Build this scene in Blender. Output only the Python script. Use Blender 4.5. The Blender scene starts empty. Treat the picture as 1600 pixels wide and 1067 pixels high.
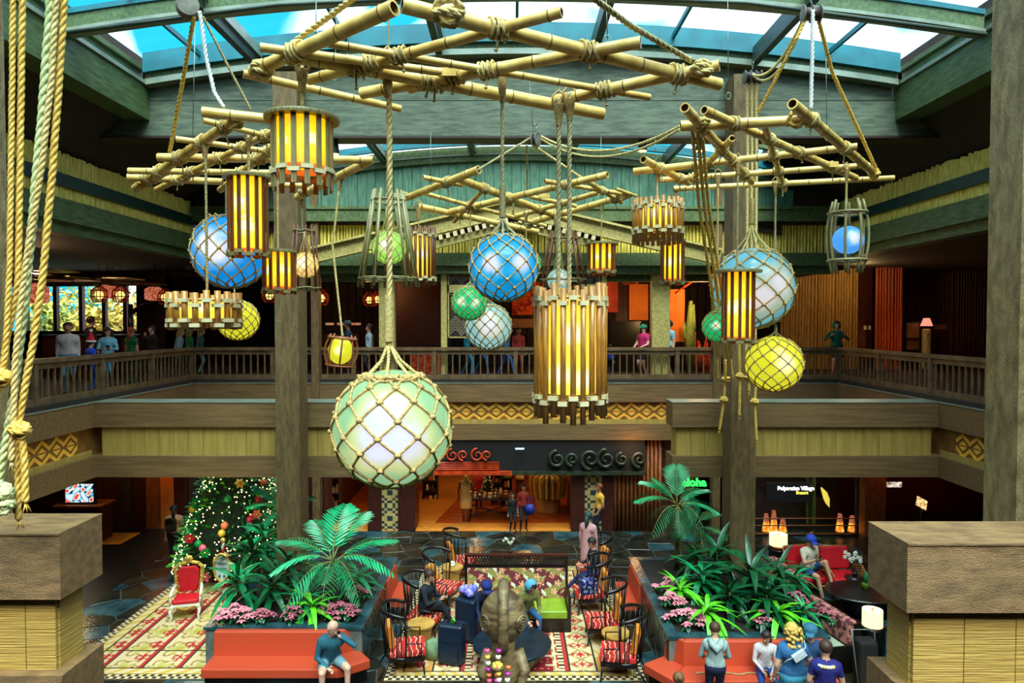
import bpy, bmesh, math, random
import numpy as np
from mathutils import Vector, Matrix, Quaternion
R = math.radians
PI = math.pi
rnd = random.Random(7)
SC = bpy.context.scene
COL = SC.collection

# ---------------------------------------------------------------- camera
CZ = 6.15
FPX = 1067.0
PITCH = math.atan(28.5 / FPX)
cd = bpy.data.cameras.new('camera')
cam = bpy.data.objects.new('camera', cd)
COL.objects.link(cam)
cd.sensor_width = 36.0
cd.lens = 36.0 * FPX / 1600.0
cd.clip_start = 0.05
cd.clip_end = 300
cam.location = (0, 0, CZ)
cam.rotation_euler = (PI / 2 - PITCH, 0, 0)
SC.camera = cam

# ---------------------------------------------------------------- world, sun, exposure
SC.view_settings.view_transform = 'Standard'
SC.view_settings.look = 'None'
SC.view_settings.gamma = 1.0
SC.view_settings.use_curve_mapping = False
SC.view_settings.exposure = 0.12
SC.cycles.use_denoising = True
SC.cycles.max_bounces = 7
SC.cycles.diffuse_bounces = 3
SC.cycles.glossy_bounces = 3
SC.cycles.transparent_max_bounces = 10
SC.cycles.sample_clamp_indirect = 4.0
SC.cycles.caustics_reflective = False
SC.cycles.caustics_refractive = False
W = bpy.data.worlds.new('sky')
SC.world = W
W.use_nodes = True
nt = W.node_tree
nt.nodes.clear()
wo = nt.nodes.new('ShaderNodeOutputWorld')
bg = nt.nodes.new('ShaderNodeBackground')
tc = nt.nodes.new('ShaderNodeTexCoord')
mp = nt.nodes.new('ShaderNodeMapping')
mp.inputs['Rotation'].default_value = (0, 0, 0.6)
mp.inputs['Scale'].default_value = (1.0, 3.2, 1.5)
nz = nt.nodes.new('ShaderNodeTexNoise')
nz.inputs['Scale'].default_value = 3.2
nz.inputs['Detail'].default_value = 2.9
cr = nt.nodes.new('ShaderNodeValToRGB')
cr.color_ramp.elements[0].position = 0.44
cr.color_ramp.elements[0].color = (0.015, 0.27, 0.40, 1)
cr.color_ramp.elements[1].position = 0.50
cr.color_ramp.elements[1].color = (0.80, 0.80, 0.92, 1)
nt.links.new(tc.outputs['Generated'], mp.inputs['Vector'])
nt.links.new(mp.outputs[0], nz.inputs['Vector'])
nt.links.new(nz.outputs[0], cr.inputs[0])
nt.links.new(cr.outputs[0], bg.inputs['Color'])
nt.links.new(bg.outputs[0], wo.inputs['Surface'])
bg.inputs['Strength'].default_value = 2.9

sl = bpy.data.lights.new('sun', 'SUN')
sl.energy = 10.5
sl.angle = R(50)
sl.color = (1.0, 0.97, 0.87)
so = bpy.data.objects.new('sun', sl)
COL.objects.link(so)
so.rotation_euler = (R(28), R(6), 0)      # high, from behind the camera

# ---------------------------------------------------------------- helpers
_cp, _sp = math.cos(PITCH), math.sin(PITCH)


def ray(px, py):
    a = (px - 800) / FPX
    b = (533.5 - py) / FPX
    return Vector((a, _cp + b * _sp, -_sp + b * _cp))


def at(px, py, Y):
    d = ray(px, py)
    return Vector((0, 0, CZ)) + d * (Y / d.y)


def gr(px, py, z=0.0):
    d = ray(px, py)
    return Vector((0, 0, CZ)) + d * ((z - CZ) / d.z)


def zat(py, Y):
    return at(800, py, Y).z


def lin(v):
    v /= 255.0
    return v / 12.92 if v <= 0.04045 else ((v + 0.055) / 1.055) ** 2.4


def rgb(r, g, b):
    return (lin(r), lin(g), lin(b), 1.0)


def tag(o, label=None, cat=None, group=None, kind=None):
    if label: o['label'] = label
    if cat: o['category'] = cat
    if group: o['group'] = group
    if kind: o['kind'] = kind
    return o


def empty(name, loc, label=None, cat=None, group=None, rz=0.0, kind=None):
    o = bpy.data.objects.new(name, None)
    COL.objects.link(o)
    o.location = loc
    o.rotation_euler = (0, 0, rz)
    o.empty_display_size = 0.1
    return tag(o, label, cat, group, kind)


def copy_tree(o, parent=None):
    c = o.copy()
    COL.objects.link(c)
    c.parent = parent
    for ch in list(o.children):
        copy_tree(ch, c)
    return c


class MB:
    """collects shapes and links them as one mesh object"""
    def __init__(s):
        s.v = []; s.f = []; s.m = []; s.mi = 0; s.smooth = False; s.sm = []

    def add(s, vs, fs):
        n = len(s.v)
        s.v.extend([tuple(p) for p in vs])
        for f in fs:
            s.f.append(tuple(i + n for i in f))
            s.m.append(s.mi)
            s.sm.append(s.smooth)

    def box(s, x0, x1, y0, y1, z0, z1, M=None):
        vs = [Vector((x, y, z)) for z in (z0, z1) for y in (y0, y1) for x in (x0, x1)]
        if M: vs = [M @ p for p in vs]
        s.add(vs, [(0, 2, 3, 1), (4, 5, 7, 6), (0, 1, 5, 4), (1, 3, 7, 5), (3, 2, 6, 7), (2, 0, 4, 6)])
        return s

    def cbox(s, c, sx, sy, sz, M=None):
        return s.box(c[0] - sx / 2, c[0] + sx / 2, c[1] - sy / 2, c[1] + sy / 2, c[2] - sz / 2, c[2] + sz / 2, M)

    def bar(s, a, b, w, h, up=(0, 0, 1)):
        """rectangular bar from a to b"""
        a = Vector(a); b = Vector(b)
        d = (b - a).normalized()
        u = Vector(up)
        sd = d.cross(u)
        if sd.length < 1e-4: sd = d.cross(Vector((1, 0, 0)))
        sd.normalize()
        u = sd.cross(d)
        vs = []
        for p in (a, b):
            for i, j in ((-1, -1), (1, -1), (1, 1), (-1, 1)):
                vs.append(p + sd * (i * w / 2) + u * (j * h / 2))
        s.add(vs, [(0, 1, 2, 3), (7, 6, 5, 4), (0, 4, 5, 1), (1, 5, 6, 2), (2, 6, 7, 3), (3, 7, 4, 0)])
        return s

    def tube(s, pts, r, n=6, caps=True, closed=False, flat=1.0):
        pts = [Vector(p) for p in pts]
        k = len(pts)
        rs = r if hasattr(r, '__len__') else [r] * k
        # parallel transport frame
        T = []
        for i in range(k):
            if closed: t = pts[(i + 1) % k] - pts[i - 1]
            elif i == 0: t = pts[1] - pts[0]
            elif i == k - 1: t = pts[-1] - pts[-2]
            else: t = pts[i + 1] - pts[i - 1]
            if t.length < 1e-9: t = Vector((0, 0, 1))
            T.append(t.normalized())
        up = Vector((0, 0, 1)) if abs(T[0].z) < 0.9 else Vector((1, 0, 0))
        u = T[0].cross(up).normalized()
        vs = []
        for i in range(k):
            u = u - T[i] * u.dot(T[i])
            if u.length < 1e-6: u = T[i].orthogonal()
            u.normalize()
            w = T[i].cross(u)
            for j in range(n):
                a = 2 * PI * j / n
                vs.append(pts[i] + (u * math.cos(a) + w * math.sin(a) * flat) * rs[i])
        fs = []
        m = k if closed else k - 1
        for i in range(m):
            for j in range(n):
                a = i * n + j; b = i * n + (j + 1) % n
                c = ((i + 1) % k) * n + (j + 1) % n; d = ((i + 1) % k) * n + j
                fs.append((a, b, c, d))
        if caps and not closed:
            fs.append(tuple(range(n - 1, -1, -1)))
            fs.append(tuple((k - 1) * n + j for j in range(n)))
        old = s.smooth; s.smooth = True
        s.add(vs, fs)
        s.smooth = old
        return s

    def lathe(s, prof, c=(0, 0, 0), n=24, M=None, smooth=True, arc=None, sx=1.0, sy=1.0):
        vs = []; fs = []
        k = len(prof)
        for i in range(n):
            a = 2 * PI * i / n
            for (r, z) in prof:
                p = Vector((r * math.cos(a) * sx, r * math.sin(a) * sy, z))
                if M: p = M @ p
                vs.append(p + Vector(c))
        for i in range(n):
            for j in range(k - 1):
                a = i * k + j; b = ((i + 1) % n) * k + j
                fs.append((a, b, b + 1, a + 1))
        old = s.smooth; s.smooth = smooth
        s.add(vs, fs)
        s.smooth = old
        return s

    def cyl(s, c, r, z0, z1, n=24, r2=None, smooth=True):
        r2 = r if r2 is None else r2
        return s.lathe([(0, z0), (r, z0), (r, z0), (r2, z1), (r2, z1), (0, z1)], c, n, smooth=False)

    def ball(s, c, r, n=12, m=8, sc=(1, 1, 1), M=None):
        prof = []
        vs = []; fs = []
        c = Vector(c)
        for i in range(m + 1):
            t = PI * i / m
            for j in range(n):
                a = 2 * PI * j / n
                p = Vector((math.sin(t) * math.cos(a) * r * sc[0], math.sin(t) * math.sin(a) * r * sc[1], math.cos(t) * r * sc[2]))
                if M: p = M @ p
                vs.append(p + c)
        for i in range(m):
            for j in range(n):
                a = i * n + j; b = i * n + (j + 1) % n
                fs.append((a, a + n, b + n, b))
        old = s.smooth; s.smooth = True
        s.add(vs, fs)
        s.smooth = old
        return s

    def ico(s, c, r):
        c = Vector(c)
        vs = [c + Vector(p) * r for p in ((1, 0, 0), (-1, 0, 0), (0, 1, 0), (0, -1, 0), (0, 0, 1), (0, 0, -1))]
        old = s.smooth; s.smooth = True
        s.add(vs, [(0, 2, 4), (2, 1, 4), (1, 3, 4), (3, 0, 4), (2, 0, 5), (1, 2, 5), (3, 1, 5), (0, 3, 5)])
        s.smooth = old
        return s

    def poly_prism(s, pts, n, d):
        """polygon pts (Vectors, planar) extruded along vector n*d"""
        k = len(pts)
        off = Vector(n) * d
        vs = list(pts) + [p + off for p in pts]
        fs = [tuple(range(k - 1, -1, -1)), tuple(range(k, 2 * k))]
        for i in range(k):
            j = (i + 1) % k
            fs.append((i, j, j + k, i + k))
        s.add(vs, fs)
        return s

    def mesh(s, name, mats, origin=None):
        me = bpy.data.meshes.new(name)
        v = s.v
        if origin is not None:
            o = Vector(origin)
            v = [(p[0] - o.x, p[1] - o.y, p[2] - o.z) for p in v]
        me.from_pydata(v, [], s.f)
        if not isinstance(mats, (list, tuple)): mats = [mats]
        for m in mats: me.materials.append(m)
        me.polygons.foreach_set('material_index', s.m)
        me.polygons.foreach_set('use_smooth', s.sm)
        me.update()
        return me

    def build(s, name, mats, parent=None, label=None, cat=None, group=None, kind=None, world=False, loc=None, org=None):
        """world=True: coordinates were given in world space, parent only translated"""
        if parent is not None and world:
            org = parent_world(parent)
            me = s.mesh(name, mats, org)
        elif org is not None:
            me = s.mesh(name, mats, org); loc = org
        else:
            me = s.mesh(name, mats)
        o = bpy.data.objects.new(name, me)
        COL.objects.link(o)
        o.parent = parent
        if parent is None and loc is not None: o.location = loc
        return tag(o, label, cat, group, kind)


def parent_world(p):
    v = Vector(p.location)
    while p.parent:
        p = p.parent
        v = v + Vector(p.location)
    return v


def inst(name, me, parent=None, loc=(0, 0, 0), rot=(0, 0, 0), scale=(1, 1, 1), **k):
    o = bpy.data.objects.new(name, me)
    COL.objects.link(o)
    o.parent = parent
    o.location = loc
    if isinstance(rot, Quaternion):
        o.rotation_mode = 'QUATERNION'; o.rotation_quaternion = rot
    else:
        o.rotation_euler = rot
    o.scale = scale
    return tag(o, **k)


# ---------------------------------------------------------------- materials
def mk(name):
    m = bpy.data.materials.new(name)
    m.use_nodes = True
    nt = m.node_tree
    bs = nt.nodes['Principled BSDF']
    return m, nt, bs


def mat(name, c1, c2=None, scale=4.0, rough=0.6, bump=0.0, stretch=(1, 1, 1), metal=0.0, detail=4.0, coat=0.0,
        lo=0.35, hi=0.65, bscale=None, spec=0.5, rot=(0, 0, 0), alpha=None):
    m, nt, bs = mk(name)
    bs.inputs['Roughness'].default_value = rough
    bs.inputs['Metallic'].default_value = metal
    bs.inputs['Specular IOR Level'].default_value = spec
    bs.inputs['Coat Weight'].default_value = coat
    if c2 is None and not bump:
        bs.inputs['Base Color'].default_value = c1
        return m
    tc = nt.nodes.new('ShaderNodeTexCoord')
    mp = nt.nodes.new('ShaderNodeMapping')
    mp.inputs['Scale'].default_value = stretch
    mp.inputs['Rotation'].default_value = rot
    nt.links.new(tc.outputs['Object'], mp.inputs['Vector'])
    nz = nt.nodes.new('ShaderNodeTexNoise')
    nz.inputs['Scale'].default_value = scale
    nz.inputs['Detail'].default_value = detail
    nt.links.new(mp.outputs[0], nz.inputs['Vector'])
    if c2 is None: c2 = c1
    cr = nt.nodes.new('ShaderNodeValToRGB')
    cr.color_ramp.elements[0].position = lo
    cr.color_ramp.elements[0].color = c1
    cr.color_ramp.elements[1].position = hi
    cr.color_ramp.elements[1].color = c2
    nt.links.new(nz.outputs[0], cr.inputs[0])
    nt.links.new(cr.outputs[0], bs.inputs['Base Color'])
    if bump:
        src = nz
        if bscale:
            src = nt.nodes.new('ShaderNodeTexNoise')
            src.inputs['Scale'].default_value = bscale
            src.inputs['Detail'].default_value = 3
            nt.links.new(mp.outputs[0], src.inputs['Vector'])
        b = nt.nodes.new('ShaderNodeBump')
        b.inputs['Strength'].default_value = bump
        b.inputs['Distance'].default_value = 0.02
        nt.links.new(src.outputs[0], b.inputs['Height'])
        nt.links.new(b.outputs[0], bs.inputs['Normal'])
    return m


def emis(name, c, st=1.0, c2=None, scale=6.0, lo=0.4, hi=0.6):
    m, nt, bs = mk(name)
    bs.inputs['Base Color'].default_value = (c[0] * .5, c[1] * .5, c[2] * .5, 1)
    bs.inputs['Roughness'].default_value = 0.4
    bs.inputs['Emission Strength'].default_value = st
    bs.inputs['Emission Color'].default_value = c
    if c2:
        tc = nt.nodes.new('ShaderNodeTexCoord')
        nz = nt.nodes.new('ShaderNodeTexNoise')
        nz.inputs['Scale'].default_value = scale
        nt.links.new(tc.outputs['Object'], nz.inputs['Vector'])
        cr = nt.nodes.new('ShaderNodeValToRGB')
        cr.color_ramp.elements[0].position = lo; cr.color_ramp.elements[0].color = c
        cr.color_ramp.elements[1].position = hi; cr.color_ramp.elements[1].color = c2
        nt.links.new(nz.outputs[0], cr.inputs[0])
        nt.links.new(cr.outputs[0], bs.inputs['Emission Color'])
    return m


def attr_mat(name, rough=0.8, emit=0.0, bump=0.0):
    """colour painted per face by the script (textile patterns, tiles)"""
    m, nt, bs = mk(name)
    a = nt.nodes.new('ShaderNodeAttribute')
    a.attribute_name = 'col'
    bs.inputs['Roughness'].default_value = rough
    nt.links.new(a.outputs['Color'], bs.inputs['Base Color'])
    if emit:
        nt.links.new(a.outputs['Color'], bs.inputs['Emission Color'])
        bs.inputs['Emission Strength'].default_value = emit
    if bump:
        tc = nt.nodes.new('ShaderNodeTexCoord')
        nz = nt.nodes.new('ShaderNodeTexNoise')
        nz.inputs['Scale'].default_value = 60
        nt.links.new(tc.outputs['Object'], nz.inputs['Vector'])
        b = nt.nodes.new('ShaderNodeBump')
        b.inputs['Strength'].default_value = bump
        b.inputs['Distance'].default_value = 0.01
        nt.links.new(nz.outputs[0], b.inputs['Height'])
        nt.links.new(b.outputs[0], bs.inputs['Normal'])
    return m


def paint_grid(name, w, h, nx, ny, fn, m, parent=None, loc=(0, 0, 0), rot=(0, 0, 0), thick=0.0, **k):
    """grid in the XY plane, each face coloured by fn(u,v in metres) -> rgba"""
    xs = np.linspace(0, w, nx + 1); ys = np.linspace(0, h, ny + 1)
    vs = [(x, y, thick) for y in ys for x in xs]
    fs = []
    cols = []
    for j in range(ny):
        for i in range(nx):
            a = j * (nx + 1) + i
            fs.append((a, a + 1, a + nx + 2, a + nx + 1))
            cols.append(fn((xs[i] + xs[i + 1]) / 2, (ys[j] + ys[j + 1]) / 2))
    nf = len(fs)
    if thick:
        b = len(vs)
        vs += [(0, 0, 0), (w, 0, 0), (w, h, 0), (0, h, 0), (0, 0, thick), (w, 0, thick), (w, h, thick), (0, h, thick)]
        for q in ((0, 1, 5, 4), (1, 2, 6, 5), (2, 3, 7, 6), (3, 0, 4, 7), (3, 2, 1, 0)):
            fs.append(tuple(b + i for i in q)); cols.append(cols[0])
    me = bpy.data.meshes.new(name)
    me.from_pydata(vs, [], fs)
    me.materials.append(m)
    ca = me.color_attributes.new('col', 'FLOAT_COLOR', 'CORNER')
    arr = []
    for f, c in zip(fs, cols):
        arr.extend(list(c) * len(f))
    ca.data.foreach_set('color', arr)
    me.update()
    return inst(name, me, parent, loc, rot, **k)


M = {}
# browns of the timber, seen under teal daylight
M['beam'] = mat('stained_timber', rgb(98, 74, 42), rgb(122, 94, 56), 2, 0.65, 0.2, (.6, 7, 9), bscale=14)
M['beam_dark'] = mat('dark_timber', rgb(58, 44, 30), rgb(88, 68, 44), 3, 0.65, 0.25, (1, 6, 6), bscale=12)
M['cast_cap'] = mat('rough_sawn_cap', rgb(104, 80, 46), rgb(140, 110, 68), 4, 0.5, 0.8, (1.2, 3, 4), bscale=48)
M['panel'] = mat('olive_board', rgb(156, 130, 60), rgb(176, 148, 74), 2, 0.6, 0.2, (7, 7, .8), bscale=8)
M['panel_rib'] = mat('combed_board', rgb(166, 136, 62), rgb(190, 160, 80), 2, 0.6, 0.9, (1, 1, 40), bscale=2.6)
M['column'] = mat('rough_sawn_column', rgb(92, 72, 42), rgb(122, 98, 60), 3, 0.6, 0.9, (5, 5, 1.2), bscale=26)
M['column_near'] = mat('rough_plaster_column', rgb(116, 98, 64), rgb(160, 140, 96), 2, 0.5, 0.8, (4, 4, 1.6), bscale=14)
M['teal_board'] = mat('green_painted_board', rgb(54, 98, 78), rgb(82, 128, 104), 3, 0.6, 0.2, (5, 5, 1))
M['green_beam'] = mat('green_grey_beam', rgb(60, 80, 44), rgb(88, 110, 66), 3, 0.6, 0.25, (5, 1, 5))
M['green_dark'] = mat('dark_green_rail', rgb(10, 38, 34), rgb(16, 52, 46), 3, 0.4)
M['gable'] = mat('olive_gable_timber', rgb(160, 150, 80), rgb(196, 184, 112), 3, 0.6, 0.25, (5, 1, 5))
M['steel'] = mat('painted_steel', rgb(52, 64, 56), rgb(70, 84, 74), 2, 0.45, 0.0)
M['cyan_steel'] = mat('cyan_skylight_frame', rgb(10, 92, 104), rgb(14, 112, 124), 2, 0.45)
M['alum'] = mat('pale_aluminium', rgb(150, 160, 142), rgb(120, 130, 116), 2, 0.35, metal=0.3)
M['black'] = mat('blackened_void', rgb(10, 8, 7), rgb(14, 11, 9), 2, 0.8)
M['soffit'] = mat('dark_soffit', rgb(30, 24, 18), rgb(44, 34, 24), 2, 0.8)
M['redwood'] = mat('dark_red_wood', rgb(46, 16, 8), rgb(76, 26, 12), 4, 0.45, 0.2, (6, 6, 1))
M['redslat'] = mat('warm_slat', rgb(120, 62, 26), rgb(160, 92, 40), 4, 0.5, 0.2, (6, 6, 1))
M['orangewall'] = mat('orange_wall', rgb(214, 110, 24), rgb(230, 128, 34), 2, 0.7)
M['rail'] = mat('brown_railing', rgb(82, 64, 42), rgb(112, 90, 60), 4, 0.5, 0.15, (1, 1, 1))
M['bamboo_raw'] = mat('split_bamboo', rgb(206, 188, 66), rgb(252, 234, 120), 6, 0.45, 0.2, (3, 3, 0.6))
M['bamboo'] = mat('cured_bamboo', rgb(204, 160, 74), rgb(238, 204, 116), 5, 0.32, 0.1, (1, 1, 1), coat=0.2)
M['bamboo_node'] = mat('bamboo_joint', rgb(70, 52, 22), rgb(104, 80, 36), 5, 0.5)
M['bamboo_in'] = mat('bamboo_inside', rgb(90, 60, 26), rgb(150, 110, 56), 5, 0.7)
M['stave'] = mat('toasted_bamboo', rgb(136, 84, 30), rgb(190, 134, 54), 5, 0.35, 0.2, (8, 8, 0.8), coat=0.2)
M['stave_dark'] = mat('dark_bamboo', rgb(84, 42, 18), rgb(124, 70, 30), 5, 0.4, 0.2, (8, 8, 0.8))
M['stave_grey'] = mat('grey_bamboo', rgb(112, 104, 62), rgb(150, 140, 92), 5, 0.4, 0.2, (8, 8, 0.8))
M['clip'] = mat('pale_binding', rgb(186, 172, 122), rgb(214, 202, 156), 6, 0.6)
M['rope'] = mat('manila_rope', rgb(188, 162, 92), rgb(226, 204, 138), 30, 0.8, 0.3, bscale=60)
M['rope_gold'] = mat('golden_rope', rgb(200, 158, 60), rgb(232, 196, 100), 30, 0.8, 0.3, bscale=60)
M['rope_grey'] = mat('weathered_rope', rgb(140, 128, 84), rgb(180, 168, 120), 30, 0.8, 0.3, bscale=60)
M['rope_pale'] = mat('pale_sage_rope', rgb(176, 190, 130), rgb(208, 218, 160), 30, 0.8, 0.3, bscale=60)
M['rope_white'] = mat('white_rope', rgb(196, 200, 196), rgb(226, 228, 226), 30, 0.8)
M['cord'] = mat('net_cord', rgb(150, 122, 68), rgb(196, 166, 104), 30, 0.8)
M['wire'] = mat('thin_wire', rgb(120, 130, 120), None, rough=0.4, metal=0.6)
M['pulley'] = mat('pulley_wood', rgb(92, 92, 82), rgb(130, 128, 112), 8, 0.5)
M['slate'] = mat('slate_flag', rgb(16, 20, 20), rgb(44, 46, 36), 2.2, 0.22, 0.25, bscale=9)
M['slate_b'] = mat('brown_slate_flag', rgb(32, 25, 15), rgb(58, 50, 32), 2.2, 0.25, 0.25, bscale=9)
M['slate_c'] = mat('blue_slate_flag', rgb(20, 50, 58), rgb(52, 88, 94), 2.2, 0.22, 0.25, bscale=9)
M['grout'] = mat('dark_grout', rgb(14, 14, 12), rgb(30, 30, 26), 5, 0.35)
M['woodfloor'] = mat('orange_wood_floor', rgb(120, 40, 10), rgb(200, 88, 26), 3, 0.28, 0.1, (0.8, 6, 1))
M['woodfloor2'] = mat('golden_wood_floor', rgb(196, 116, 36), rgb(226, 150, 62), 3, 0.3, 0.1, (0.8, 6, 1))
M['vinyl'] = mat('coral_vinyl', rgb(176, 60, 34), rgb(196, 76, 44), 40, 0.45, 0.15, (8, 8, 1))
M['blackwood'] = mat('black_lacquer', rgb(16, 13, 12), rgb(26, 21, 19), 4, 0.3)
M['tan'] = mat('tan_drum', rgb(176, 128, 56), rgb(206, 158, 80), 5, 0.4)
M['lime'] = mat('lime_vinyl', rgb(120, 150, 30), rgb(140, 168, 44), 4, 0.3)
M['orange_cush'] = mat('orange_cushion', rgb(222, 130, 30), rgb(236, 150, 50), 14, 0.7)
M['mint'] = mat('mint_seat', rgb(150, 168, 138), rgb(176, 190, 160), 20, 0.7)
M['red_cush'] = mat('crimson_cushion', rgb(190, 8, 24), rgb(210, 14, 34), 10, 0.6)
M['white'] = mat('white_enamel', rgb(232, 232, 214), None, rough=0.35)
M['gold'] = mat('gold_leaf', rgb(190, 146, 44), rgb(232, 200, 104), 16, 0.3, 0.5, metal=0.4)
M['shade'] = emis('lamp_shade_glow', (1.0, 0.86, 0.42, 1), 1.3)
M['glow_orange'] = emis('orange_lamp_glow', (1.0, 0.35, 0.05, 1), 2.0)
M['glow_warm'] = emis('warm_bulb', (1.0, 0.72, 0.25, 1), 3.0)
M['leaf'] = mat('palm_leaf', rgb(6, 104, 56), rgb(16, 160, 96), 5, 0.35, coat=0.2)
M['leaf_hi'] = mat('bright_palm_leaf', rgb(14, 140, 84), rgb(40, 196, 130), 5, 0.35, coat=0.2)
M['leaf_dk'] = mat('dark_leaf', rgb(4, 60, 30), rgb(10, 96, 48), 5, 0.35, coat=0.2)
M['leaf_lime'] = mat('lime_leaf', rgb(60, 170, 20), rgb(110, 214, 40), 5, 0.4)
M['pink'] = mat('pink_bract', rgb(206, 110, 130), rgb(240, 164, 170), 12, 0.6)
M['stem'] = mat('plant_stem', rgb(90, 96, 40), rgb(130, 130, 64), 12, 0.6)
M['soil'] = mat('soil', rgb(20, 14, 8), rgb(34, 26, 16), 12, 0.9)
M['statue'] = mat('carved_wood', rgb(72, 58, 36), rgb(138, 120, 82), 3, 0.45, 0.5, (1, 1, 4), bscale=9)
M['luggage'] = mat('navy_luggage', rgb(8, 24, 44), rgb(12, 36, 60), 6, 0.4)
M['frame_dark'] = mat('dark_frame', rgb(40, 26, 24), rgb(58, 40, 34), 4, 0.5)


def glass_mat(name, tint, rough=0.02, gl=0.12):
    m = bpy.data.materials.new(name)
    m.use_nodes = True
    nt = m.node_tree
    nt.nodes.clear()
    o = nt.nodes.new('ShaderNodeOutputMaterial')
    mx = nt.nodes.new('ShaderNodeMixShader')
    t = nt.nodes.new('ShaderNodeBsdfTransparent')
    g = nt.nodes.new('ShaderNodeBsdfGlossy')
    t.inputs['Color'].default_value = tint
    g.inputs['Roughness'].default_value = rough
    mx.inputs[0].default_value = gl
    nt.links.new(t.outputs[0], mx.inputs[1])
    nt.links.new(g.outputs[0], mx.inputs[2])
    nt.links.new(mx.outputs[0], o.inputs['Surface'])
    return m


M['skyglass'] = glass_mat('skylight_glass', (0.84, 0.97, 1.0, 1), gl=0.03)
M['glass'] = glass_mat('window_glass', (0.95, 1.0, 0.97, 1), gl=0.06)


def area(name, loc, sx, sy, e, c, rot=(0, 0, 0)):
    l = bpy.data.lights.new(name, 'AREA')
    l.shape = 'RECTANGLE'; l.size = sx; l.size_y = sy
    l.energy = e; l.color = c
    o = bpy.data.objects.new(name, l)
    COL.objects.link(o)
    o.location = loc; o.rotation_euler = rot
    return o


def point(name, loc, e, c=(1, 0.55, 0.2), r=0.1):
    l = bpy.data.lights.new(name, 'POINT')
    l.energy = e; l.color = c; l.shadow_soft_size = r
    o = bpy.data.objects.new(name, l)
    COL.objects.link(o)
    o.location = loc
    return o
# ================================================================ building shell
XL, XR, YF = -9.2, 9.4, 19.8
ZT, ZC, ZP, ZB = 4.40, 3.86, 3.22, 2.75
GF = 4.52
YG0, YG1 = 15.0, 15.65
XC = 0.2


def struct(b, name, m, **k):
    return b.build(name, m, kind='structure', **k)


def sbox(name, m, x0, x1, y0, y1, z0, z1, parent=None, loc=None):
    b = MB().box(x0, x1, y0, y1, z0, z1)
    return b.build(name, m, parent, world=parent is not None, kind=None if parent else 'structure')


def clip(poly, p, n):
    out = []
    k = len(poly)
    for i in range(k):
        a = poly[i]; b = poly[(i + 1) % k]
        da = (a[0] - p[0]) * n[0] + (a[1] - p[1]) * n[1]
        db = (b[0] - p[0]) * n[0] + (b[1] - p[1]) * n[1]
        if da <= 0: out.append(a)
        if (da < 0 < db) or (db < 0 < da):
            t = da / (da - db)
            out.append((a[0] + (b[0] - a[0]) * t, a[1] + (b[1] - a[1]) * t))
    return out


def voronoi(x0, x1, y0, y1, s, gap, seed=1):
    r = random.Random(seed)
    nx = int((x1 - x0) / s) + 3; ny = int((y1 - y0) / s) + 3
    P = {}
    for i in range(-1, nx):
        for j in range(-1, ny):
            P[i, j] = (x0 + (i + 0.5 + r.uniform(-.42, .42) + 0.25 * (j % 2)) * s, y0 + (j + 0.5 + r.uniform(-.42, .42)) * s)
    out = []
    for (i, j), c in P.items():
        poly = [(x0, y0), (x1, y0), (x1, y1), (x0, y1)]
        for di in range(-2, 3):
            for dj in range(-2, 3):
                if (di or dj) and (i + di, j + dj) in P:
                    q = P[i + di, j + dj]
                    n = (q[0] - c[0], q[1] - c[1])
                    L = math.hypot(*n) or 1
                    n = (n[0] / L, n[1] / L)
                    m = ((q[0] + c[0]) / 2 - n[0] * gap, (q[1] + c[1]) / 2 - n[1] * gap)
                    poly = clip(poly, m, n)
                    if len(poly) < 3: break
            if len(poly) < 3: break
        if len(poly) >= 3: out.append(poly)
    return out


def stone_field(parent, cells, tf, n, mats, name, h=0.02, limit=300, key=None):
    """each stone a low prism on the plane given by tf(u,v) and normal n"""
    if key: cells.sort(key=key)
    r = random.Random(3)
    rest = MB()
    for i, c in enumerate(cells):
        pts = [tf(*p) for p in c]
        hh = h * r.uniform(0.7, 1.15)
        b = MB() if i < limit else rest
        b.mi = 0 if i < limit else r.randrange(len(mats))
        # bevelled top
        cen = sum(pts, Vector()) / len(pts)
        k = len(pts)
        N = Vector(n)
        top = [p + (cen - p).normalized() * 0.012 + N * hh for p in pts]
        mid = [p + N * hh * .6 for p in pts]
        vs = list(pts) + mid + top
        fs = [tuple(2 * k + q for q in range(k))]
        for q in range(k):
            w = (q + 1) % k
            fs.append((q, w, w + k, q + k)); fs.append((q + k, w + k, w + 2 * k, q + 2 * k))
        b.add(vs, fs)
        if i < limit:
            b.build(name, mats[r.randrange(len(mats))], parent, world=True)
    if rest.v:
        rest.build(name + '_field', mats, parent, world=True, kind='stuff')


# ---- ground floor
fl = sbox('floor', M['grout'], -26, 26, -4, 34, -0.3, 0.0)
MB().box(-9.2, 9.4, 9.5, 20.0, 0.0, 0.006).build('mortar_bed', mat('mortar', rgb(48, 54, 50), rgb(78, 82, 74), 6, .6), fl, world=True)
cells = voronoi(-9.2, 9.4, 9.5, 20.0, 0.62, 0.012, 5)
stone_field(fl, cells, lambda u, v: Vector((u, v, 0.0)), (0, 0, 1), [M['slate'], M['slate'], M['slate_b'], M['slate_c']],
            'paving_stone', 0.018, 290, key=lambda c: sum(p[1] for p in c) / len(c) + 0.25 * abs(sum(p[0] for p in c) / len(c)))

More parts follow.
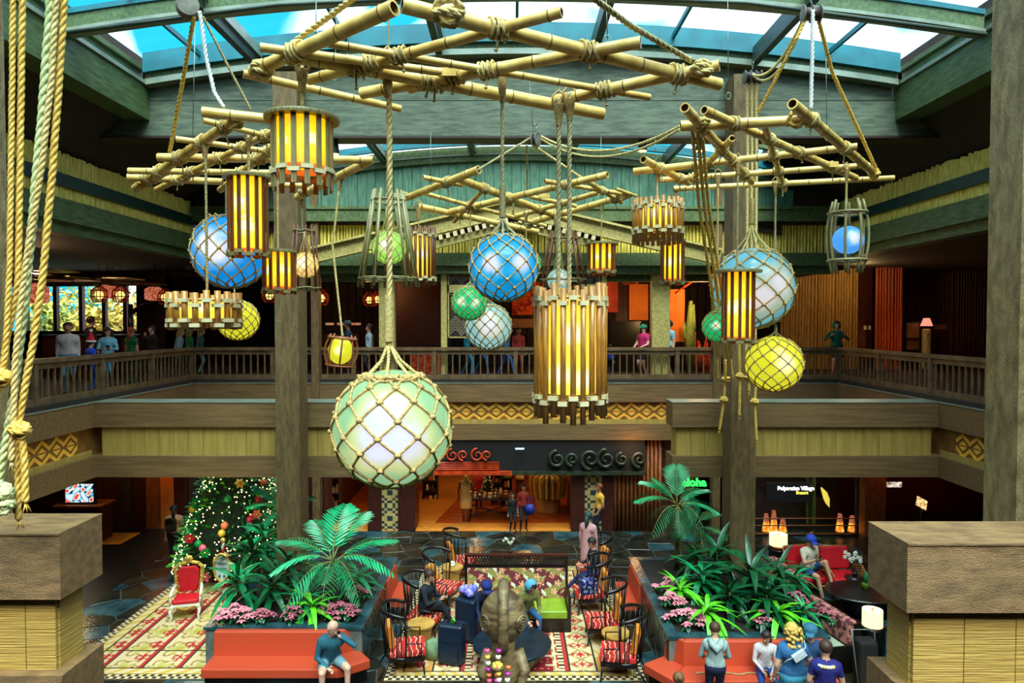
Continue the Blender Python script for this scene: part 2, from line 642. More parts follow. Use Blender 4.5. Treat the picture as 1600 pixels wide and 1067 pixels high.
# ---- gallery slabs
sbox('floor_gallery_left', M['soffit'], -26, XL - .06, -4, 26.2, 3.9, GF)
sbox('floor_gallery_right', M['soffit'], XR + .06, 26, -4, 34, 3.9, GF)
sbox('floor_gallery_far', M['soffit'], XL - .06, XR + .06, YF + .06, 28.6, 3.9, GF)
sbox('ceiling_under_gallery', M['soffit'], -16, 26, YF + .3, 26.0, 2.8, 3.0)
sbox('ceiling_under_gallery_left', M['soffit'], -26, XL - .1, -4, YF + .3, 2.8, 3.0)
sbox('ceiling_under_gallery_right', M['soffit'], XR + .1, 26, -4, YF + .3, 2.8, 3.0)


def motif_mesh(s):
    """painted chevrons and diamond of one frieze repeat, in the XZ plane facing -Y, as thin inlays"""
    b = MB()
    y0, y1 = -0.008, 0.0

    def pl(pts):
        b.poly_prism([Vector((x * s, 0, z * s)) for x, z in pts], (0, -1, 0), 0.008)
    for sg in (1, -1):
        pl([(-.5, .06 * sg), (-.5, .26 * sg), (0, .62 * sg), (0, .42 * sg)][::1])
        pl([(.5, .06 * sg), (.5, .26 * sg), (0, .62 * sg), (0, .42 * sg)][::1])
        pl([(-.3, .03 * sg), (.3, .03 * sg), (0, .26 * sg)])
    return b.mesh('frieze_motif', M['motif'])


M['motif'] = mat('ochre_paint', rgb(236, 168, 44), rgb(250, 190, 70), 8, 0.6)
M['frieze_ground'] = mat('brown_frieze_ground', rgb(112, 74, 28), rgb(140, 96, 40), 4, 0.6)


def edge_run(root, a, b, side, motifs, boards, span=None):
    """gallery edge: two projecting timber caps, recessed board strip between. a,b world XY ends, side = unit inward normal"""
    a = Vector((a[0], a[1], 0)); b = Vector((b[0], b[1], 0))
    d = (b - a).normalized(); L = (b - a).length
    n = Vector((side[0], side[1], 0))

    def slab(name, m, out, back, z0, z1, s0=0, s1=None):
        s1 = L if s1 is None else s1
        vs = []
        for z in (z0, z1):
            for (s, t) in ((s0, out), (s1, out), (s1, -back), (s0, -back)):
                p = a + d * s + n * t
                vs.append((p.x, p.y, z))
        mb = MB(); mb.add(vs, [(3, 2, 1, 0), (4, 5, 6, 7), (0, 1, 5, 4), (1, 2, 6, 5), (2, 3, 7, 6), (3, 0, 4, 7)])
        return mb.build(name, m, root, world=True)
    slab('upper_cap', M['beam'], 0.0, 0.5, ZC, ZT)
    slab('lower_cap', M['beam'], 0.0, 0.5, ZB, ZP)
    slab('cap_flashing', M['alum'], 0.012, 0.3, ZT - .001, ZT + .02)
    slab('frieze_board', M['frieze_ground'] if motifs else M['panel'], -0.13, 0.5, ZP, ZC)
    if motifs:
        s = 0.44
        s0, s1 = motifs
        slab('frieze_ledge', M['panel'], -0.10, 0.45, ZP, ZP + .12, s0 - .2, s1 + .2)
        k = int((s1 - s0) / s)
        me = motif_mesh(s)
        ang = math.atan2(-n.x, n.y) + PI if abs(n.y) > .5 else (PI / 2 if n.x > 0 else -PI / 2)
        org = parent_world(root)
        for i in range(k):
            p = a + d * (s0 + (i + .5) * s) - n * 0.129
            inst('painted_motif', me, root, (p.x - org.x, p.y - org.y, (ZP + ZC) / 2 + .02 - org.z), (0, 0, ang))


edge = empty('trim_gallery_edge_left', (XL, 12, ZT), kind='structure')
edge_run(edge, (XL, 6.5), (XL, YF), (1, 0), (5.0, 8.35), False)
edge = empty('trim_gallery_edge_right', (XR, 12, ZT), kind='structure')
edge_run(edge, (XR, 6.5), (XR, YF), (-1, 0), (5.0, 8.4), False)
edge = empty('trim_gallery_edge_far', (0, YF, ZT), kind='structure')
edge_run(edge, (XL, YF), (XR, YF), (0, -1), (5.0, 13.9), False)


def girder(name, x0, x1, y0, y1, endmat, seed=0, dz=0.0, mc=None, boards=None, oh=.12):
    mc = mc or M['beam']
    root = empty(name, ((x0 + x1) / 2, (y0 + y1) / 2, ZB), kind='structure')
    MB().box(x0, x1, y0, y1, ZC, ZT).build('upper_cap', mc, root, world=True)
    MB().box(x0, x1, y0, y1, ZB, ZP).build('lower_cap', mc, root, world=True)
    MB().box(x0 + oh, x1 - oh, y0 + oh, y1 - oh, ZP, ZC).build('core', M['frame_dark'], root, world=True)
    MB().box(x0 + .0, x1 - .0, y0 - .01, y1 + .01, ZT, ZT + .015).build('cap_flashing', M['alum'] if mc is M['beam'] else mc, root, world=True)
    w = 0.32 if boards is None else boards
    r = random.Random(seed)
    x = x0 + oh - .02
    pm = M['panel'] if boards is None else M['panel_rib']
    while x < x1 - oh + .01:
        xe = min(x + w * r.uniform(.97, 1.03), x1 - oh + .02)
        if xe - x > .05:
            MB().box(x + .004, xe - .004, y0 + oh - .035 + r.uniform(0, .006), y0 + oh, ZP, ZC).build('board', pm, root, world=True)
        x = xe
    for xx, sgn in ((x0, -1), (x1, 1)):       # end boards
        n = max(1, int((y1 - y0 - 2 * oh) / w + .5)); ww = (y1 - y0 - 2 * oh) / n
        for i in range(n):
            ya = y0 + oh + i * ww
            xa = xx - sgn * oh
            MB().box(min(xa, xa + sgn * .03), max(xa, xa + sgn * .03), ya + .004, ya + ww - .004, ZP, ZC).build('board', pm, root, world=True)
    return root


girder('beam_bridge_left', XL, -3.30, YG0, YG1, None, 1)
girder('beam_bridge_right', 3.54, XR, YG0, YG1, None, 2)
# near gallery stubs (rough sawn caps)
dzn = 0
g = girder('beam_pier_left', -8.0, -3.74, 5.60, 6.18, None, 3, mc=M['cast_cap'], boards=.42, oh=.13)
g = girder('beam_pier_right', 3.12, 8.0, 5.34, 5.93, None, 4, mc=M['cast_cap'], boards=.42, oh=.13)
# near floor edges below the piers
# ---- columns
def column(name, xc, y, w, d, z0, z1, m):
    b = MB().box(xc - w / 2, xc + w / 2, y, y + d, z0, z1)
    o = b.build(name, m, None, kind='structure')
    return o


CY = 14.25
column('column_left', -4.70, CY, .50, .58, 0, 11.35, M['column'])
column('column_right', 4.85, CY, .52, .58, 0, 11.3, M['column'])
column('column_near_left', -7.24, 8.88, .5, .62, 0, 11.4, M['column_near'])
column('column_near_right', 6.86, 8.88, .52, .62, 0, 11.4, M['column_near'])
for xx in (-5.70, 5.95):
    column('column_rear', xx, YF - .05, .22, .3, 0, 10.3, M['column'])

# ---- railings
def railing(name, a, b, nspan, side):
    a = Vector(a); b = Vector(b)
    root = empty(name, tuple((a + b) / 2), kind='structure')
    d = (b - a); L = d.length; d.normalize()
    zt = 5.40 - GF
    up = Vector((0, 0, 1))
    MB().bar(a + up * zt, b + up * zt, .14, .09).build('top_rail', M['rail'], root, world=True)
    MB().bar(a + up * (zt - .11), b + up * (zt - .11), .05, .11).build('under_rail', M['rail'], root, world=True)
    MB().bar(a + up * .02, b + up * .02, .06, .22).build('bottom_board', M['rail'], root, world=True)
    pm = MB().box(-.055, .055, -.055, .055, -.08, zt - .04).mesh('post', M['rail'])
    org = parent_world(root)
    for i in range(nspan + 1):
        p = a + d * (L * i / nspan)
        inst('post', pm, root, p - org, (0, 0, math.atan2(d.y, d.x)))
    bl = MB()
    n = int(L / .205)
    for i in range(n + 1):
        p = a + d * (L * (i + .5) / (n + 1))
        q = d * .019; s = Vector((-d.y, d.x, 0)) * .019
        for z0, z1 in ((.1, zt - .1),):
            vs = []
            for z in (z0, z1):
                for v in (-q - s, q - s, q + s, -q + s):
                    vs.append(p + v + up * z)
            bl.add(vs, [(0, 1, 5, 4), (1, 2, 6, 5), (2, 3, 7, 6), (3, 0, 4, 7)])
    bl.build('balusters', M['rail'], root, world=True, kind='stuff')
    return root


railing('railing_left', (XL - .2, 6.8, GF), (XL - .2, YF + .2, GF), 6, 1)
railing('railing_right', (XR + .2, 6.8, GF), (XR + .2, YF + .2, GF), 6, 1)
railing('railing_far', (XL - .2, YF + .22, GF), (XR + .2, YF + .22, GF), 8, 1)

# ---- side fascia: timber beam, bamboo frieze, dark green rail
def fascia(name, a, b, n, z0, z1, zb0, zb1, zr0, zr1, ze, m, seed):
    root = empty(name, (a[0], (a[1] + b[1]) / 2, z0), kind='structure')
    a = Vector((a[0], a[1], 0)); b = Vector((b[0], b[1], 0))
    d = (b - a).normalized(); L = (b - a).length; n = Vector((n[0], n[1], 0))

    def slab(nm, mt, out, back, za, zb_):
        vs = []
        for z in (za, zb_):
            for (s, t) in ((0, out), (L, out), (L, -back), (0, -back)):
                p = a + d * s + n * t
                vs.append((p.x, p.y, z))
        mb = MB(); mb.add(vs, [(3, 2, 1, 0), (4, 5, 6, 7), (0, 1, 5, 4), (1, 2, 6, 5), (2, 3, 7, 6), (3, 0, 4, 7)])
        mb.build(nm, mt, root, world=True)
    slab('fascia_beam', m, 0, .4, z0, z1)
    slab('lower_lip', m, -.15, .5, z0 - .22, z0)
    slab('backing_board', M['frame_dark'], -.22, .4, z1, ze)
    if zr1: slab('rail_band', M['green_dark'], -.02, .1, zr0, zr1)
    r = random.Random(seed)
    bm = MB()
    s = 0.03
    while s < L:
        w = r.uniform(.035, .05)
        top = ze + r.uniform(-.05, .02)
        p = a + d * s - n * (.13 + r.uniform(0, .02))
        pts = []
        z = z1 - .02; k = 4
        pts = [(p.x, p.y, z1 - .02), (p.x, p.y, z1 + (top - z1) * .5), (p.x, p.y, top)]
        bm.tube(pts, [w, w * r.uniform(.96, 1.04), w], 6, caps=False)
        s += w * 2.16
    bm.build('bamboo_poles', M['bamboo_raw'], root, world=True, kind='stuff')


fascia('trim_fascia_left', (XL, 5), (XL, YF + .1), (1, 0), 8.25, 8.71, 0, 0, 8.97, 9.23, 9.68, M['green_beam'], 1)
fascia('trim_fascia_right', (XR, 5), (XR, YF + .1), (-1, 0), 8.25, 8.71, 0, 0, 8.97, 9.23, 9.68, M['green_beam'], 2)
fascia('trim_fascia_far', (XL, YF + .05), (XR, YF + .05), (0, -1), 7.82, 8.19, 0, 0, 0, 0, 9.1, M['green_beam'], 3)

# ---- far tympanum: vertical green boards beneath the arch
tym = empty('wall_far_tympanum', (0, YF, 9.2), kind='structure')
MB().box(XL, XR, YF - .12, YF + .3, 9.08, 9.47).build('lintel', M['green_beam'], tym, world=True)
MB().box(XL, XR, YF - .16, YF + .3, 9.42, 9.50).build('lintel_cap', M['green_beam'], tym, world=True)


def zarc(x):
    return 11.88 - .66 * ((x - XC) / 8.05) ** 2


def zfar(x):
    return 10.82 - .62 * ((x - XC) / 6.6) ** 2


x = -7.6
i = 0
while x < 8.0:
    w = .262
    zt = min(zfar(x), zfar(x + w)) + .05
    if zt > 9.55:
        MB().box(x + .006, x + w - .006, YF + (.0 if i % 2 else .012), YF + .05, 9.45, zt).build('wall_plank', M['teal_board'], tym, world=True)
    x += w; i += 1
MB().box(-9.2, 9.4, YF + .05, YF + .3, 9.0, 9.9).build('backing', M['frame_dark'], tym, world=True)
N = 22


def arch_strip(b, z_of, x0, x1, y0, y1, dz0, dz1, n=N):
    for i in range(n):
        xa = x0 + (x1 - x0) * i / n; xb = x0 + (x1 - x0) * (i + 1) / n
        vs = []
        for (xx, zz) in ((xa, z_of(xa)), (xb, z_of(xb))):
            for y in (y0, y1):
                for dz in (dz0, dz1):
                    vs.append((xx, y, zz + dz))
        # 0:(a,y0,lo)1:(a,y0,hi)2:(a,y1,lo)3:(a,y1,hi)4..7 b
        b.add(vs, [(0, 4, 5, 1), (2, 3, 7, 6), (0, 2, 6, 4), (1, 5, 7, 3)])
    return b


arch_strip(MB(), zfar, -7.4, 7.8, YF + .07, YF + .25, -1.3, .05).build('backing', M['frame_dark'], tym, world=True)
arch_strip(MB(), zfar, -7.4, 7.8, YF - .1, YF + .3, 0, .16).build('arch_trim', M['green_beam'], tym, world=True)
arch_strip(MB(), zfar, -7.4, 7.8, YF - .14, YF + .3, .16, .20).build('arch_flashing', M['alum'], tym, world=True)
arch_strip(MB(), zfar, -7.4, 7.8, YF - .35, YF - .25, .42, .60).build('cyan_band', M['cyan_steel'], tym, world=True)
arch_strip(MB(), zfar, -7.4, 7.8, YF - .05, YF + .2, .2, .42).build('arch_curb', M['green_beam'], tym, world=True)
# block the sky beside the arch
MB().box(-26, -7.0, YF + .1, YF + .5, 9.4, 12.6).build('side_wall', M['soffit'], tym, world=True)
MB().box(7.4, 26, YF + .1, YF + .5, 9.4, 12.6).build('side_wall', M['soffit'], tym, world=True)

# ---- big cross beam
cb = empty('beam_cross', (0, 14.72, 10.2), kind='structure')
ZX = [10.17, 10.95, 12.2]
for zi in range(2):
    b = MB()
    za, zb_ = ZX[zi], ZX[zi + 1]
    if zi == 0:
        b.box(-13, 13, 14.86, 15.2, za, zb_ - .008)
    else:
        for i in range(N):
            xa = -13 + 26 * i / N; xb = xa + 26 / N
            f = lambda xx: max(11.1, zarc(xx) if abs(xx - XC) < 8.3 else zarc(8.3))
            vs = [(xa, 14.86, za + .008), (xb, 14.86, za + .008), (xb, 14.86, f(xb)), (xa, 14.86, f(xa)),
                  (xa, 15.2, za + .008), (xb, 15.2, za + .008), (xb, 15.2, f(xb)), (xa, 15.2, f(xa))]
            b.add(vs, [(0, 1, 2, 3), (5, 4, 7, 6), (3, 2, 6, 7), (0, 4, 5, 1)])
    b.build('beam_plank', M['xbeam'] if 'xbeam' in M else M.setdefault('xbeam', mat('greyed_cross_beam', rgb(66, 78, 62), rgb(98, 108, 88), 3, .65, .3, (1, 6, 6), bscale=10)), cb, world=True)
MB().box(-13, 13, 14.78, 15.3, 10.13, 10.18).build('beam_lip', M['frame_dark'], cb, world=True)

# ---- roof: side beams, curbs, vaulted skylight
rf = empty('ceiling_skylight', (XC, 8, 11.5), kind='structure')
for sx, xs in ((-1, -7.82), (1, 8.27)):
    a, b_ = sorted((xs, xs + sx * .5))
    MB().box(a, b_, 0, 14.86, 10.52, 11.22).build('side_beam', M['green_beam'], rf, world=True)
    a, b_ = sorted((xs - sx * .05, xs + sx * .5))
    MB().box(a, b_, 0, 14.86, 11.22, 11.30).build('side_flashing', M['alum'], rf, world=True)
    a, b_ = sorted((xs + sx * .10, xs + sx * .5))
    MB().box(a, b_, 0, 14.8, 11.30, 11.60).build('side_curb', M['green_beam'], rf, world=True)
    a, b_ = sorted((xs + sx * .02, xs + sx * .5))
    MB().box(a, b_, 0, 14.8, 11.52, 11.62).build('gutter', M['green_beam'], rf, world=True)
    # solid roof outside and sloping soffit
    o = xs + sx * .4
    vs = [(xs + sx * .45, -4, 10.6), (XL - .3 if sx < 0 else XR + .3, -4, 9.66), (XL - .3 if sx < 0 else XR + .3, 20, 9.66), (xs + sx * .45, 20, 10.6)]
    mb = MB(); mb.add(vs, [(0, 1, 2, 3)]); mb.build('soffit', M['soffit'], rf, world=True)
    a, b_ = sorted((xs + sx * .2, sx * 27))
    MB().box(a, b_, -4, 20, 11.7, 11.9).build('roof_deck', M['soffit'], rf, world=True)
# curb plate in front of the cross beam and end of vault
arch_strip(MB(), zarc, -7.8, 8.2, 14.62, 14.86, -.02, .10).build('vault_flashing', M['alum'], rf, world=True)
arch_strip(MB(), zarc, -7.8, 8.2, 14.66, 14.86, .10, .30).build('vault_curb', M['green_beam'], rf, world=True)
arch_strip(MB(), zarc, -7.8, 8.2, 14.56, 14.7, .22, .62).build('vault_end_frame', M['cyan_steel'], rf, world=True)
for yb in (12.0, 9.2, 6.4, 3.4):
    arch_strip(MB(), zarc, -7.8, 8.2, yb, yb + .22, .02, .30).build('cross_rib', M['green_beam'], rf, world=True)
    arch_strip(MB(), zarc, -7.8, 8.2, yb - .05, yb + .25, -.04, .02).build('rib_flange', M['alum'], rf, world=True)
    arch_strip(MB(), zarc, -7.8, 8.2, yb - .03, yb + .23, .27, .36).build('rib_flange', M['cyan_steel'], rf, world=True)
for xb in (-5.4, -1.55, 1.75, 5.15):
    z = zarc(xb)
    MB().bar((xb, 2, z + .17), (xb, 14.7, z + .17), .14, .34).build('long_rib', M['steel'], rf, world=True)
    MB().bar((xb + .12, 2, z + .28), (xb + .12, 14.7, z + .28), .03, .2).build('rib_plate', M['alum'], rf, world=True)
for xb in (-6.6, -3.5, 0.1, 3.4, 6.7):
    z = zarc(xb)
    MB().bar((xb, 2, z + .42), (xb, 14.7, z + .42), .06, .1).build('glazing_bar', M['cyan_steel'], rf, world=True)
# panes: each bay between bars and ribs
gx = [-7.8, -6.6, -5.4, -3.5, -1.55, .1, 1.75, 3.4, 5.15, 6.7, 8.2]
gy = [0, 3.4, 6.4, 9.2, 12.0, 14.66]
for i in range(len(gx) - 1):
    for j in range(len(gy) - 1):
        b = MB()
        za = zarc(gx[i]) + .46; zb_ = zarc(gx[i + 1]) + .46
        b.add([(gx[i], gy[j], za), (gx[i + 1], gy[j], zb_), (gx[i + 1], gy[j + 1], zb_), (gx[i], gy[j + 1], za),
               (gx[i], gy[j], za + .02), (gx[i + 1], gy[j], zb_ + .02), (gx[i + 1], gy[j + 1], zb_ + .02), (gx[i], gy[j + 1], za + .02)],
              [(0, 3, 2, 1), (4, 5, 6, 7), (0, 1, 5, 4), (2, 3, 7, 6)])
        b.build('pane', M['skyglass'], rf, world=True)
# far vault
for xb in (-3.7, -1.15, 1.7, 4.4):
    z = zfar(xb)
    MB().bar((xb, 15.2, z + .3), (xb, YF, z + .3), .13, .3).build('long_rib', M['steel'], rf, world=True)
    MB().bar((xb + .11, 15.2, z + .33), (xb + .11, YF, z + .33), .03, .2).build('rib_plate', M['alum'], rf, world=True)
arch_strip(MB(), zfar, -7.4, 7.8, 17.6, 17.75, .36, .48).build('cross_rib', M['green_beam'], rf, world=True)
arch_strip(MB(), zfar, -7.4, 7.8, 19.3, 19.42, .36, .44).build('glazing_bar', M['cyan_steel'], rf, world=True)
gx2 = [-6.6, -5.2, -3.7, -2.4, -1.15, .3, 1.7, 3.0, 4.4, 5.8, 7.2]
for i in range(len(gx2) - 1):
    b = MB()
    za = zfar(gx2[i]) + .5; zb_ = zfar(gx2[i + 1]) + .5
    b.add([(gx2[i], 15.2, za), (gx2[i + 1], 15.2, zb_), (gx2[i + 1], YF + .2, zb_), (gx2[i], YF + .2, za)], [(0, 3, 2, 1)])
    b.build('pane', M['skyglass'], rf, world=True)
MB().box(-13, -6.5, 15.1, YF + .3, 10.7, 11.0).build('roof_deck', M['soffit'], rf, world=True)
MB().box(7.1, 13, 15.1, YF + .3, 10.7, 11.0).build('roof_deck', M['soffit'], rf, world=True)
# pipes along the cross rib
pp = MB()
pp.tube([(-7.7, 11.8, 11.10), (-4, 11.8, zarc(-4) - .12), (0, 11.8, zarc(0) - .12), (4, 11.8, zarc(4) - .12), (8.1, 11.8, 11.08)], .035, 8)
tag(pp.build('conduit_pipe', M['steel']), 'long grey conduit pipe running across beneath the skylight rib', 'pipe')

# ---- outer walls, gallery ceilings
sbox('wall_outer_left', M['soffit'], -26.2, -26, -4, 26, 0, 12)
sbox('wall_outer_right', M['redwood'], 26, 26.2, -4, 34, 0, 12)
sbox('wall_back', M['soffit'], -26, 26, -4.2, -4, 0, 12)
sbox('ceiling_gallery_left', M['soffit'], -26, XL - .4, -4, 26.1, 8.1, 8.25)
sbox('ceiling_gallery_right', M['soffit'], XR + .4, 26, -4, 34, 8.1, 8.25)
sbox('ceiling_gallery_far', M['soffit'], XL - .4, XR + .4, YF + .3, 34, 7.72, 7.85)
sbox('floor_near_gallery', M['soffit'], -8, 8, -4, 1.4, 3.9, GF)
sbox('wall_far_end', M['black'], -13.2, 26, 28.6, 28.8, 0, 12)

# ---- planters' region and other ground walls
wl = empty('wall_ground_left', (-11, 20.4, 0), kind='structure')
MB().box(-16, -5.9, 20.4, 20.6, 0, 2.8).build('backing', M['black'], wl, world=True)
x = -16.0; i = 0
while x < -6.0:
    w = .42
    m = M['orangewall'] if i == 13 else M['redslat'] if 12 <= i <= 13 else (M['redwood'] if i % 5 else M['frame_dark'])  # one panel coloured orange for the warm light falling on it
    MB().box(x + .01, x + w - .01, 20.30 + (.02 if i % 2 else 0), 20.4, 0, 2.75).build('wall_panel', m, wl, world=True)
    x += w; i += 1
MB().box(-16.2, -16, 8, 20.4, 0, 2.8).build('side_panel', M['redwood'], wl, world=True)
wr = empty('wall_ground_right', (12, 20.2, 0), kind='structure')
MB().box(10.3, 22, 22.2, 22.4, 0, 2.8).build('backing', M['redwood'], wr, world=True)
MB().box(10.15, 10.75, 19.5, 19.9, 0, 2.75).build('wall_panel', M['redslat'], wr, world=True)
MB().box(3.3, 5.4, 20.1, 20.3, 0, 2.75).build('wall_panel', M['redwood'], wr, world=True)
x = 3.05
while x < 4.4:
    MB().tube([(x, 20.05, 0), (x, 20.05, 2.7)], .05, 8).build('bamboo_post', M['redslat'], wr, world=True)
    x += .12
# ================================================================ rafts of bamboo, ropes, floats and lanterns
def helix_rope(b, pts, r, pitch=None, n=5, strands=3, seg=9):
    """laid rope: strands twisted round a polyline"""
    pts = [Vector(p) for p in pts]
    L = [0.0]
    for i in range(1, len(pts)): L.append(L[-1] + (pts[i] - pts[i - 1]).length)
    tot = L[-1]
    pitch = pitch or r * 7.0
    k = max(4, int(tot / pitch * seg))
    # sample
    sm = []
    j = 0
    for i in range(k + 1):
        s = tot * i / k
        while j < len(pts) - 2 and s > L[j + 1]: j += 1
        t = (s - L[j]) / max(1e-6, L[j + 1] - L[j])
        sm.append(pts[j].lerp(pts[j + 1], t))
    T = [(sm[min(i + 1, k)] - sm[max(i - 1, 0)]).normalized() for i in range(k + 1)]
    u = T[0].orthogonal().normalized()
    fr = []
    for t in T:
        u = (u - t * u.dot(t)); u.normalize()
        fr.append((u.copy(), t.cross(u)))
    for q in range(strands):
        path = []
        for i in range(k + 1):
            a = 2 * PI * (i / k * tot / pitch + q / strands)
            path.append(sm[i] + (fr[i][0] * math.cos(a) + fr[i][1] * math.sin(a)) * r * .48)
        b.tube(path, r * .56, n)
    return b


def sag(a, c, s, k=14):
    a = Vector(a); c = Vector(c)
    return [a.lerp(c, i / k) + Vector((0, 0, -s * 4 * (i / k) * (1 - i / k))) for i in range(k + 1)]


def frayed_end(b, p, d, r, seed=0):
    rr = random.Random(seed)
    d = Vector(d).normalized()
    for i in range(9):
        q = d + Vector((rr.uniform(-.5, .5), rr.uniform(-.5, .5), rr.uniform(-.3, .3)))
        b.tube([p, Vector(p) + q * r * 2.6], [r * .3, r * .12], 4)


def bamboo(b, a, c, r, seed=0, r2=None):
    """hollow pole with joints: material 0 culm, 1 joint, 2 inside"""
    rr = random.Random(seed)
    a = Vector(a); c = Vector(c)
    L = (c - a).length
    r2 = r2 or r * .92
    d = (c - a) / L
    pts = [a]; rs = [r]
    nodes = []
    s = rr.uniform(.10, .35)
    while s < L - .08:
        nodes.append(s); s += rr.uniform(.36, .60) * (r / .06) ** .3
    cur = r
    for s in nodes:
        rad = r + (r2 - r) * s / L
        for ds, f in ((-.03, 1.0), (-.008, 1.07), (.0, 1.09), (.008, 1.07), (.03, 1.0)):
            pts.append(a + d * (s + ds)); rs.append(rad * f)
    pts.append(c); rs.append(r2)
    sag_ = rr.uniform(-.004, .004)
    b.mi = 0
    b.tube(pts, rs, 14, caps=False)
    b.mi = 1
    for s in nodes:
        rad = r + (r2 - r) * s / L
        b.tube([a + d * (s - .006), a + d * (s + .006)], rad * 1.10, 14, caps=False)
    # open ends: rim + inner wall
    for p, q, rad in ((a, d, r), (c, -d, r2)):
        b.mi = 0
        n = 14
        u = d.orthogonal().normalized(); w = d.cross(u)
        vs = []
        for f in (1.0, .74):
            for j in range(n):
                t = 2 * PI * j / n
                vs.append(p + (u * math.cos(t) + w * math.sin(t)) * rad * f)
        for j in range(n):
            t = 2 * PI * j / n
            vs.append(p + q * rad * 1.6 + (u * math.cos(t) + w * math.sin(t)) * rad * .70)
        fs = [(j, (j + 1) % n, n + (j + 1) % n, n + j) for j in range(n)]
        b.add(vs, fs)
        b.mi = 2
        b.add(vs, [(n + j, n + (j + 1) % n, 2 * n + (j + 1) % n, 2 * n + j) for j in range(n)] + [tuple(2 * n + j for j in range(n))])
    b.mi = 0
    return b


def lashing(b, p, d, r, turns=4, w=.016, seed=0, tail=True):
    """cord wound round a pole at p along d"""
    rr = random.Random(seed)
    d = Vector(d).normalized()
    u = d.orthogonal().normalized(); v = d.cross(u)
    k = turns * 10
    pts = []
    for i in range(k + 1):
        a = 2 * PI * i / 10
        s = (i / k - .5) * turns * w * 1.9 + rr.uniform(-1, 1) * w * .25
        rad = r * 1.04 + w * .6 + rr.uniform(0, 1) * w * .3
        pts.append(Vector(p) + d * s + (u * math.cos(a) + v * math.sin(a)) * rad)
    b.tube(pts, w * .55, 5)
    if tail:
        e = Vector(p) + Vector((0, 0, -r * .9))
        q = e + Vector((rr.uniform(-.04, .04), rr.uniform(-.03, .03), -rr.uniform(.08, .16)))
        b.tube([e, (e + q) / 2 + Vector((rr.uniform(-.01, .01), 0, 0)), q], w * .45, 5)
        b.ico(q, w * .9)
    return b


M['rope_lash'] = mat('lashing_rope', rgb(164, 138, 78), rgb(204, 180, 118), 30, 0.8)
MBAM = [M['bamboo'], M['bamboo_node'], M['bamboo_in']]
RAFTS = {}


def seg_cross(a, b, c, d):
    x1, y1 = a; x2, y2 = b; x3, y3 = c; x4, y4 = d
    den = (x1 - x2) * (y3 - y4) - (y1 - y2) * (x3 - x4)
    if abs(den) < 1e-6: return None
    t = ((x1 - x3) * (y3 - y4) - (y1 - y3) * (x3 - x4)) / den
    u = ((x1 - x3) * (y1 - y2) - (y1 - y3) * (x1 - x2)) / den
    if .02 < t < .98 and .02 < u < .98: return t, u
    return None


def raft(name, alpha, beta, poles, label, w=.022, thick=1.12):
    def Yof(px, py): return 1.0 / (alpha + beta * (505 - py))
    pts = []
    P = []
    for (x1, y1, x2, y2, dia) in poles:
        dia *= thick
        Y1, Y2 = Yof(x1, y1), Yof(x2, y2)
        P.append([at(x1, y1, Y1), at(x2, y2, Y2), dia / 2])
    c = sum(((p[0] + p[1]) / 2 for p in P), Vector()) / len(P)
    root = empty(name, c, label, 'raft', 'bamboo rafts hung under the skylight')
    for i, (a, b_, r) in enumerate(P):
        mb = MB(); bamboo(mb, a, b_, r, i + len(name))
        mb.build('bamboo_pole', MBAM, root, world=True)
    lb = []
    for i in range(len(P)):
        for j in range(i + 1, len(P)):
            x = seg_cross(poles[i][:2], poles[i][2:4], poles[j][:2], poles[j][2:4])
            if not x: continue
            # perspective-correct parameters
            res = []
            for k, t in ((i, x[0]), (j, x[1])):
                w1 = Yof(*poles[k][:2]); w2 = Yof(*poles[k][2:4])
                tt = t * w1 / (t * w1 + (1 - t) * w2) if False else t / w2 / ((1 - t) / w1 + t / w2)
                a, b_, r = P[k]
                res.append((a.lerp(b_, tt), (b_ - a).normalized(), r))
            if (res[0][0] - res[1][0]).length > .5: continue
            mb = MB()
            for q, (p, d, r) in enumerate(res):
                lashing(mb, p, d, r, 4 if r > .045 else 3, w, i * 7 + j + q, tail=q == 0)
            mb.build('lashing', M['rope'] if (i + j) % 2 else M['rope_lash'], root, world=True)
    RAFTS[name] = (root, Yof, alpha, beta)
    return root, Yof


# the big near raft
r1, Y1 = raft('hanging_bamboo_raft', .0446, .000236, [
    (455, 86, 942, 178, .140), (628, 8, 1124, 132, .135), (616, 12, 395, 112, .135),
    (407, 74, 690, 113, .085), (490, 64, 1015, 152, .075), (380, 115, 626, 170, .085),
    (482, 125, 878, 19, .105), (565, 146, 1001, 66, .120), (868, 157, 1124, 102, .120),
    (560, 53, 632, 118, .0301) if False else (780, 62, 1015, 30, .0601) if False else (640, 140, 742, 110, .09)],
    'largest bamboo raft, lashed with rope and hung highest nearest the skylight front', .027, 1.07)
r2, Y2 = raft('hanging_bamboo_raft', .0462, .000223, [
    (370, 185, 212, 294, .125), (316, 175, 450, 189, .115), (317, 188, 430, 216, .07), (275, 217, 440, 239, .07),
    (247, 246, 583, 250, .105), (201, 267, 430, 270, .085), (200, 277, 348, 284, .10), (245, 296, 445, 197, .085),
    (344, 297, 445, 215, .09), (465, 308, 576, 252, .115), (412, 288, 478, 290, .075)],
    'bamboo raft hung beside the left column over a blue glass float')
r3, Y3 = raft('hanging_bamboo_raft', .0299, .000262, [
    (1063, 197, 1278, 187, .125), (1070, 168, 1174, 284, .115), (1100, 172, 1337, 278, .105), (1238, 162, 1368, 272, .12),
    (990, 268, 1339, 229, .10), (1032, 281, 1358, 258, .085), (1053, 295, 1397, 278, .085), (1005, 249, 1076, 286, .105),
    (1144, 216, 1082, 280, .085), (1194, 194, 1226, 297, .085)],
    'bamboo raft hung beside the right column with a steep crooked stick')
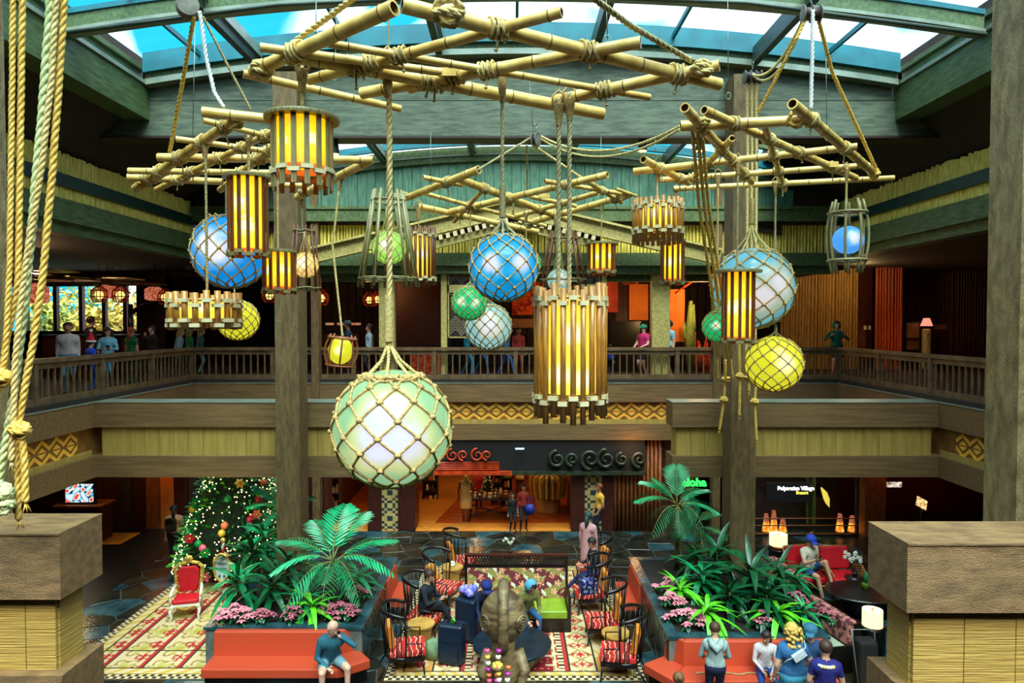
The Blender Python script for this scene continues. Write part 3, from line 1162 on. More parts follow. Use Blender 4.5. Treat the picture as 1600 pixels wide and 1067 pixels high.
r4, Y4 = raft('hanging_bamboo_raft', .0398, .000179, [
    (748, 265, 636, 309, .115), (715, 279, 886, 343, .115), (661, 277, 722, 289, .07), (663, 302, 853, 353, .065),
    (653, 322, 840, 362, .10), (758, 293, 710, 346, .07), (704, 331, 949, 273, .105), (806, 338, 934, 301, .085),
    (834, 346, 985, 304, .105), (851, 283, 968, 302, .07), (917, 283, 971, 316, .075), (827, 307, 900, 322, .07), (962, 295, 994, 306, .05)],
    'farthest bamboo raft hanging in front of the wooden gable', .022, 1.28)
# small planks lying on the rafts
for (px, py, Yf, par) in ((702, 113, Y1, r1), (1298, 257, Y3, r3), (850, 306, Y4, r4)):
    Y = Yf(px, py)
    p = at(px, py, Y)
    MB().cbox(p, .22, .05, .085).build('plank', M['bamboo'], par, world=True)


def knot(b, p, r, seed=0, R_=None):
    """bulky knot of thick rope"""
    rr = random.Random(seed)
    R_ = R_ or r * 2.2
    p = Vector(p)
    for k in range(4):
        A = Matrix.Rotation(rr.uniform(0, PI), 3, 'X') @ Matrix.Rotation(rr.uniform(0, PI), 3, 'Z')
        pts = []
        for i in range(13):
            a = 2 * PI * i / 12
            v = A @ Vector((math.cos(a) * R_, math.sin(a) * R_ * .8, math.sin(2 * a) * r * .5))
            pts.append(p + v + Vector((rr.uniform(-1, 1), rr.uniform(-1, 1), rr.uniform(-1, 1))) * r * .2)
        helix_rope(b, pts, r, seg=6)
    return b


def rope(name, pts, r, m, label, knots=(), fray=False, grp=None):
    b = MB()
    helix_rope(b, pts, r)
    for i, p in enumerate(knots): knot(b, p, r, i)
    if fray: frayed_end(b, pts[-1], Vector(pts[-1]) - Vector(pts[-2]), r)
    c = Vector(pts[0])
    return tag(b.build(name, m, org=c), label, 'rope', grp)


def A(px, py, Y): return at(px, py, Y)


# raft support ropes
rope('rope', [A(560, -8, 6.6), A(500, 36, 7.0), A(446, 76, 7.2)], .032, M['rope'], 'thick rope sloping down to the knot at the left tip of the largest raft')
rope('rope', [A(920, -8, 6.3), A(985, 40, 6.8), A(1080, 95, 7.3)], .032, M['rope_grey'], 'thick grey rope sloping down to the right tip of the largest raft')
for (px, py, par, Yf, s, m, R_) in ((410, 108, r1, Y1, .03, 'rope', .1), (700, 18, r1, Y1, .036, 'rope', .13), (1098, 108, r1, Y1, .03, 'rope', .11),
                                    (368, 190, r2, Y2, .024, 'rope', .09), (225, 286, r2, Y2, .022, 'rope_gold', .09), (290, 276, r2, Y2, .02, 'rope', .07), (475, 300, r2, Y2, .02, 'rope_grey', .08),
                                    (1245, 185, r3, Y3, .024, 'rope_gold', .11), (1366, 270, r3, Y3, .022, 'rope_gold', .09), (1100, 190, r3, Y3, .022, 'rope', .07), (1058, 281, r3, Y3, .018, 'rope', .06),
                                    (632, 306, r4, Y4, .024, 'rope', .08), (971, 305, r4, Y4, .026, 'rope', .1), (826, 350, r4, Y4, .022, 'rope_grey', .09)):
    b = MB(); knot(b, A(px, py, Yf(px, py) - .02), s, px, R_)
    b.build('rope_knot', M[m], par, world=True)

# pulley blocks
def pulley(px, py, Y, r, th, rz, label, m='pulley', wheels=2):
    p = A(px, py, Y)
    root = empty('pulley_block', p, label, 'pulley', rz=rz)
    for s in [(-1 + 2 * i / wheels) for i in range(wheels + 1)]:
        b = MB()
        n = 20
        Mx = Matrix.Rotation(PI / 2, 4, 'X')
        b.lathe([(0, s * th / 2 - .008), (r, s * th / 2 - .008), (r * 1.04, s * th / 2), (r, s * th / 2 + .008), (0, s * th / 2 + .008)], (0, 0, 0), n, M=Mx, smooth=False)
        b.build('cheek_plate', M[m], root)
    b = MB(); b.lathe([(0, -th / 2), (r * .82, -th / 2), (r * .74, 0), (r * .82, th / 2), (0, th / 2)], n=18, M=Matrix.Rotation(PI / 2, 4, 'X')); b.build('sheave', M['frame_dark'], root)
    b = MB(); b.tube([(0, 0, r * .8), (0, 0, r * 1.8)], .012, 6); b.tube([(.04 * math.cos(a), 0, r * 1.9 + .05 * math.sin(a)) for a in [i * PI / 6 for i in range(12)]], .009, 6, closed=True)
    b.build('shackle', M['wire'], root)
    return root


pulley(293, 10, 8.6, .13, .13, .5, 'dark striped pulley block hanging above the left raft', wheels=3)
pulley(1268, 22, 9.2, .11, .22, 1.5, 'grey double pulley block hanging above the right raft', wheels=2)
pulley(837, 218, 12.5, .13, .08, 1.1, 'pale round pulley block hanging in front of the far skylight', wheels=1)
pulley(1176, 121, 13.2, .13, .3, 1.55, 'wide pulley block fixed in front of the right column', wheels=3)
rope('rope', [A(303, 26, 8.6), A(285, 130, 9.2), A(265, 238, 9.8)], .028, M['rope_gold'], 'golden rope from the dark pulley block down to the left raft')
rope('rope', [A(312, 18, 8.5), A(322, 90, 8.5), A(335, 145, 8.5), A(350, 168, 8.5)], .026, M['rope_white'], 'whitish rope curving from the dark pulley block to the left raft')
rope('rope', [A(317, 26, 8.6), A(352, 95, 8.8), A(392, 172, 9.0)], .018, M['rope_grey'], 'thin brown rope from the dark pulley block running right to the left raft')
rope('rope', [A(1262, 22, 9.2), A(1245, 60, 9.2), A(1185, 175, 9.8)], .026, M['rope_gold'], 'golden rope slanting from the grey double block to the middle of the right raft')
rope('rope', [A(1270, 16, 9.1), A(1269, 90, 9.1), A(1267, 170, 9.1)], .026, M['rope_white'], 'white braided rope from the grey double block to the right raft')
rope('rope', [A(1277, 24, 9.2), A(1300, 112, 9.8), A(1368, 262, 10.8)], .028, M['rope_gold'], 'golden rope from the grey double block down to the right tip of the right raft')
for k in (0, 1):
    rope('rope', sag(A(1252, 36 + 6 * k, 9.3), A(1176, 116, 13.1), .25 + .1 * k), .022, M['rope'], ('upper', 'lower')[k] + ' of the pair of ropes sagging between the grey double block and the wide block', grp='sagging pair of ropes above the right raft')
    rope('rope', sag(A(846, 213 + 4 * k, 12.5), A(1062, 197 + 5 * k, 9.6), .30 + .05 * k), .02, M['rope'], ('upper', 'lower')[k] + ' of the pair of ropes sagging between the pale round block and the right raft', grp='sagging pair of ropes beside the pale round block')
rope('rope', [A(828, 216, 12.5), A(746, 266, 11.8)], .022, M['rope_grey'], 'grey rope slanting down left from the pale round block to the farthest raft')
rope('rope', [A(832, 226, 12.5), A(912, 280, 12.6)], .024, M['rope'], 'rope slanting down right from the pale round block to the farthest raft')
rope('rope', [A(823, 226, 12.6), A(824, 300, 13.3)], .02, M['rope_grey'], 'short upright rope under the pale round block')
for i, x in enumerate((1167, 1174, 1181)):
    rope('rope', [A(x, 132, 13.2), A(x + 1, 230, 13.2), A(x - 1, 560, 13.4)], .028, M['rope'], ('left', 'middle', 'right')[i] + ' of three upright ropes down the front of the right column', grp='three ropes down the right column')
# ropes from the right raft tip down to the knots by the column
Z = 10.6
for i, (x0, x1) in enumerate(((1078, 1112), (1086, 1120), (1093, 1127))):
    rope('rope', [A(x0 + 3, 196, 9.05), A(x0 + 14, 320, 9.8), A(x1, 450, 10.7), A(x1 + 8 + i * 3, 560, 13.3), A(x1 + 10 + i * 4, 592, 13.4)], .026, M['rope_gold'],
         ('left', 'middle', 'right')[i] + ' of three ropes falling beside the clear blue float to the knots', grp='three ropes falling beside the clear blue float')
KR = [((1133, 592), (1131, 625), (1124, 672)), ((1155, 540), (1156, 588), (1155, 650)), ((1171, 570), (1170, 590), (1170, 612)), ((1181, 600), (1179, 628), (1182, 688))]
KL = ['double knotted', 'short single knotted', 'shortest frayed', 'longest low hanging']
for i, (p, k, e) in enumerate(KR):
    Yk = 13.6
    rope('rope', [A(p[0], p[1] - 30, Yk), A(*p, Yk), A(*k, Yk), A(*e, Yk)], .03, M['rope_gold'], KL[i] + ' rope tail in front of the right column',
         knots=[A(*k, Yk)] + ([A(1134, 592, Yk)] if i == 0 else []), fray=True)

# near left bundle of thick ropes
YR = 5.2
B = [
    ([(20, -10), (19, 130), (17, 267), (15, 420), (8, 560), (-10, 640)], .022, 'rope_gold', 'outermost golden rope of the bundle by the left edge column', 0),
    ([(35, -10), (31, 267), (28, 440), (10, 534), (2, 600)], .026, 'rope_gold', 'second golden rope of the bundle, ending in a knot by the left column', 0),
    ([(80, -10), (70, 130), (58, 267), (38, 480), (28, 560), (12, 680), (-4, 760)], .034, 'rope_pale', 'thickest pale green rope of the near bundle', 0),
    ([(88, -10), (80, 130), (64, 267), (36, 440), (24, 560), (18, 720)], .024, 'rope', 'tan rope running beside the thickest pale rope and fraying low', 1),
    ([(101, -10), (92, 130), (82, 267), (66, 440), (52, 534), (38, 610), (29, 662)], .028, 'rope_gold', 'rightmost golden rope of the near bundle', 0),
    ([(30, 672), (29, 730), (28, 800), (29, 812)], .026, 'rope_gold', 'golden rope tail hanging straight under the near knot', 1),
    ([(33, 675), (38, 720), (40, 785)], .028, 'rope_gold', 'golden frayed rope tail beside the straight tail', 1)]
for i, (pp_, r, m, lb, fr) in enumerate(B):
    rope('rope', [A(x, y, YR + .05 * (i % 3)) for x, y in pp_], r, M[m], lb, fray=bool(fr),
         knots=[A(4, 590, YR)] if i == 1 else ([A(31, 672, YR)] if i == 4 else ([A(0, 770, YR), A(2, 790, YR)] if i == 2 else ())))

# thin suspension wires
for wi, (x, y0, x1, y1, Y) in enumerate(((494, -8, 494, 56, 7.2), (947, -8, 949, 62, 7.3), (1137, -8, 1138, 150, 9.0), (305, 30, 301, 222, 9.3), (827, 120, 833, 206, 12.5), (526, 30, 523, 120, 8),
                           (673, 205, 673, 285, 12.6), (939, 214, 939, 268, 12.4), (1024, 218, 1024, 245, 10.8), (1290, 40, 1292, 215, 9.6))):
    b = MB(); b.tube([A(x, y0, Y), A(x1, y1, Y)], .006, 5)
    b.tube([A(x1, y1, Y) + Vector((.03 * math.cos(a), 0, .045 * math.sin(a))) for a in [i * PI / 5 for i in range(10)]], .007, 5, closed=True)
    tag(b.build('suspension_wire', M['wire']), 'thin steel wire with an eyelet, ' + ('at the left of the largest raft', 'at the right of the largest raft', 'above the left tip of the right raft', 'above the left raft', 'holding the pale round block', 'in the middle of the largest raft', 'at the left of the farthest raft', 'at the right of the farthest raft', 'low at the left tip of the right raft', 'at the right of the right raft')[wi], 'wire', 'thin wires holding the rafts')


# ---------------------------------------------------------------- glass floats
def glass_float_mat(name, c, hot, spots, size=.55, c2=None, st=1.0):
    """lit glass: bulbs inside shine through at the given directions"""
    m, nt, bs = mk(name)
    tc = nt.nodes.new('ShaderNodeTexCoord')
    nr = nt.nodes.new('ShaderNodeVectorMath'); nr.operation = 'NORMALIZE'
    nt.links.new(tc.outputs['Object'], nr.inputs[0])
    nz = nt.nodes.new('ShaderNodeTexNoise'); nz.inputs['Scale'].default_value = 2.2; nz.inputs['Detail'].default_value = 3
    nt.links.new(nr.outputs[0], nz.inputs['Vector'])
    acc = None
    for s in spots:
        dt = nt.nodes.new('ShaderNodeVectorMath'); dt.operation = 'DISTANCE'
        dt.inputs[1].default_value = Vector(s).normalized()
        nt.links.new(nr.outputs[0], dt.inputs[0])
        ad = nt.nodes.new('ShaderNodeMath'); ad.operation = 'MULTIPLY_ADD'
        nt.links.new(nz.outputs[0], ad.inputs[0]); ad.inputs[1].default_value = .55
        nt.links.new(dt.outputs['Value'], ad.inputs[2])
        if acc is None: acc = ad.outputs[0]
        else:
            mn = nt.nodes.new('ShaderNodeMath'); mn.operation = 'SMOOTH_MIN'; mn.inputs[2].default_value = .15
            nt.links.new(acc, mn.inputs[0]); nt.links.new(ad.outputs[0], mn.inputs[1]); acc = mn.outputs[0]
    cr = nt.nodes.new('ShaderNodeValToRGB')
    e = cr.color_ramp.elements
    e[0].position = .36 + .10 * size; e[0].color = hot
    e[1].position = min(.98, .40 + size * .9); e[1].color = c
    if c2:
        x = e.new(min(.9, .39 + size * .5)); x.color = c2
    nt.links.new(acc, cr.inputs[0])
    # even, dimmed body colour of the glass
    bs.inputs['Base Color'].default_value = (c[0] * .35, c[1] * .35, c[2] * .35, 1)
    nt.links.new(cr.outputs[0], bs.inputs['Emission Color'])
    bs.inputs['Emission Strength'].default_value = st
    bs.inputs['Roughness'].default_value = .22
    bs.inputs['Coat Weight'].default_value = .12
    bs.inputs['Specular IOR Level'].default_value = .25
    return m


FM = {
    'pearl': glass_float_mat('pearl_green_glass', rgb(140, 184, 136), rgb(226, 222, 250), [(-.05, -1, -.1), (.38, -1, -.05), (.1, -1, .35)], .75, rgb(206, 210, 140), .95),
    'blue': glass_float_mat('blue_glass', rgb(0, 138, 200), rgb(232, 226, 246), [(-.42, -1, .02), (.60, -1, .12)], .48, rgb(60, 176, 226), .95),
    'blue2': glass_float_mat('deep_blue_glass', rgb(8, 132, 212), rgb(246, 240, 240), [(.05, -1, -.05), (-.2, -1, .1)], .62, rgb(110, 176, 226), .95),
    'green': glass_float_mat('green_glass', rgb(10, 168, 92), rgb(240, 240, 200), [(-.5, -1, .05), (.45, -1, .0)], .34, rgb(60, 200, 150), .95),
    'milk': glass_float_mat('milky_glass', rgb(140, 190, 190), rgb(232, 226, 240), [(.1, -1, .1)], .75, rgb(206, 206, 176), .92),
    'clear': glass_float_mat('clear_blue_glass', rgb(96, 168, 186), rgb(236, 222, 222), [(.35, -1, .1), (-.1, -1, -.3)], .6, rgb(176, 188, 156), .8),
    'yellow': glass_float_mat('yellow_glass', rgb(208, 206, 40), rgb(255, 252, 210), [(.1, -1, .1)], .5, rgb(222, 222, 70), 1.0),
    'lime': glass_float_mat('lime_glass', rgb(150, 214, 90), rgb(244, 240, 236), [(0, -1, .1)], .6, rgb(206, 226, 120), .95),
    'cream': glass_float_mat('cream_glass', rgb(236, 196, 110), rgb(255, 246, 216), [(0, -1, .1)], .7, rgb(250, 222, 150), 1.0),
    'paleblue': glass_float_mat('pale_blue_glass', rgb(70, 150, 230), rgb(222, 226, 250), [(0, -1, .1)], .7, rgb(130, 190, 240), 1.0),
}


def net_ball(root, r, N=12, cw=None, top=62, mname='cord', tilt=0.0, knots=True, rows=None):
    """diamond net of knotted cord round a sphere at the root's origin"""
    cw = cw or r * .022
    b = MB(); kb = MB()
    rr = random.Random(int(r * 1000))
    rows = rows or 10
    lats = [top - (top + 82) * i / rows for i in range(rows + 1)]

    def P(i, j, f=1.02):
        la = R(lats[i]) + (rr_off[i][int(j) % N] if 0 < i < rows else 0)
        lo = 2 * PI * (j + (i % 2) * .5) / N + tilt
        return Vector((math.cos(la) * math.cos(lo), math.cos(la) * math.sin(lo), math.sin(la))) * r * f
    rr_off = [[rr.uniform(-.03, .03) for _ in range(N)] for _ in lats]
    for i in range(rows):
        for j in range(N):
            a = P(i, j)
            for dj in ((0, -1) if i % 2 == 0 else (0, 1)):
                c = P(i + 1, j + dj)
                m = (a + c); m = m.normalized() * r * 1.02
                m1 = (a * .5 + m * .5).normalized() * r * 1.02; m2 = (c * .5 + m * .5).normalized() * r * 1.02
                b.tube([a, m1, m, m2, c], cw, 5, caps=False)
            if i > 0: kb.ball(a, cw * 2.3, 6, 4, (1.25, 1.25, .9))
    b.build('net', M[mname], root, kind='stuff')
    if knots: kb.build('net_knots', M[mname], root, kind='stuff')
    return r * math.sin(R(top)), r * math.cos(R(top))


def float_lamp(px, py, rp, Y, key, label, rope_top, gather, wrap=None, N=12, grp=None, ropem='rope', rr_=.02, rows=None, mess=True, lean=0.0, group='netted glass floats'):
    """rope_top=(px,py): where the rope meets the raft; gather = py where strands meet; wrap=(y0,y1) bound length"""
    c = A(px, py, Y)
    s = Y / FPX
    r = rp * s
    root = empty('pendant_glass_float', c, label, 'pendant lamp', group)
    b = MB(); b.ball((0, 0, 0), r, 40, 24); b.build('glass_globe', FM[key], root)
    h, w = net_ball(root, r, N, cw=r * (.024 if rp > 80 else .022), tilt=.26, rows=rows)
    gz = A(px, gather, Y).z - c.z
    ox = (rope_top[0] - px) * s
    g = Vector((ox * .9, 0, gz))
    b = MB()
    k = N // 2 + 2
    for i in range(k):
        a = 2 * PI * i / k + .2
        p = Vector((w * math.cos(a), w * math.sin(a), h))
        helix_rope(b, [p, p.lerp(g, .5) + Vector((-math.cos(a), -math.sin(a), 0)) * w * .12, g + Vector((math.cos(a), math.sin(a), 0)) * rr_ * .6], max(.006, rr_ * .55), seg=6)
    b.build('sling_strands', M[ropem], root)
    if mess:
        b = MB(); q = random.Random(px)
        for k in range(int(30 if rp > 80 else 10)):
            a0 = q.uniform(0, 2 * PI)
            pts = []
            R0 = w * q.uniform(.20, .40)
            cc = Vector((w * .98 * math.cos(a0), w * .98 * math.sin(a0), h + r * .02))
            for i in range(11):
                t = 2 * PI * i / 10
                v = Vector((math.cos(a0), math.sin(a0), 0)) * math.cos(t) * R0 * .6 + Vector((-math.sin(a0), math.cos(a0), 0)) * math.sin(t) * R0 * 1.3
                v.z += -abs(math.cos(t)) * R0 * .25 + q.uniform(-.2, .3) * R0
                pts.append(cc + v)
            b.tube(pts, r * .031, 5)
        b.tube([(w * math.cos(2 * PI * i / 24), w * math.sin(2 * PI * i / 24), h + .01 * math.sin(i * 2.1)) for i in range(24)], r * .03, 6, closed=True)
        b.build('cord_wreath', M['cord'], root)
    top = A(rope_top[0], rope_top[1], Y) - c
    top.y = 0
    if wrap:
        z0 = A(px, wrap[0], Y).z - c.z; z1 = A(px, wrap[1], Y).z - c.z
        b = MB()
        n = int((z0 - z1) / (rr_ * .55))
        pr = []
        for i in range(n + 1):
            z = z1 + (z0 - z1) * i / n
            pr += [(rr_ * 1.45, z), (rr_ * 1.75, z + (z0 - z1) / n * .5)]
        b.lathe([(0, z1)] + pr + [(0, z0)], (g.x, 0, 0), 12)
        b.build('cord_wrapping', M[ropem], root)
    b = MB()
    helix_rope(b, [g, Vector((top.x, 0, (top.z + g.z) / 2)), top + Vector((0, 0, .05))], rr_)
    if rp < 50: cord_cone(root, top, .045, .022, .18)
    b.build('hanging_rope', M[ropem], root)
    return root


def cord_cone(root, p, r0, r1, h, m='cord'):
    """wound cone of cord that ties a rope to its pole; p = top centre in root space"""
    b = MB()
    n = 9
    pr = [(0, -h)]
    for i in range(n):
        t = i / (n - 1)
        rr_ = r1 + (r0 - r1) * t
        z = -h + h * t
        pr += [(rr_ * .86, z), (rr_ * 1.06, z + h / n * .5)]
    pr += [(0, 0.02)]
    b.lathe(pr, p, 12)
    b.tube([Vector(p) + Vector((-r0, 0, 0)), Vector(p) + Vector((-r0 * 1.05, 0, r0 * 1.6)), Vector(p) + Vector((0, 0, r0 * 2.6)), Vector(p) + Vector((r0 * 1.05, 0, r0 * 1.6)), Vector(p) + Vector((r0, 0, 0))], r0 * .2, 6)
    b.build('cord_binding', M[m], root)


def hang(root, c, top, Y, r, m='rope', cone=None):
    t = A(top[0], top[1], Y) - c
    t.y = 0; t = Matrix.Rotation(-root.rotation_euler.y, 3, 'Y') @ t
    b = MB(); helix_rope(b, [Vector((t.x if not root.rotation_euler.y else 0, 0, 0)) + Vector((0, 0, hang.z0)), Vector((t.x, 0, t.z * .6)), t + Vector((0, 0, .05))], r, seg=8)
    b.build('hanging_rope', M[m], root)
    if cone: cord_cone(root, t - Vector((0, 0, .04)), cone * 1.35, cone * .6, cone * 4.6)


hang.z0 = 0
f = float_lamp(613, 668, 91, 7.35, 'pearl', 'giant pearl green glass float in a knotted rope net, lowest of all', (608, 118), 540, (462, 534), N=10, rr_=.034, rows=9)
cord_cone(f, Vector(((608 - 613) * 7.35 / FPX, 0, A(608, 102, 7.35).z - A(613, 668, 7.35).z)), .075, .04, .34)
f = float_lamp(787, 417, 53, 7.46, 'blue', 'bright blue netted float hanging in the middle over the far raft', (785, 125), 342, (292, 340), N=11, rr_=.022, ropem='rope_grey', rows=10)
cord_cone(f, Vector((-.015, 0, A(785, 122, 7.46).z - f.location.z)), .06, .03, .26)
f = float_lamp(360, 392, 57, 10.2, 'blue2', 'deep blue netted float hanging at the left behind a tall slat lantern', (356, 272), 336, (290, 334), N=11, rr_=.022, ropem='rope_grey', rows=9)
f = float_lamp(1176, 450, 62, 11.5, 'clear', 'largest clear blue netted float in front of the right column', (1173, 289), 352, (311, 350), N=10, rr_=.024, rows=10)
f = float_lamp(1209, 568, 43, 11.45, 'yellow', 'yellow netted float hanging low beside the right column', (1212, 287), 518, (508, 518), N=11, rr_=.018, rows=10, mess=False, ropem='rope_grey')
f = float_lamp(372, 500, 31, 11.6, 'yellow', 'yellow netted float peeping out behind the short wide bamboo lantern', (366, 282), 462, None, N=12, rr_=.014, mess=False)
f = float_lamp(733, 473, 27, 13.75, 'green', 'small emerald green netted float left under the blue one', (735, 321), 440, None, N=12, rr_=.014, ropem='rope_grey')
f = float_lamp(763, 510, 36, 14.7, 'milk', 'milky white netted float hanging under the bright blue one', (763, 346), 466, None, N=13, rr_=.016, ropem='rope_grey')
f = float_lamp(822, 412, 23, 14.0, 'green', 'small green float mostly hidden behind the bright blue one', (822, 334), 385, None, N=10, rr_=.014)
f = float_lamp(1122, 510, 24, 11.0, 'green', 'small green netted float squeezed behind the slat lantern at the right column', (1122, 275), 480, None, N=11, rr_=.016)

# ---------------------------------------------------------------- lanterns
def paper_mat(name, edge, mid, hot, zr, spots, st=1.0, spread=.30):
    """lamp skin lit from inside by bulbs at heights in object space"""
    m, nt, bs = mk(name)
    tc = nt.nodes.new('ShaderNodeTexCoord')
    sp = nt.nodes.new('ShaderNodeSeparateXYZ')
    nt.links.new(tc.outputs['Object'], sp.inputs[0])
    acc = None
    for (ax, az) in spots:
        d = nt.nodes.new('ShaderNodeVectorMath'); d.operation = 'DISTANCE'
        cb_ = nt.nodes.new('ShaderNodeCombineXYZ')
        nt.links.new(sp.outputs[0], cb_.inputs[0]); nt.links.new(sp.outputs[2], cb_.inputs[2])
        d.inputs[1].default_value = (ax, 0, az)
        nt.links.new(cb_.outputs[0], d.inputs[0])
        if acc is None: acc = d.outputs['Value']
        else:
            mn = nt.nodes.new('ShaderNodeMath'); mn.operation = 'MINIMUM'
            nt.links.new(acc, mn.inputs[0]); nt.links.new(d.outputs['Value'], mn.inputs[1]); acc = mn.outputs[0]
    dv = nt.nodes.new('ShaderNodeMath'); dv.operation = 'DIVIDE'
    nt.links.new(acc, dv.inputs[0]); dv.inputs[1].default_value = zr
    nz = nt.nodes.new('ShaderNodeTexNoise'); nz.inputs['Scale'].default_value = 26; nz.inputs['Detail'].default_value = 4
    nt.links.new(tc.outputs['Object'], nz.inputs['Vector'])
    ma = nt.nodes.new('ShaderNodeMath'); ma.operation = 'MULTIPLY_ADD'
    nt.links.new(nz.outputs[0], ma.inputs[0]); ma.inputs[1].default_value = spread; nt.links.new(dv.outputs[0], ma.inputs[2])
    cr = nt.nodes.new('ShaderNodeValToRGB')
    e = cr.color_ramp.elements
    e[0].position = .18; e[0].color = hot
    e[1].position = 1.0; e[1].color = edge
    x = e.new(.32); x.color = mid
    x = e.new(.68); x.color = [(a + b_) / 2 for a, b_ in zip(mid, edge)]
    nt.links.new(ma.outputs[0], cr.inputs[0])
    nt.links.new(cr.outputs[0], bs.inputs['Emission Color'])
    bs.inputs['Base Color'].default_value = (.3, .18, .03, 1)
    bs.inputs['Emission Strength'].default_value = st
    bs.inputs['Roughness'].default_value = .6
    return m


def disc_lantern(px, wlid, wbody, ylid, y1, y2, Y, rope_top, label, n=14, slat='stave_dark', cone=.035, rr_=.02, ropem='rope', bulbs=None, lidm='stave_grey', group='slatted lanterns with round lids', squat=False):
    """glowing cylinder inside upright slats, under a flat round lid"""
    s = Y / FPX
    c = A(px, ylid, Y)
    root = empty('pendant_slat_lantern', c, label, 'lantern', group)
    rb = wbody / 2 * s; rl = wlid / 2 * s
    z1 = A(px, y1, Y).z - c.z; z2 = A(px, y2, Y).z - c.z
    H = -z1
    bulbs = bulbs or [(-.45 * rb, -H * .55), (.5 * rb, -H * .5)]
    pm = paper_mat('lantern_skin', rgb(236, 122, 8), rgb(252, 214, 20), rgb(255, 252, 200), H * .85, bulbs, 1.3)
    b = MB(); b.lathe([(0, .02), (rl, .02), (rl * 1.01, 0), (rl, -.022), (0, -.022)], n=36, smooth=False); b.build('lid', M[lidm], root)
    b = MB(); b.lathe([(rb * .86, -.02), (rb * .86, z1)], n=32); b.build('glowing_skin', pm, root)
    # floor ring, open below
    b = MB(); b.lathe([(rb * .3, z1 + .01), (rb * .9, z1 + .01), (rb * .9, z1 - .015), (rb * .3, z1 - .015)], n=28, smooth=False); b.build('base_ring', M['glow_amber'], root)
    w = 2 * PI * rb / n * .40
    me = MB().box(-w / 2, w / 2, -.012, .012, z2, -.01).mesh('slat', M[slat])
    cm = MB().box(-w * .8, w * .8, -.02, .02, -.022, .022).mesh('binding_clip', M['clip'] if slat != 'stave_dark' else M['stave_grey'])
    q = random.Random(px)
    for i in range(n):
        a = 2 * PI * (i + .3) / n
        p = (rb * math.cos(a), rb * math.sin(a), 0)
        inst('slat', me, root, p, (0, 0, a + PI / 2), (1, 1, 1 + q.uniform(-.02, .02)))
        inst('binding_clip', cm, root, (p[0] * 1.02, p[1] * 1.02, z1 - .03 - (i % 2) * .035), (0, 0, a + PI / 2), (1.5, 1, 1))
    hang.z0 = 0
    hang(root, c, rope_top, Y, rr_, ropem, cone)
    return root


M['glow_amber'] = emis('amber_base_glow', (1.0, .16, .01, 1), .8)


def stave_lantern(px, w, y0, y1, yb, ybb, Y, rope_tops, label, n=22, m='stave', wi=.78, clips=True, dk=0.0, group='bamboo stave lanterns', jit=.02, cone=.035, rr_=.018, bulbs=None, ropem='rope', two=None, wfac=.62, yin=None, flat=False):
    """ring of split bamboo staves round a glowing core. y0 top, yb upper binding, ybb lower binding, y1 bottom"""
    s = Y / FPX
    c = A(px, (y0 + y1) / 2, Y)
    root = empty('pendant_stave_lantern', c, label, 'lantern', group)
    r = w / 2 * s
    zz = lambda y: A(px, y, Y).z - c.z
    z0, z1, zb, zbb = zz(y0), zz(y1), zz(yb), zz(ybb)
    H = zb - zbb
    zc = (zb + zbb) / 2
    bulbs = bulbs or [(-.3 * r, zc), (.3 * r, zc)]
    pm = paper_mat('lantern_core', rgb(240, 170, 40), rgb(252, 224, 70), rgb(255, 250, 210), max(H * .6, r * .9), bulbs, 1.3, .2)
    b = MB(); b.lathe([(0, zb), (r * wi, zb), (r * wi, zbb), (0, zbb)], n=28, smooth=False); b.build('glowing_core', pm, root)
    sr = PI * r / n * wfac
    bt = MB(); bt.tube([(0, 0, z1), (0, 0, (z0 + z1) / 2), (0, 0, z0)], [sr, sr * .96, sr], 8); me = bt.mesh('bamboo_stave', M[m])
    if flat:
        me = MB().box(-sr, sr, -.012, .012, z1, z0).mesh('bamboo_stave', M[m])
    cm = MB().box(-sr * 1.5, sr * 1.5, -sr * .9 - .01, sr * .9 + .01, -.024, .024).mesh('binding_clip', M['clip'])
    q = random.Random(px)
    for i in range(n):
        a = 2 * PI * (i + .5) / n
        p = Vector((r * math.cos(a), r * math.sin(a), q.uniform(-jit, jit)))
        inst('bamboo_stave', me, root, p, (0, 0, a + PI / 2), (1, 1, 1))
        if clips:
            for zz_ in [zb - .03, zbb - .03] + ([zz(two)] if two else []):
                inst('binding_clip', cm, root, (p.x * 1.01, p.y * 1.01, zz_ - (i % 2) * .05 * min(1.5, r * 3)), (0, 0, a + PI / 2))
    b = MB()
    for zq in (zb - .03, zbb - .05):
        b.tube([(r * .93 * math.cos(2 * PI * i / 28), r * .93 * math.sin(2 * PI * i / 28), zq) for i in range(28)], .014, 6, closed=True)
    b.build('inner_hoops', M['stave_dark'], root, kind='stuff')
    hang.z0 = zb
    for t in rope_tops: hang(root, c, t, Y, rr_, ropem, cone)
    b = MB()
    for k in range(3):
        a = PI * k / 3
        b.bar((r * math.cos(a), r * math.sin(a), zb - .01), (-r * math.cos(a), -r * math.sin(a), zb - .01), .03, .02)
    b.build('cross_bars', M['stave_dark'], root)
    return root


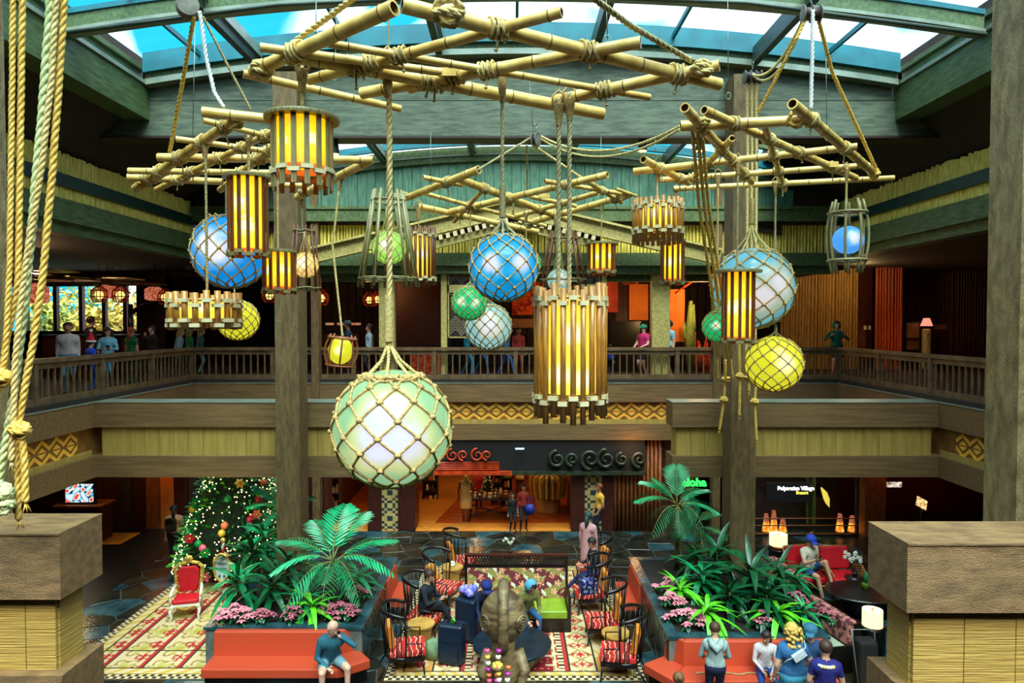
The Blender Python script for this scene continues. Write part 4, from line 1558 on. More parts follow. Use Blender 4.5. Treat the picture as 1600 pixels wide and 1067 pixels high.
L1 = disc_lantern(472, 113, 90, 186, 264, 296, 7.2, (472, 105), 'largest slatted lantern with a wide round lid hanging at upper left', 15, 'stave_grey', .05, .022)
L2 = disc_lantern(387, 74, 58, 277, 391, 401, 9.0, (388, 212), 'tall narrow red slatted lantern in front of the deep blue float', 14, bulbs=[(-.04, -.35), (.05, -.65)])
L4 = disc_lantern(436, 52, 48, 393, 449, 459, 9.65, (433, 248), 'small slatted lantern between the deep blue float and the left column', 13, cone=.03, rr_=.014)
L16 = disc_lantern(940, 52, 42, 381, 421, 431, 13.6, (940, 317), 'small slatted lantern with a lid below the right end of the farthest raft', 13, cone=.035, rr_=.014)
L18 = disc_lantern(1051, 40, 35, 376, 437, 446, 11.8, (1056, 295), 'narrow slatted lantern hanging behind the wide double tier lantern', 13, cone=.03, rr_=.014)
L20 = disc_lantern(1154, 70, 48, 424, 527, 537, 10.3, (1153, 250), 'tall slatted lantern in front of the clear blue float at the right column', 13, cone=.04, rr_=.016, ropem='rope_grey')
L15 = stave_lantern(891, 106, 449, 650, 463, 613, 7.75, [(890, 152), (873, 160)], 'largest lantern of long bamboo staves hanging in the centre', 22, rr_=.028, cone=.05, ropem='rope_grey', wi=.8, jit=.05,
                    bulbs=[(-.13, -.25), (.12, -.3), (0, .2)])
L3 = stave_lantern(320, 100, 457, 514, 467, 497, 9.1, [(321, 222)], 'short wide lantern of brown bamboo staves hanging at the left', 20, rr_=.018, jit=.02, ropem='rope_grey')
L10 = stave_lantern(656, 46, 356, 446, 364, 432, 13.75, [(654, 323)], 'dark reddish stave lantern behind the tall open pole cage', 20, m='stave_dark', rr_=.012, cone=.05)
L17 = stave_lantern(1028, 74, 312, 380, 318, 356, 10.75, [(1027, 265)], 'wide double tier stave lantern under the left tip of the right raft', 26, rr_=.014, cone=.035, jit=.012)


def pole_cage(px, rt, rb_, yt, yrt, yrb, yb, Y, ball, key, label, n=10, m='stave_grey', tops=(), group='open pole cages round a netted float', jitter=.02, pr=.02, xc2=None):
    s = Y / FPX
    c = A(px, (yt + yb) / 2, Y)
    root = empty('pendant_pole_cage', c, label, 'lantern', group)
    zz = lambda y: A(px, y, Y).z - c.z
    ra, rc = rt * s, rb_ * s
    q = random.Random(px)
    zt_, zb_ = zz(yt), zz(yb)
    zr1, zr2 = zz(yrt), zz(yrb)

    def rad(z): return ra + (rc - ra) * (zr1 - z) / (zr1 - zr2)
    for i in range(n):
        a = 2 * PI * (i + .4) / n + q.uniform(-.08, .08)
        a2 = a + q.uniform(-.12, .12)
        z0 = zt_ - q.uniform(0, jitter); z1 = zb_ + q.uniform(0, jitter)
        b = MB()
        b.tube([(rad(z0) * math.cos(a), rad(z0) * math.sin(a), z0), (rad(z1) * math.cos(a2), rad(z1) * math.sin(a2), z1)], [pr, pr * .9], 7)
        b.build('pole', M[m], root)
    for z in (zr1, zr2):
        b = MB()
        rr_ = rad(z)
        for k in range(2):
            b.tube([(rr_ * (1.03 - .1 * k) * math.cos(2 * PI * i / 20), rr_ * (1.03 - .1 * k) * math.sin(2 * PI * i / 20), z + .012 * math.sin(i * 2 + k) - .02 * k) for i in range(20)], .014, 6, closed=True)
        b.build('hoop', M['stave_grey'], root)
    bp = A(ball[0], ball[1], Y) - c
    bp.y = 0
    e = bpy.data.objects.new('glass_float', None); COL.objects.link(e); e.parent = root; e.location = bp
    r = ball[2] * s
    b = MB(); b.ball((0, 0, 0), r, 28, 18, (1, 1, ball[3] if len(ball) > 3 else 1.0)); g = b.build('glass_globe', FM[key], e)
    h, w = net_ball(e, r, 10, tilt=.2, rows=8, knots=False, cw=r * .02)
    b = MB()
    g_ = Vector((0, 0, zr1 - bp.z + .02))
    for i in range(8):
        a = 2 * PI * i / 8
        p = Vector((w * math.cos(a), w * math.sin(a), h))
        b.tube([p, p.lerp(g_, .6) - Vector((math.cos(a), math.sin(a), 0)) * w * .1, g_], .009, 5)
    b.build('sling_strands', M['rope'], e)
    hang.z0 = zr1
    for t in tops: hang(root, c, t, Y, .016, 'rope_grey', .035)
    return root


L9 = pole_cage(607, 25, 45, 297, 313, 435, 449, 12.0, (608, 387, 26), 'lime', 'tall open cage of flared bamboo poles round a lime float behind the thick rope', 12, tops=[(607, -4)], pr=.026)
L14 = pole_cage(880, 22, 35, 362, 373, 437, 458, 14.2, (873, 438, 18), 'milk', 'brown open pole cage with a white float above the central stave lantern', 12, m='stave_dark', tops=[(868, 337)], pr=.024)
L5 = pole_cage(475, 16, 24, 352, 361, 450, 456, 11.1, (477, 414, 20), 'cream', 'small open pole cage with a cream float in front of the left column', 9, m='stave_dark', tops=[(472, 305)], pr=.016)


def barrel_cage(px, w, wmid, y0, yr0, yr1, y1, Y, ball, key, top, label, n=8, m='stave_grey', tilt=0.0, pr=.02):
    s = Y / FPX
    c = A(px, (y0 + y1) / 2, Y)
    root = empty('pendant_barrel_lantern', c, label, 'lantern', 'barrel shaped lanterns')
    root.rotation_euler = (0, tilt, 0)
    zz = lambda y: A(px, y, Y).z - c.z
    zt_, zb_ = zz(y0), zz(y1)
    for i in range(n):
        a = 2 * PI * (i + .3) / n
        pts = []
        for k in range(9):
            t = k / 8
            z = zt_ + (zb_ - zt_) * t
            rr_ = (w + (wmid - w) * math.sin(PI * t)) / 2 * s
            pts.append((rr_ * math.cos(a), rr_ * math.sin(a), z))
        b = MB(); b.tube(pts, pr, 7); b.build('bowed_rib', M[m], root)
    for y in (yr0, yr1):
        t = (y - y0) / (y1 - y0)
        rr_ = (w + (wmid - w) * math.sin(PI * t)) / 2 * s * 1.08
        b = MB(); b.tube([(rr_ * math.cos(2 * PI * i / 28), rr_ * math.sin(2 * PI * i / 28), zz(y)) for i in range(28)], pr * 1.1, 7, closed=True)
        b.build('hoop', M[m], root)
    b = MB(); r = ball[2] * s
    bp = A(ball[0], ball[1], Y) - c
    b.ball((0, 0, 0), r, 28, 18, (1, 1, ball[3])); o = b.build('glass_globe', FM[key], root); o.location = (bp.x, 0, bp.z)
    b = MB(); b.tube([(bp.x, 0, bp.z + r), (0, 0, zz(yr0))], .012, 6); b.tube([(-w / 2 * s, 0, zz(yr0)), (w / 2 * s, 0, zz(yr0))], .012, 6); b.build('holder', M['stave_dark'], root)
    hang.z0 = zz(yr0)
    hang(root, c, top, Y, .018, 'rope', .035)
    return root


L23 = barrel_cage(1324, 42, 60, 313, 333, 407, 426, 10.6, (1325, 375, 23, .94), 'paleblue', (1323, 262), 'barrel of bowed ribs round a pale blue globe hanging at the right')
L8 = barrel_cage(533, 36, 50, 523, 528, 571, 574, 10.27, (532, 548, 19, 1.12), 'yellow', (532, 277), 'small tilted barrel lantern with a yellow globe on a long rope', m='redslat', tilt=R(7), pr=.014)
# black spotlights near the far skylight
SPL = ('left of the right raft', 'beneath the left tip of the right raft', 'behind the largest slatted lantern')
for i, (px, py, Y) in enumerate(((1004, 225, 15.0), (1094, 225, 15.0), (523, 230, 15.0))):
    c = A(px, py, Y)
    root = empty('spotlight_hanging', c, 'small black spotlight with a warm lens, ' + SPL[i], 'spotlight', 'black spotlights under the far skylight')
    b = MB(); b.lathe([(0, .16), (.055, .16), (.075, .12), (.10, -.12), (.10, -.15)], n=16); b.build('housing', M['black'], root)
    b = MB(); b.lathe([(0, -.13), (.095, -.13), (.085, -.16), (0, -.17)], n=16); b.build('lens', M['glow_warm'], root)
    b = MB(); b.tube([(0, 0, .16), (0, 0, 10.2 - c.z)], .012, 5); b.build('stem', M['black'], root)
# ================================================================ far gallery: gable, screens, lamps
YGB = 19.30
gb = empty('wooden_gable', (0, YGB, 8.4), 'olive timber gable with notched rafters across the far gallery', 'gable')
gb['kind'] = 'structure'
apex = A(802, 326, YGB)
for ex, ey in ((488, 400), (1124, 402)):
    e = A(ex, ey, YGB)
    MB().bar(apex, e, .22, .42).build('rafter', M['gable'], gb, world=True)
    MB().bar(apex + Vector((0, -.06, .2)), e + Vector((0, -.06, .2)), .34, .06).build('barge_board', M['gable'], gb, world=True)
apex2 = A(802, 352, YGB + .1)
for sg, ex, ey in ((-1, 676, 384), (1, 938, 384)):
    e = A(ex, ey, YGB + .1)
    MB().bar(apex2, e, .16, .20).build('inner_rafter', M['gable'], gb, world=True)
    d = (e - apex2); L = d.length; d.normalize()
    k = int(L / .21)
    ang = math.atan2(d.z, d.x)
    for i in range(1, k):
        p = apex2 + d * (i * .21) + Vector((0, -.10, .16))
        inst('dentil', bpy.data.meshes.get('dentil_m') or MB().box(-.055, .055, -.10, .16, -.07, .07).mesh('dentil_m', M['clip']), gb, p - Vector(gb.location), (0, -ang, 0))
    MB().bar(apex2 + Vector((0, .03, .16)), e + Vector((0, .03, .16)), .02, .16).build('dentil_backing', M['frame_dark'], gb, world=True)
for (x0, x1, ytop) in ((592, 616, 372), (689, 698, 372), (940, 948, 385), (1019, 1047, 388)):
    a = A(x0, 470, YGB + .9); b_ = A(x1, 470, YGB + .9)
    t = A(800, ytop, YGB + .9).z
    MB().box(a.x, b_.x, YGB + .9, YGB + 1.2, GF, t).build('post', M['gable'], gb, world=True)
a = A(448, 396, YGB + .9); b_ = A(1150, 396, YGB + .9)
MB().box(a.x, b_.x, YGB + 1.2, YGB + 1.5, A(0, 440, 20.6).z, A(0, 400, 20.6).z).build('tie_beam', M['green_beam'], gb, world=True)


def lattice(x0, x1, y0, y1, label):
    """framed openwork screen: nested chevrons of slats"""
    Y = YGB + .95
    a = A(x0, y1, Y); c = A(x1, y0, Y)
    w = c.x - a.x; h = c.z - a.z
    root = empty('lattice_screen', (a.x, Y, a.z), label, 'screen', 'pale chevron lattice screens under the gable')
    MB().box(0, w, .03, .05, 0, h).build('backing_panel', M['frame_dark'], root)
    for q in ((0, .035, 0, h), (w - .035, w, 0, h), (0, w, 0, .04), (0, w, h - .04, h), (0, w, h * .46, h * .54)):
        MB().box(q[0], q[1], -.03, .05, q[2], q[3]).build('frame_bar', M['gable'], root)
    b = MB()
    for (zb, zt) in ((.04, h * .46), (h * .54, h - .04)):
        hm = (zt - zb) / 2
        for half in (0, 1):
            z0 = zb + hm * half
            for col_ in (0, 1):
                xa = .04 + (w - .08) * col_ / 2; xb = xa + (w - .08) / 2
                n = 6
                for i in range(n):
                    t = (i + .5) / n
                    if half == 0:
                        b.bar((xa, 0, z0 + hm * t * .7), ((xa + xb) / 2, 0, z0 + hm * (t * .7 + .28)), .02, .014)
                        b.bar((xb, 0, z0 + hm * t * .7), ((xa + xb) / 2, 0, z0 + hm * (t * .7 + .28)), .02, .014)
                    else:
                        q = (xb - xa) * .5 * (1 - t)
                        b.bar((xa + q * .8, 0, z0 + hm * t), (xb - q * .8, 0, z0 + hm * t), .02, .014)
    b.build('chevron_slats', mat('pale_slats', rgb(168, 160, 128), rgb(190, 182, 150), 4, .6) if 'pslat' not in M else M['pslat'], root, kind='stuff')


lattice(700, 742, 374, 528, 'chevron lattice screen left of the bright blue float')
lattice(904, 938, 372, 528, 'chevron lattice screen right of the brown pole cage')

# interior walls of the restaurant
ig = empty('wall_gallery_interior', (0, 24, GF), kind='structure')


def wallpx(x0, x1, y0, y1, Y, m, nm='wall_panel', th=.1, par=None):
    a = A(x0, y1, Y); c = A(x1, y0, Y)
    return MB().box(a.x, c.x, Y, Y + th, a.z, c.z).build(nm, m, par or ig, world=True)


M['fire'] = mat('red_orange_weave', rgb(150, 22, 6), rgb(250, 100, 16), 9, .6, detail=8, lo=.4, hi=.62)
wallpx(800, 850, 440, 492, 24.5, M['fire'], 'woven_panel')
wallpx(800, 858, 498, 512, 24.4, M['stave'], 'counter_band')
wallpx(984, 1013, 444, 500, 23.5, M['orangewall'])
wallpx(948, 966, 440, 488, 23.6, mat('brick_red_panel', rgb(120, 34, 12), rgb(146, 46, 18), 3, .6))
wallpx(1047, 1070, 452, 534, 22.8, M['orangewall'])
wallpx(1013, 1050, 520, 545, 22.7, M['redwood'])
wallpx(620, 690, 400, 560, 23.5, M['redwood'], 'dark_partition')
wallpx(962, 985, 430, 545, 23.7, M['redwood'], 'dark_partition')
# warm sloping beam behind the right
MB().bar(A(1055, 458, 22.5), A(1128, 408, 21.5), .06, .05).build('red_brace', M['fire'], ig, world=True)
# back wall of dim slats
b = MB()
x = -9.0
while x < 9.3:
    b.box(x, x + .28, 26.9, 27.0, GF, 7.9); x += .32
b.build('dim_boards', M['frame_dark'], ig, world=True, kind='stuff')

# cactus-like carving and spiky figure
c = A(1078, 548, 22.6)
root = empty('carved_figure', (c.x, c.y, GF), 'pale green carved branching figure beside an orange wall', 'carving')
b = MB()
h = A(0, 470, 22.6).z - GF
b.tube([(0, 0, 0), (0, 0, h * .5), (.02, 0, h)], [.10, .17, .06], 8)
b.tube([(0, 0, h * .45), (-.18, 0, h * .5), (-.2, 0, h * .7)], [.07, .06, .04], 7)
b.tube([(0, 0, h * .5), (.14, 0, h * .62), (.12, 0, h * .95)], [.06, .06, .03], 7)
b.build('trunk', mat('pale_green_paint', rgb(96, 130, 50), rgb(130, 160, 80), 5, .6), root)
MB().box(-.25, .25, -.2, .2, -.01, .05).build('plinth', M['frame_dark'], root)
c = A(1096, 548, 22.9)
root = empty('carved_figure', (c.x, c.y, GF), 'orange driftwood carving of forked spikes behind the balcony rail', 'carving')
b = MB(); q = random.Random(4)
for i in range(9):
    xx = (i - 4) * .1
    b.tube([(xx * .6, 0, 0), (xx, q.uniform(-.1, .1), .6), (xx * 1.3 + q.uniform(-.1, .1), 0, q.uniform(.9, 1.5))], [.06, .05, .015], 6)
b.build('spikes', M['fire'], root)

# hanging globe lamps in woven shades
def trap_lamp(px, py, Y, r, label, dark=False):
    c = A(px, py, Y)
    root = empty('pendant_globe_lamp', c, label, 'lamp', 'round globe lamps in woven shades')
    MB().ball((0, 0, 0), r, 16, 10).build('globe', M['globe_y'], root)
    b = MB()
    for i in range(14):
        a = 2 * PI * i / 14
        b.tube([(.05 * math.cos(a), .05 * math.sin(a), r * 2.4), (r * 1.7 * math.cos(a), r * 1.7 * math.sin(a), r * 1.1), (r * 1.9 * math.cos(a), r * 1.9 * math.sin(a), -r * .4), (r * 1.3 * math.cos(a), r * 1.3 * math.sin(a), -r * 1.7)], .012, 4)
    for z, f in ((r * 1.1, 1.7), (-r * .4, 1.9), (-r * 1.7, 1.3)):
        b.tube([(r * f * math.cos(2 * PI * i / 14), r * f * math.sin(2 * PI * i / 14), z) for i in range(14)], .015, 4, closed=True)
    b.build('woven_shade', M['fire'], root, kind='stuff')
    ztop = 7.72 if px > 300 else 8.1
    b = MB(); b.tube([(0, 0, r * 2.4), (0, 0, ztop - c.z)], .01, 4); b.build('cord', M['black'], root)
    return root


M['globe_y'] = emis('globe_glow', (1.0, .78, .22, 1), 1.3)
trap_lamp(985, 429, 21.6, .17, 'round yellow globe in a dark red woven shade under the gable')
trap_lamp(577, 469, 24, .12, 'small amber globe lamp left of the pair behind the thick rope')
trap_lamp(590, 468, 24, .12, 'small amber globe lamp right next to its twin behind the thick rope')
trap_lamp(502, 466, 23, .13, 'amber globe lamp just right of the left column')
trap_lamp(421, 462, 23, .13, 'dim amber globe lamp left of the left column above the railing')
trap_lamp(155, 461, 22, .13, 'yellow globe lamp before the second window of the left gallery')
trap_lamp(188, 461, 22, .13, 'yellow globe lamp before the rightmost windows of the left gallery')
trap_lamp(258, 465, 22, .12, 'yellow globe lamp in the dark right of the gallery windows')


def box_shade(px, py, Y, label):
    c = A(px, py, Y)
    root = empty('pendant_box_lamp', c, label, 'lamp', 'reddish woven box lamps')
    b = MB(); b.lathe([(.16, .2), (.30, .12), (.30, -.2), (.2, -.24)], n=8, smooth=False); b.build('woven_box', M['boxred'], root)
    b = MB(); b.tube([(0, 0, .18), (0, 0, 8.1 - c.z)], .012, 4); b.build('cord', M['black'], root)


M['boxred'] = emis('woven_lamp_glow', (.40, .05, .01, 1), .6, (.9, .30, .18, 1), 18)
box_shade(168, 455, 22.5, 'reddish woven box lamp between two yellow globes at the windows')
box_shade(241, 458, 22.5, 'reddish woven box lamp right of the gallery windows')
box_shade(52, 457, 15, 'orange woven box lamp seen between the near left ropes')
box_shade(178, 452, 23.5, 'reddish woven box lamp tucked behind its twin at the windows')

# small ceiling spots under the gable
for i, (px, py) in enumerate(((686, 393), (683, 414), (964, 394), (986, 399))):
    c = A(px, py, 22.4)
    b = MB(); b.lathe([(0, 0), (.07, 0), (.06, .05), (0, .05)], n=12); o = b.build('ceiling_spot', M['glow_warm'], None, loc=c)
    tag(o, 'tiny bright ceiling spot, ' + ('upper of the left pair by the lattice screen', 'lower of the left pair by the lattice screen', 'left of the right pair by the globe lamp', 'right of the right pair by the globe lamp')[i], 'spotlight', 'tiny ceiling spots under the gable')

# dining counters and seats behind the far railing
def counter(px0, px1, ytop, Y, m, label):
    a = A(px0, ytop, Y); c = A(px1, ytop, Y)
    root = empty('counter', ((a.x + c.x) / 2, Y, GF), label, 'counter')
    w = (c.x - a.x) / 2; h = a.z - GF
    MB().box(-w, w, 0, .6, 0, h - .05).build('body', m, root)
    MB().box(-w - .03, w + .03, -.04, .64, h - .05, h).build('worktop', M['blackwood'], root)
    return root


counter(955, 1000, 502, 23.0, M['blackwood'], 'dark high backed counter behind the woman in pink')
counter(500, 560, 517, 24.0, M['redwood'], 'dark red counter with sparkling glasses behind the left column')
counter(640, 690, 538, 22.0, M['fire'], 'low red patterned counter edge behind the far railing')
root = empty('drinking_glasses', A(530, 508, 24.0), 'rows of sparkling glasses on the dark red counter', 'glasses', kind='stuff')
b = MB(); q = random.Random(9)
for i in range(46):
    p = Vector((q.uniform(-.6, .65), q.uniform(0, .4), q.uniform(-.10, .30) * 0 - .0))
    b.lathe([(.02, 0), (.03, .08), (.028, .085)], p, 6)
o = b.build('drinking_glass_rows', emis('glass_glint', (.5, .12, .05, 1), .5, (.9, .5, .3, 1), 30), root, kind='stuff')  # glints on the glasses put in as emission

# ---------------------------------------------------------------- left gallery: window wall
wy = 26.0
wx = [(A(x, 480, wy).x) for x in (40, 87, 127, 163, 196, 213)]
z0 = A(0, 517, wy).z; z1 = A(0, 444, wy).z
win = empty('window_1', (wx[2], wy, z0), kind='structure')
MB().box(-26, -13.0, wy, wy + .3, GF, z0).build('sill_wall', M['frame_dark'], win, world=True)
MB().box(-26, -13.0, wy, wy + .3, z1, 8.2).build('header', M['frame_dark'], win, world=True)
MB().box(wx[-1], -13.0, wy, wy + .3, z0, z1).build('reveal', M['frame_dark'], win, world=True)
MB().box(-26, wx[0] - 3, wy, wy + .3, z0, z1).build('reveal', M['frame_dark'], win, world=True)
M['mullion'] = mat('plum_mullion', rgb(84, 48, 56), rgb(100, 60, 66), 4, .5)
for x in [wx[0] - 1.5] + wx[:-1]:
    MB().box(x - .07, x + .07, wy - .05, wy + .12, z0, z1).build('mullion', M['mullion'], win, world=True)
xs = [wx[0] - 3, wx[0] - 1.5] + wx
for i in range(len(xs) - 1):
    MB().box(xs[i] + .07, xs[i + 1] - .07, wy + .1, wy + .12, z0, z1).build('pane', M['glass'], win, world=True)
MB().box(-13.2, -9.5, 25.9, 28.7, 7.9, 8.2).build('return_ceiling', M['frame_dark'], win, world=True)
MB().box(-13.2, -13.0, wy, 28.7, 0, 12).build('return_wall', M['frame_dark'], win, world=True)
# trees outside the windows
M['out_leaf'] = mat('autumn_foliage', rgb(70, 110, 30), rgb(190, 190, 90), 3, .8)
M['out_leaf2'] = mat('yellow_foliage', rgb(150, 130, 30), rgb(230, 206, 110), 3, .8)


def out_tree(x, y, z, r, m, label, seed):
    root = empty('garden_tree', (x, y, 0), label, 'tree', 'trees outside the gallery windows')
    b = MB(); q = random.Random(seed)
    for i in range(380):
        d = Vector((q.gauss(0, 1), q.gauss(0, 1), q.gauss(0, 1))).normalized() * r * q.uniform(.35, 1)
        p = Vector((0, 0, z)) + d
        u = Vector((q.uniform(-1, 1), q.uniform(-1, 1), q.uniform(-1, 1))).normalized() * .16
        w = u.orthogonal().normalized() * .06
        b.add([p - u, p + w, p + u, p - w], [(0, 1, 2, 3)])
    b.build('foliage', m, root, kind='stuff')
    b = MB(); b.tube([(0, 0, 0), (.05, 0, z)], [.14, .08], 7); b.build('trunk', M['stave_dark'], root)


for i, (px, Y, z, r, m) in enumerate(((70, 28.6, 6.1, 1.1, 'out_leaf'), (112, 29.4, 5.8, 1.2, 'out_leaf'), (142, 28.8, 6.0, .9, 'out_leaf2'), (175, 29, 6.0, 1.2, 'out_leaf2'), (204, 28.6, 6.3, 1.1, 'out_leaf2'), (98, 31.5, 6.6, 1.3, 'out_leaf2'), (165, 32, 7.0, 1.6, 'out_leaf'))):
    out_tree((px - 800) / FPX * Y, Y, z, r, M[m], ['green', 'green', 'golden', 'golden', 'golden', 'pale', 'tall green'][i] + ' tree seen through ' + ['the leftmost window', 'the second window', 'the third window', 'the fourth window', 'the last window', 'the second window, farther back', 'the third window, farthest back'][i], i)
# latticed ceiling canopy above the left gallery tables
cnp = empty('ceiling_canopy', (A(100, 425, 20).x, 20, A(100, 425, 20).z), 'slatted bamboo canopy with dim panels under the left gallery ceiling', 'canopy')
q = random.Random(2)
p0 = A(60, 436, 20); p1 = A(220, 436, 20)
for i in range(5):
    y = 16 + i * 1.6
    MB().bar((-17.5, y, 7.25 + .03 * i), (-11.5, y, 7.3 + .03 * i), .06, .08).build('canopy_beam', M['frame_dark'], cnp, world=True)
for i in range(9):
    x = -17 + i * .65
    MB().bar((x, 15.8, 7.32), (x + .3, 22.8, 7.42), .05, .05).build('canopy_slat', M['stave_dark'], cnp, world=True)
for i in range(10):
    x = -16.6 + (i % 5) * 1.2; y = 16.6 + (i // 5) * 2.4 + (i % 2) * .7
    MB().box(x, x + .7, y, y + 1.0, 7.44, 7.47).build('canopy_panel', M['bamboo'], cnp, world=True)
counter(66, 212, 523, 20.5, M['redwood'], 'reddish dining counter under the left gallery windows')
# slanting dark mast and boat prow carving
b = MB(); b.tube([A(205, 540, 21), A(204, 475, 21)], [.09, .07], 8); b.tube([A(207, 488, 21), A(222, 476, 21), A(240, 472, 21)], [.07, .05, .03], 7)
o = b.build('carved_post', M['blackwood'], None, org=A(205, 540, 21)); tag(o, 'black carved post with a curving arm right of the windows', 'post')

# ---------------------------------------------------------------- right gallery: slat walls
rg = empty('wall_gallery_right', (12, 24, GF), kind='structure')
b = MB()


def slats(x0, x1, Y, m, r=.055):
    b = MB()
    a = A(x0, 480, Y).x; c = A(x1, 480, Y).x
    x = a; q = random.Random(int(x0))
    while x < c:
        rr_ = r * q.uniform(.8, 1.15)
        b.tube([(x, Y, GF), (x, Y, 8.1)], rr_, 6, caps=False); x += rr_ * 2.02
    b.build('bamboo_slats', m, rg, world=True, kind='stuff')


M['rs1'] = mat('amber_bamboo', rgb(150, 112, 44), rgb(190, 150, 72), 4, .45, .2, (6, 6, 1))
M['rs2'] = mat('red_bamboo', rgb(150, 60, 20), rgb(190, 84, 30), 4, .45, .2, (6, 6, 1))
slats(1222, 1340, 24.3, M['rs1'])
slats(1370, 1412, 24.0, M['rs2'])
slats(1412, 1545, 25.6, M['redwood'])
MB().box(9.5, 26, 25.7, 25.9, GF, 8.2).build('backing', M['black'], rg, world=True)
MB().box(A(1340, 0, 24.3).x, A(1370, 0, 24.3).x, 24.3, 24.4, GF, 8.1).build('recess_panel', M['redwood'], rg, world=True)
for px in (1352, 1359):
    c = A(px, 512, 24.25)
    MB().box(c.x - .04, c.x + .04, c.y, c.y + .04, c.z - .07, c.z + .07).build('switch_plate', M['white'], rg, world=True)
# framed glass cases
for (x0, x1, y0, y1, m) in ((1416, 1436, 505, 528, 'lime'), (1416, 1436, 532, 546, 'tan'), (1460, 1478, 508, 514, 'redslat')):
    a = A(x0, y1, 24.6); c = A(x1, y0, 24.6)
    root = empty('picture_frame', ((a.x + c.x) / 2, 24.6, (a.z + c.z) / 2), {505: 'green framed picture on the dark right gallery wall', 532: 'tan framed picture below the green one', 508: 'narrow reddish framed picture right of the pink lamp'}[y0], 'picture')
    w = (c.x - a.x) / 2; h = (c.z - a.z) / 2
    MB().box(-w, w, 0, .03, -h, h).build('picture', mat('muted_' + m, rgb(110, 104, 50), rgb(160, 140, 80), 3, .6), root)
    for q_ in ((-w - .04, -w, -h, h), (w, w + .04, -h, h), (-w - .04, w + .04, -h - .04, -h), (-w - .04, w + .04, h, h + .04)):
        MB().box(q_[0], q_[1], -.03, .04, q_[2], q_[3]).build('frame_bar', M['frame_dark'], root)
    # hangs on a post of the wall
c = A(1447, 548, 24.2)
root = empty('table_lamp', (c.x, 24.2, GF), 'pink shaded lamp on a speckled green column base by the right railing', 'lamp')
H = A(0, 497, 24.2).z - GF
b = MB(); b.lathe([(0, 0), (.2, 0), (.2, .3), (.14, .34), (.14, H - .42), (.1, H - .38), (0, H - .38)], n=18); b.build('column_base', mat('green_speckle', rgb(110, 120, 40), rgb(220, 220, 150), 26, .5), root)
b = MB(); b.lathe([(.05, H), (.10, H), (.2, H - .28), (.19, H - .28)], n=20); b.build('lamp_shade', emis('pink_shade', (1, .32, .22, 1), 1.0), root)

# ---------------------------------------------------------------- gallery and ground lights (bare point lights, no fixtures modelled)
point('lamp_far_gallery_a', (-4.5, 21.8, 7.3), 60, (1, .42, .14), .2)
point('lamp_far_gallery_b', (2.6, 23.2, 7.0), 90, (1, .50, .18), .2)
point('lamp_far_gallery_c', (6.0, 21.8, 7.0), 90, (1, .52, .2), .2)
point('lamp_gable', (4.6, 21.6, 6.2), 30, (1, .6, .2), .2)
point('lamp_left_gallery', (-12.5, 18, 7.4), 120, (1, .6, .3), .2)
point('lamp_right_gallery_a', (11.6, 22.6, 7.7), 50, (1, .62, .26), .2)
point('lamp_right_gallery_b', (13.4, 22.8, 5.6), 9, (1, .28, .10), .2)
point('lamp_right_gallery_c', (16.6, 23.5, 6.0), 5, (1, .22, .08), .2)

# ================================================================ ground floor: shop
sh = empty('floor_shop', (-2, 24, 0), kind='structure')
YS = 20.0
i = 0
y = 20.75
while y < 28.4:
    MB().box(-5.6, 1.85, y + .004, y + .116 * 2, 0.0, .03 + .002 * (i % 2)).build('floor_board', M['woodfloor'], sh, world=True)
    y += .236; i += 1
MB().box(-5.6, 1.85, 20.0, 20.75, 0, .034).build('threshold_board', M['woodfloor2'], sh, world=True)
b = MB(); p = [gr(655, 822, .04), gr(668, 829, .04), gr(752, 742, .04), gr(690, 742, .04), gr(655, 770, .04)]
b.poly_prism([Vector(v) for v in p], (0, 0, 1), .015); b.build('golden_runner', M['woodfloor2'], sh, world=True)
sw = empty('wall_shop', (-2, 28.4, 0), kind='structure')
MB().box(-5.9, 2.1, 28.3, 28.5, 0, 2.8).build('back_panel', M['redslat'], sw, world=True)
MB().box(-6.0, -5.65, 20.2, 28.4, 0, 2.8).build('side_panel', M['redwood'], sw, world=True)
MB().box(1.85, 2.1, 20.2, 28.4, 0, 2.8).build('side_panel', M['redslat'], sw, world=True)


def mosaic(u, v, s=.075):
    i = int(u / s); j = int(v / s)
    c = abs(i - 2.5) ; m = (j % 10)
    d = abs(m - 4.5) + c * 1.0
    blue = (3.2 < d < 4.3) or (d < 1.3) or (5.6 < d < 6.6)
    q = random.Random(i * 97 + j * 13).uniform(.85, 1.1)
    base = rgb(40, 66, 74) if blue else rgb(196, 172, 104)
    return (base[0] * q, base[1] * q, base[2] * q, 1)


M['mosaic'] = attr_mat('mosaic_tiles', .35)
for (x0, x1, t0, t1, nm) in ((570, 646, 592, 618, 'a'), (894, 962, 916, 943, 'b')):
    xa = A(x0, 0, YS).x; xb = A(x1, 0, YS).x; ta = A(t0, 0, YS).x; tb = A(t1, 0, YS).x
    r_ = empty('column_shop', ((xa + xb) / 2, YS, 0), kind='structure')
    MB().box(xa, ta, YS, YS + .5, 0, 2.75).build('wood_flank', M['redwood'], r_, world=True)
    MB().box(tb, xb, YS, YS + .5, 0, 2.75).build('wood_flank', M['redwood'], r_, world=True)
    MB().box(ta, tb, YS + .05, YS + .5, 0, 2.75).build('core', M['frame_dark'], r_, world=True)
    paint_grid('mosaic_strip', tb - ta, 2.75, 6, 36, mosaic, M['mosaic'], r_, (ta - r_.location.x, .04, 0), (PI / 2, 0, 0))
MB().box(A(500, 0, YS).x, A(508, 0, YS).x, YS, YS + .4, 0, 2.75).build('column_shop_side', M['redwood'], None, kind='structure')

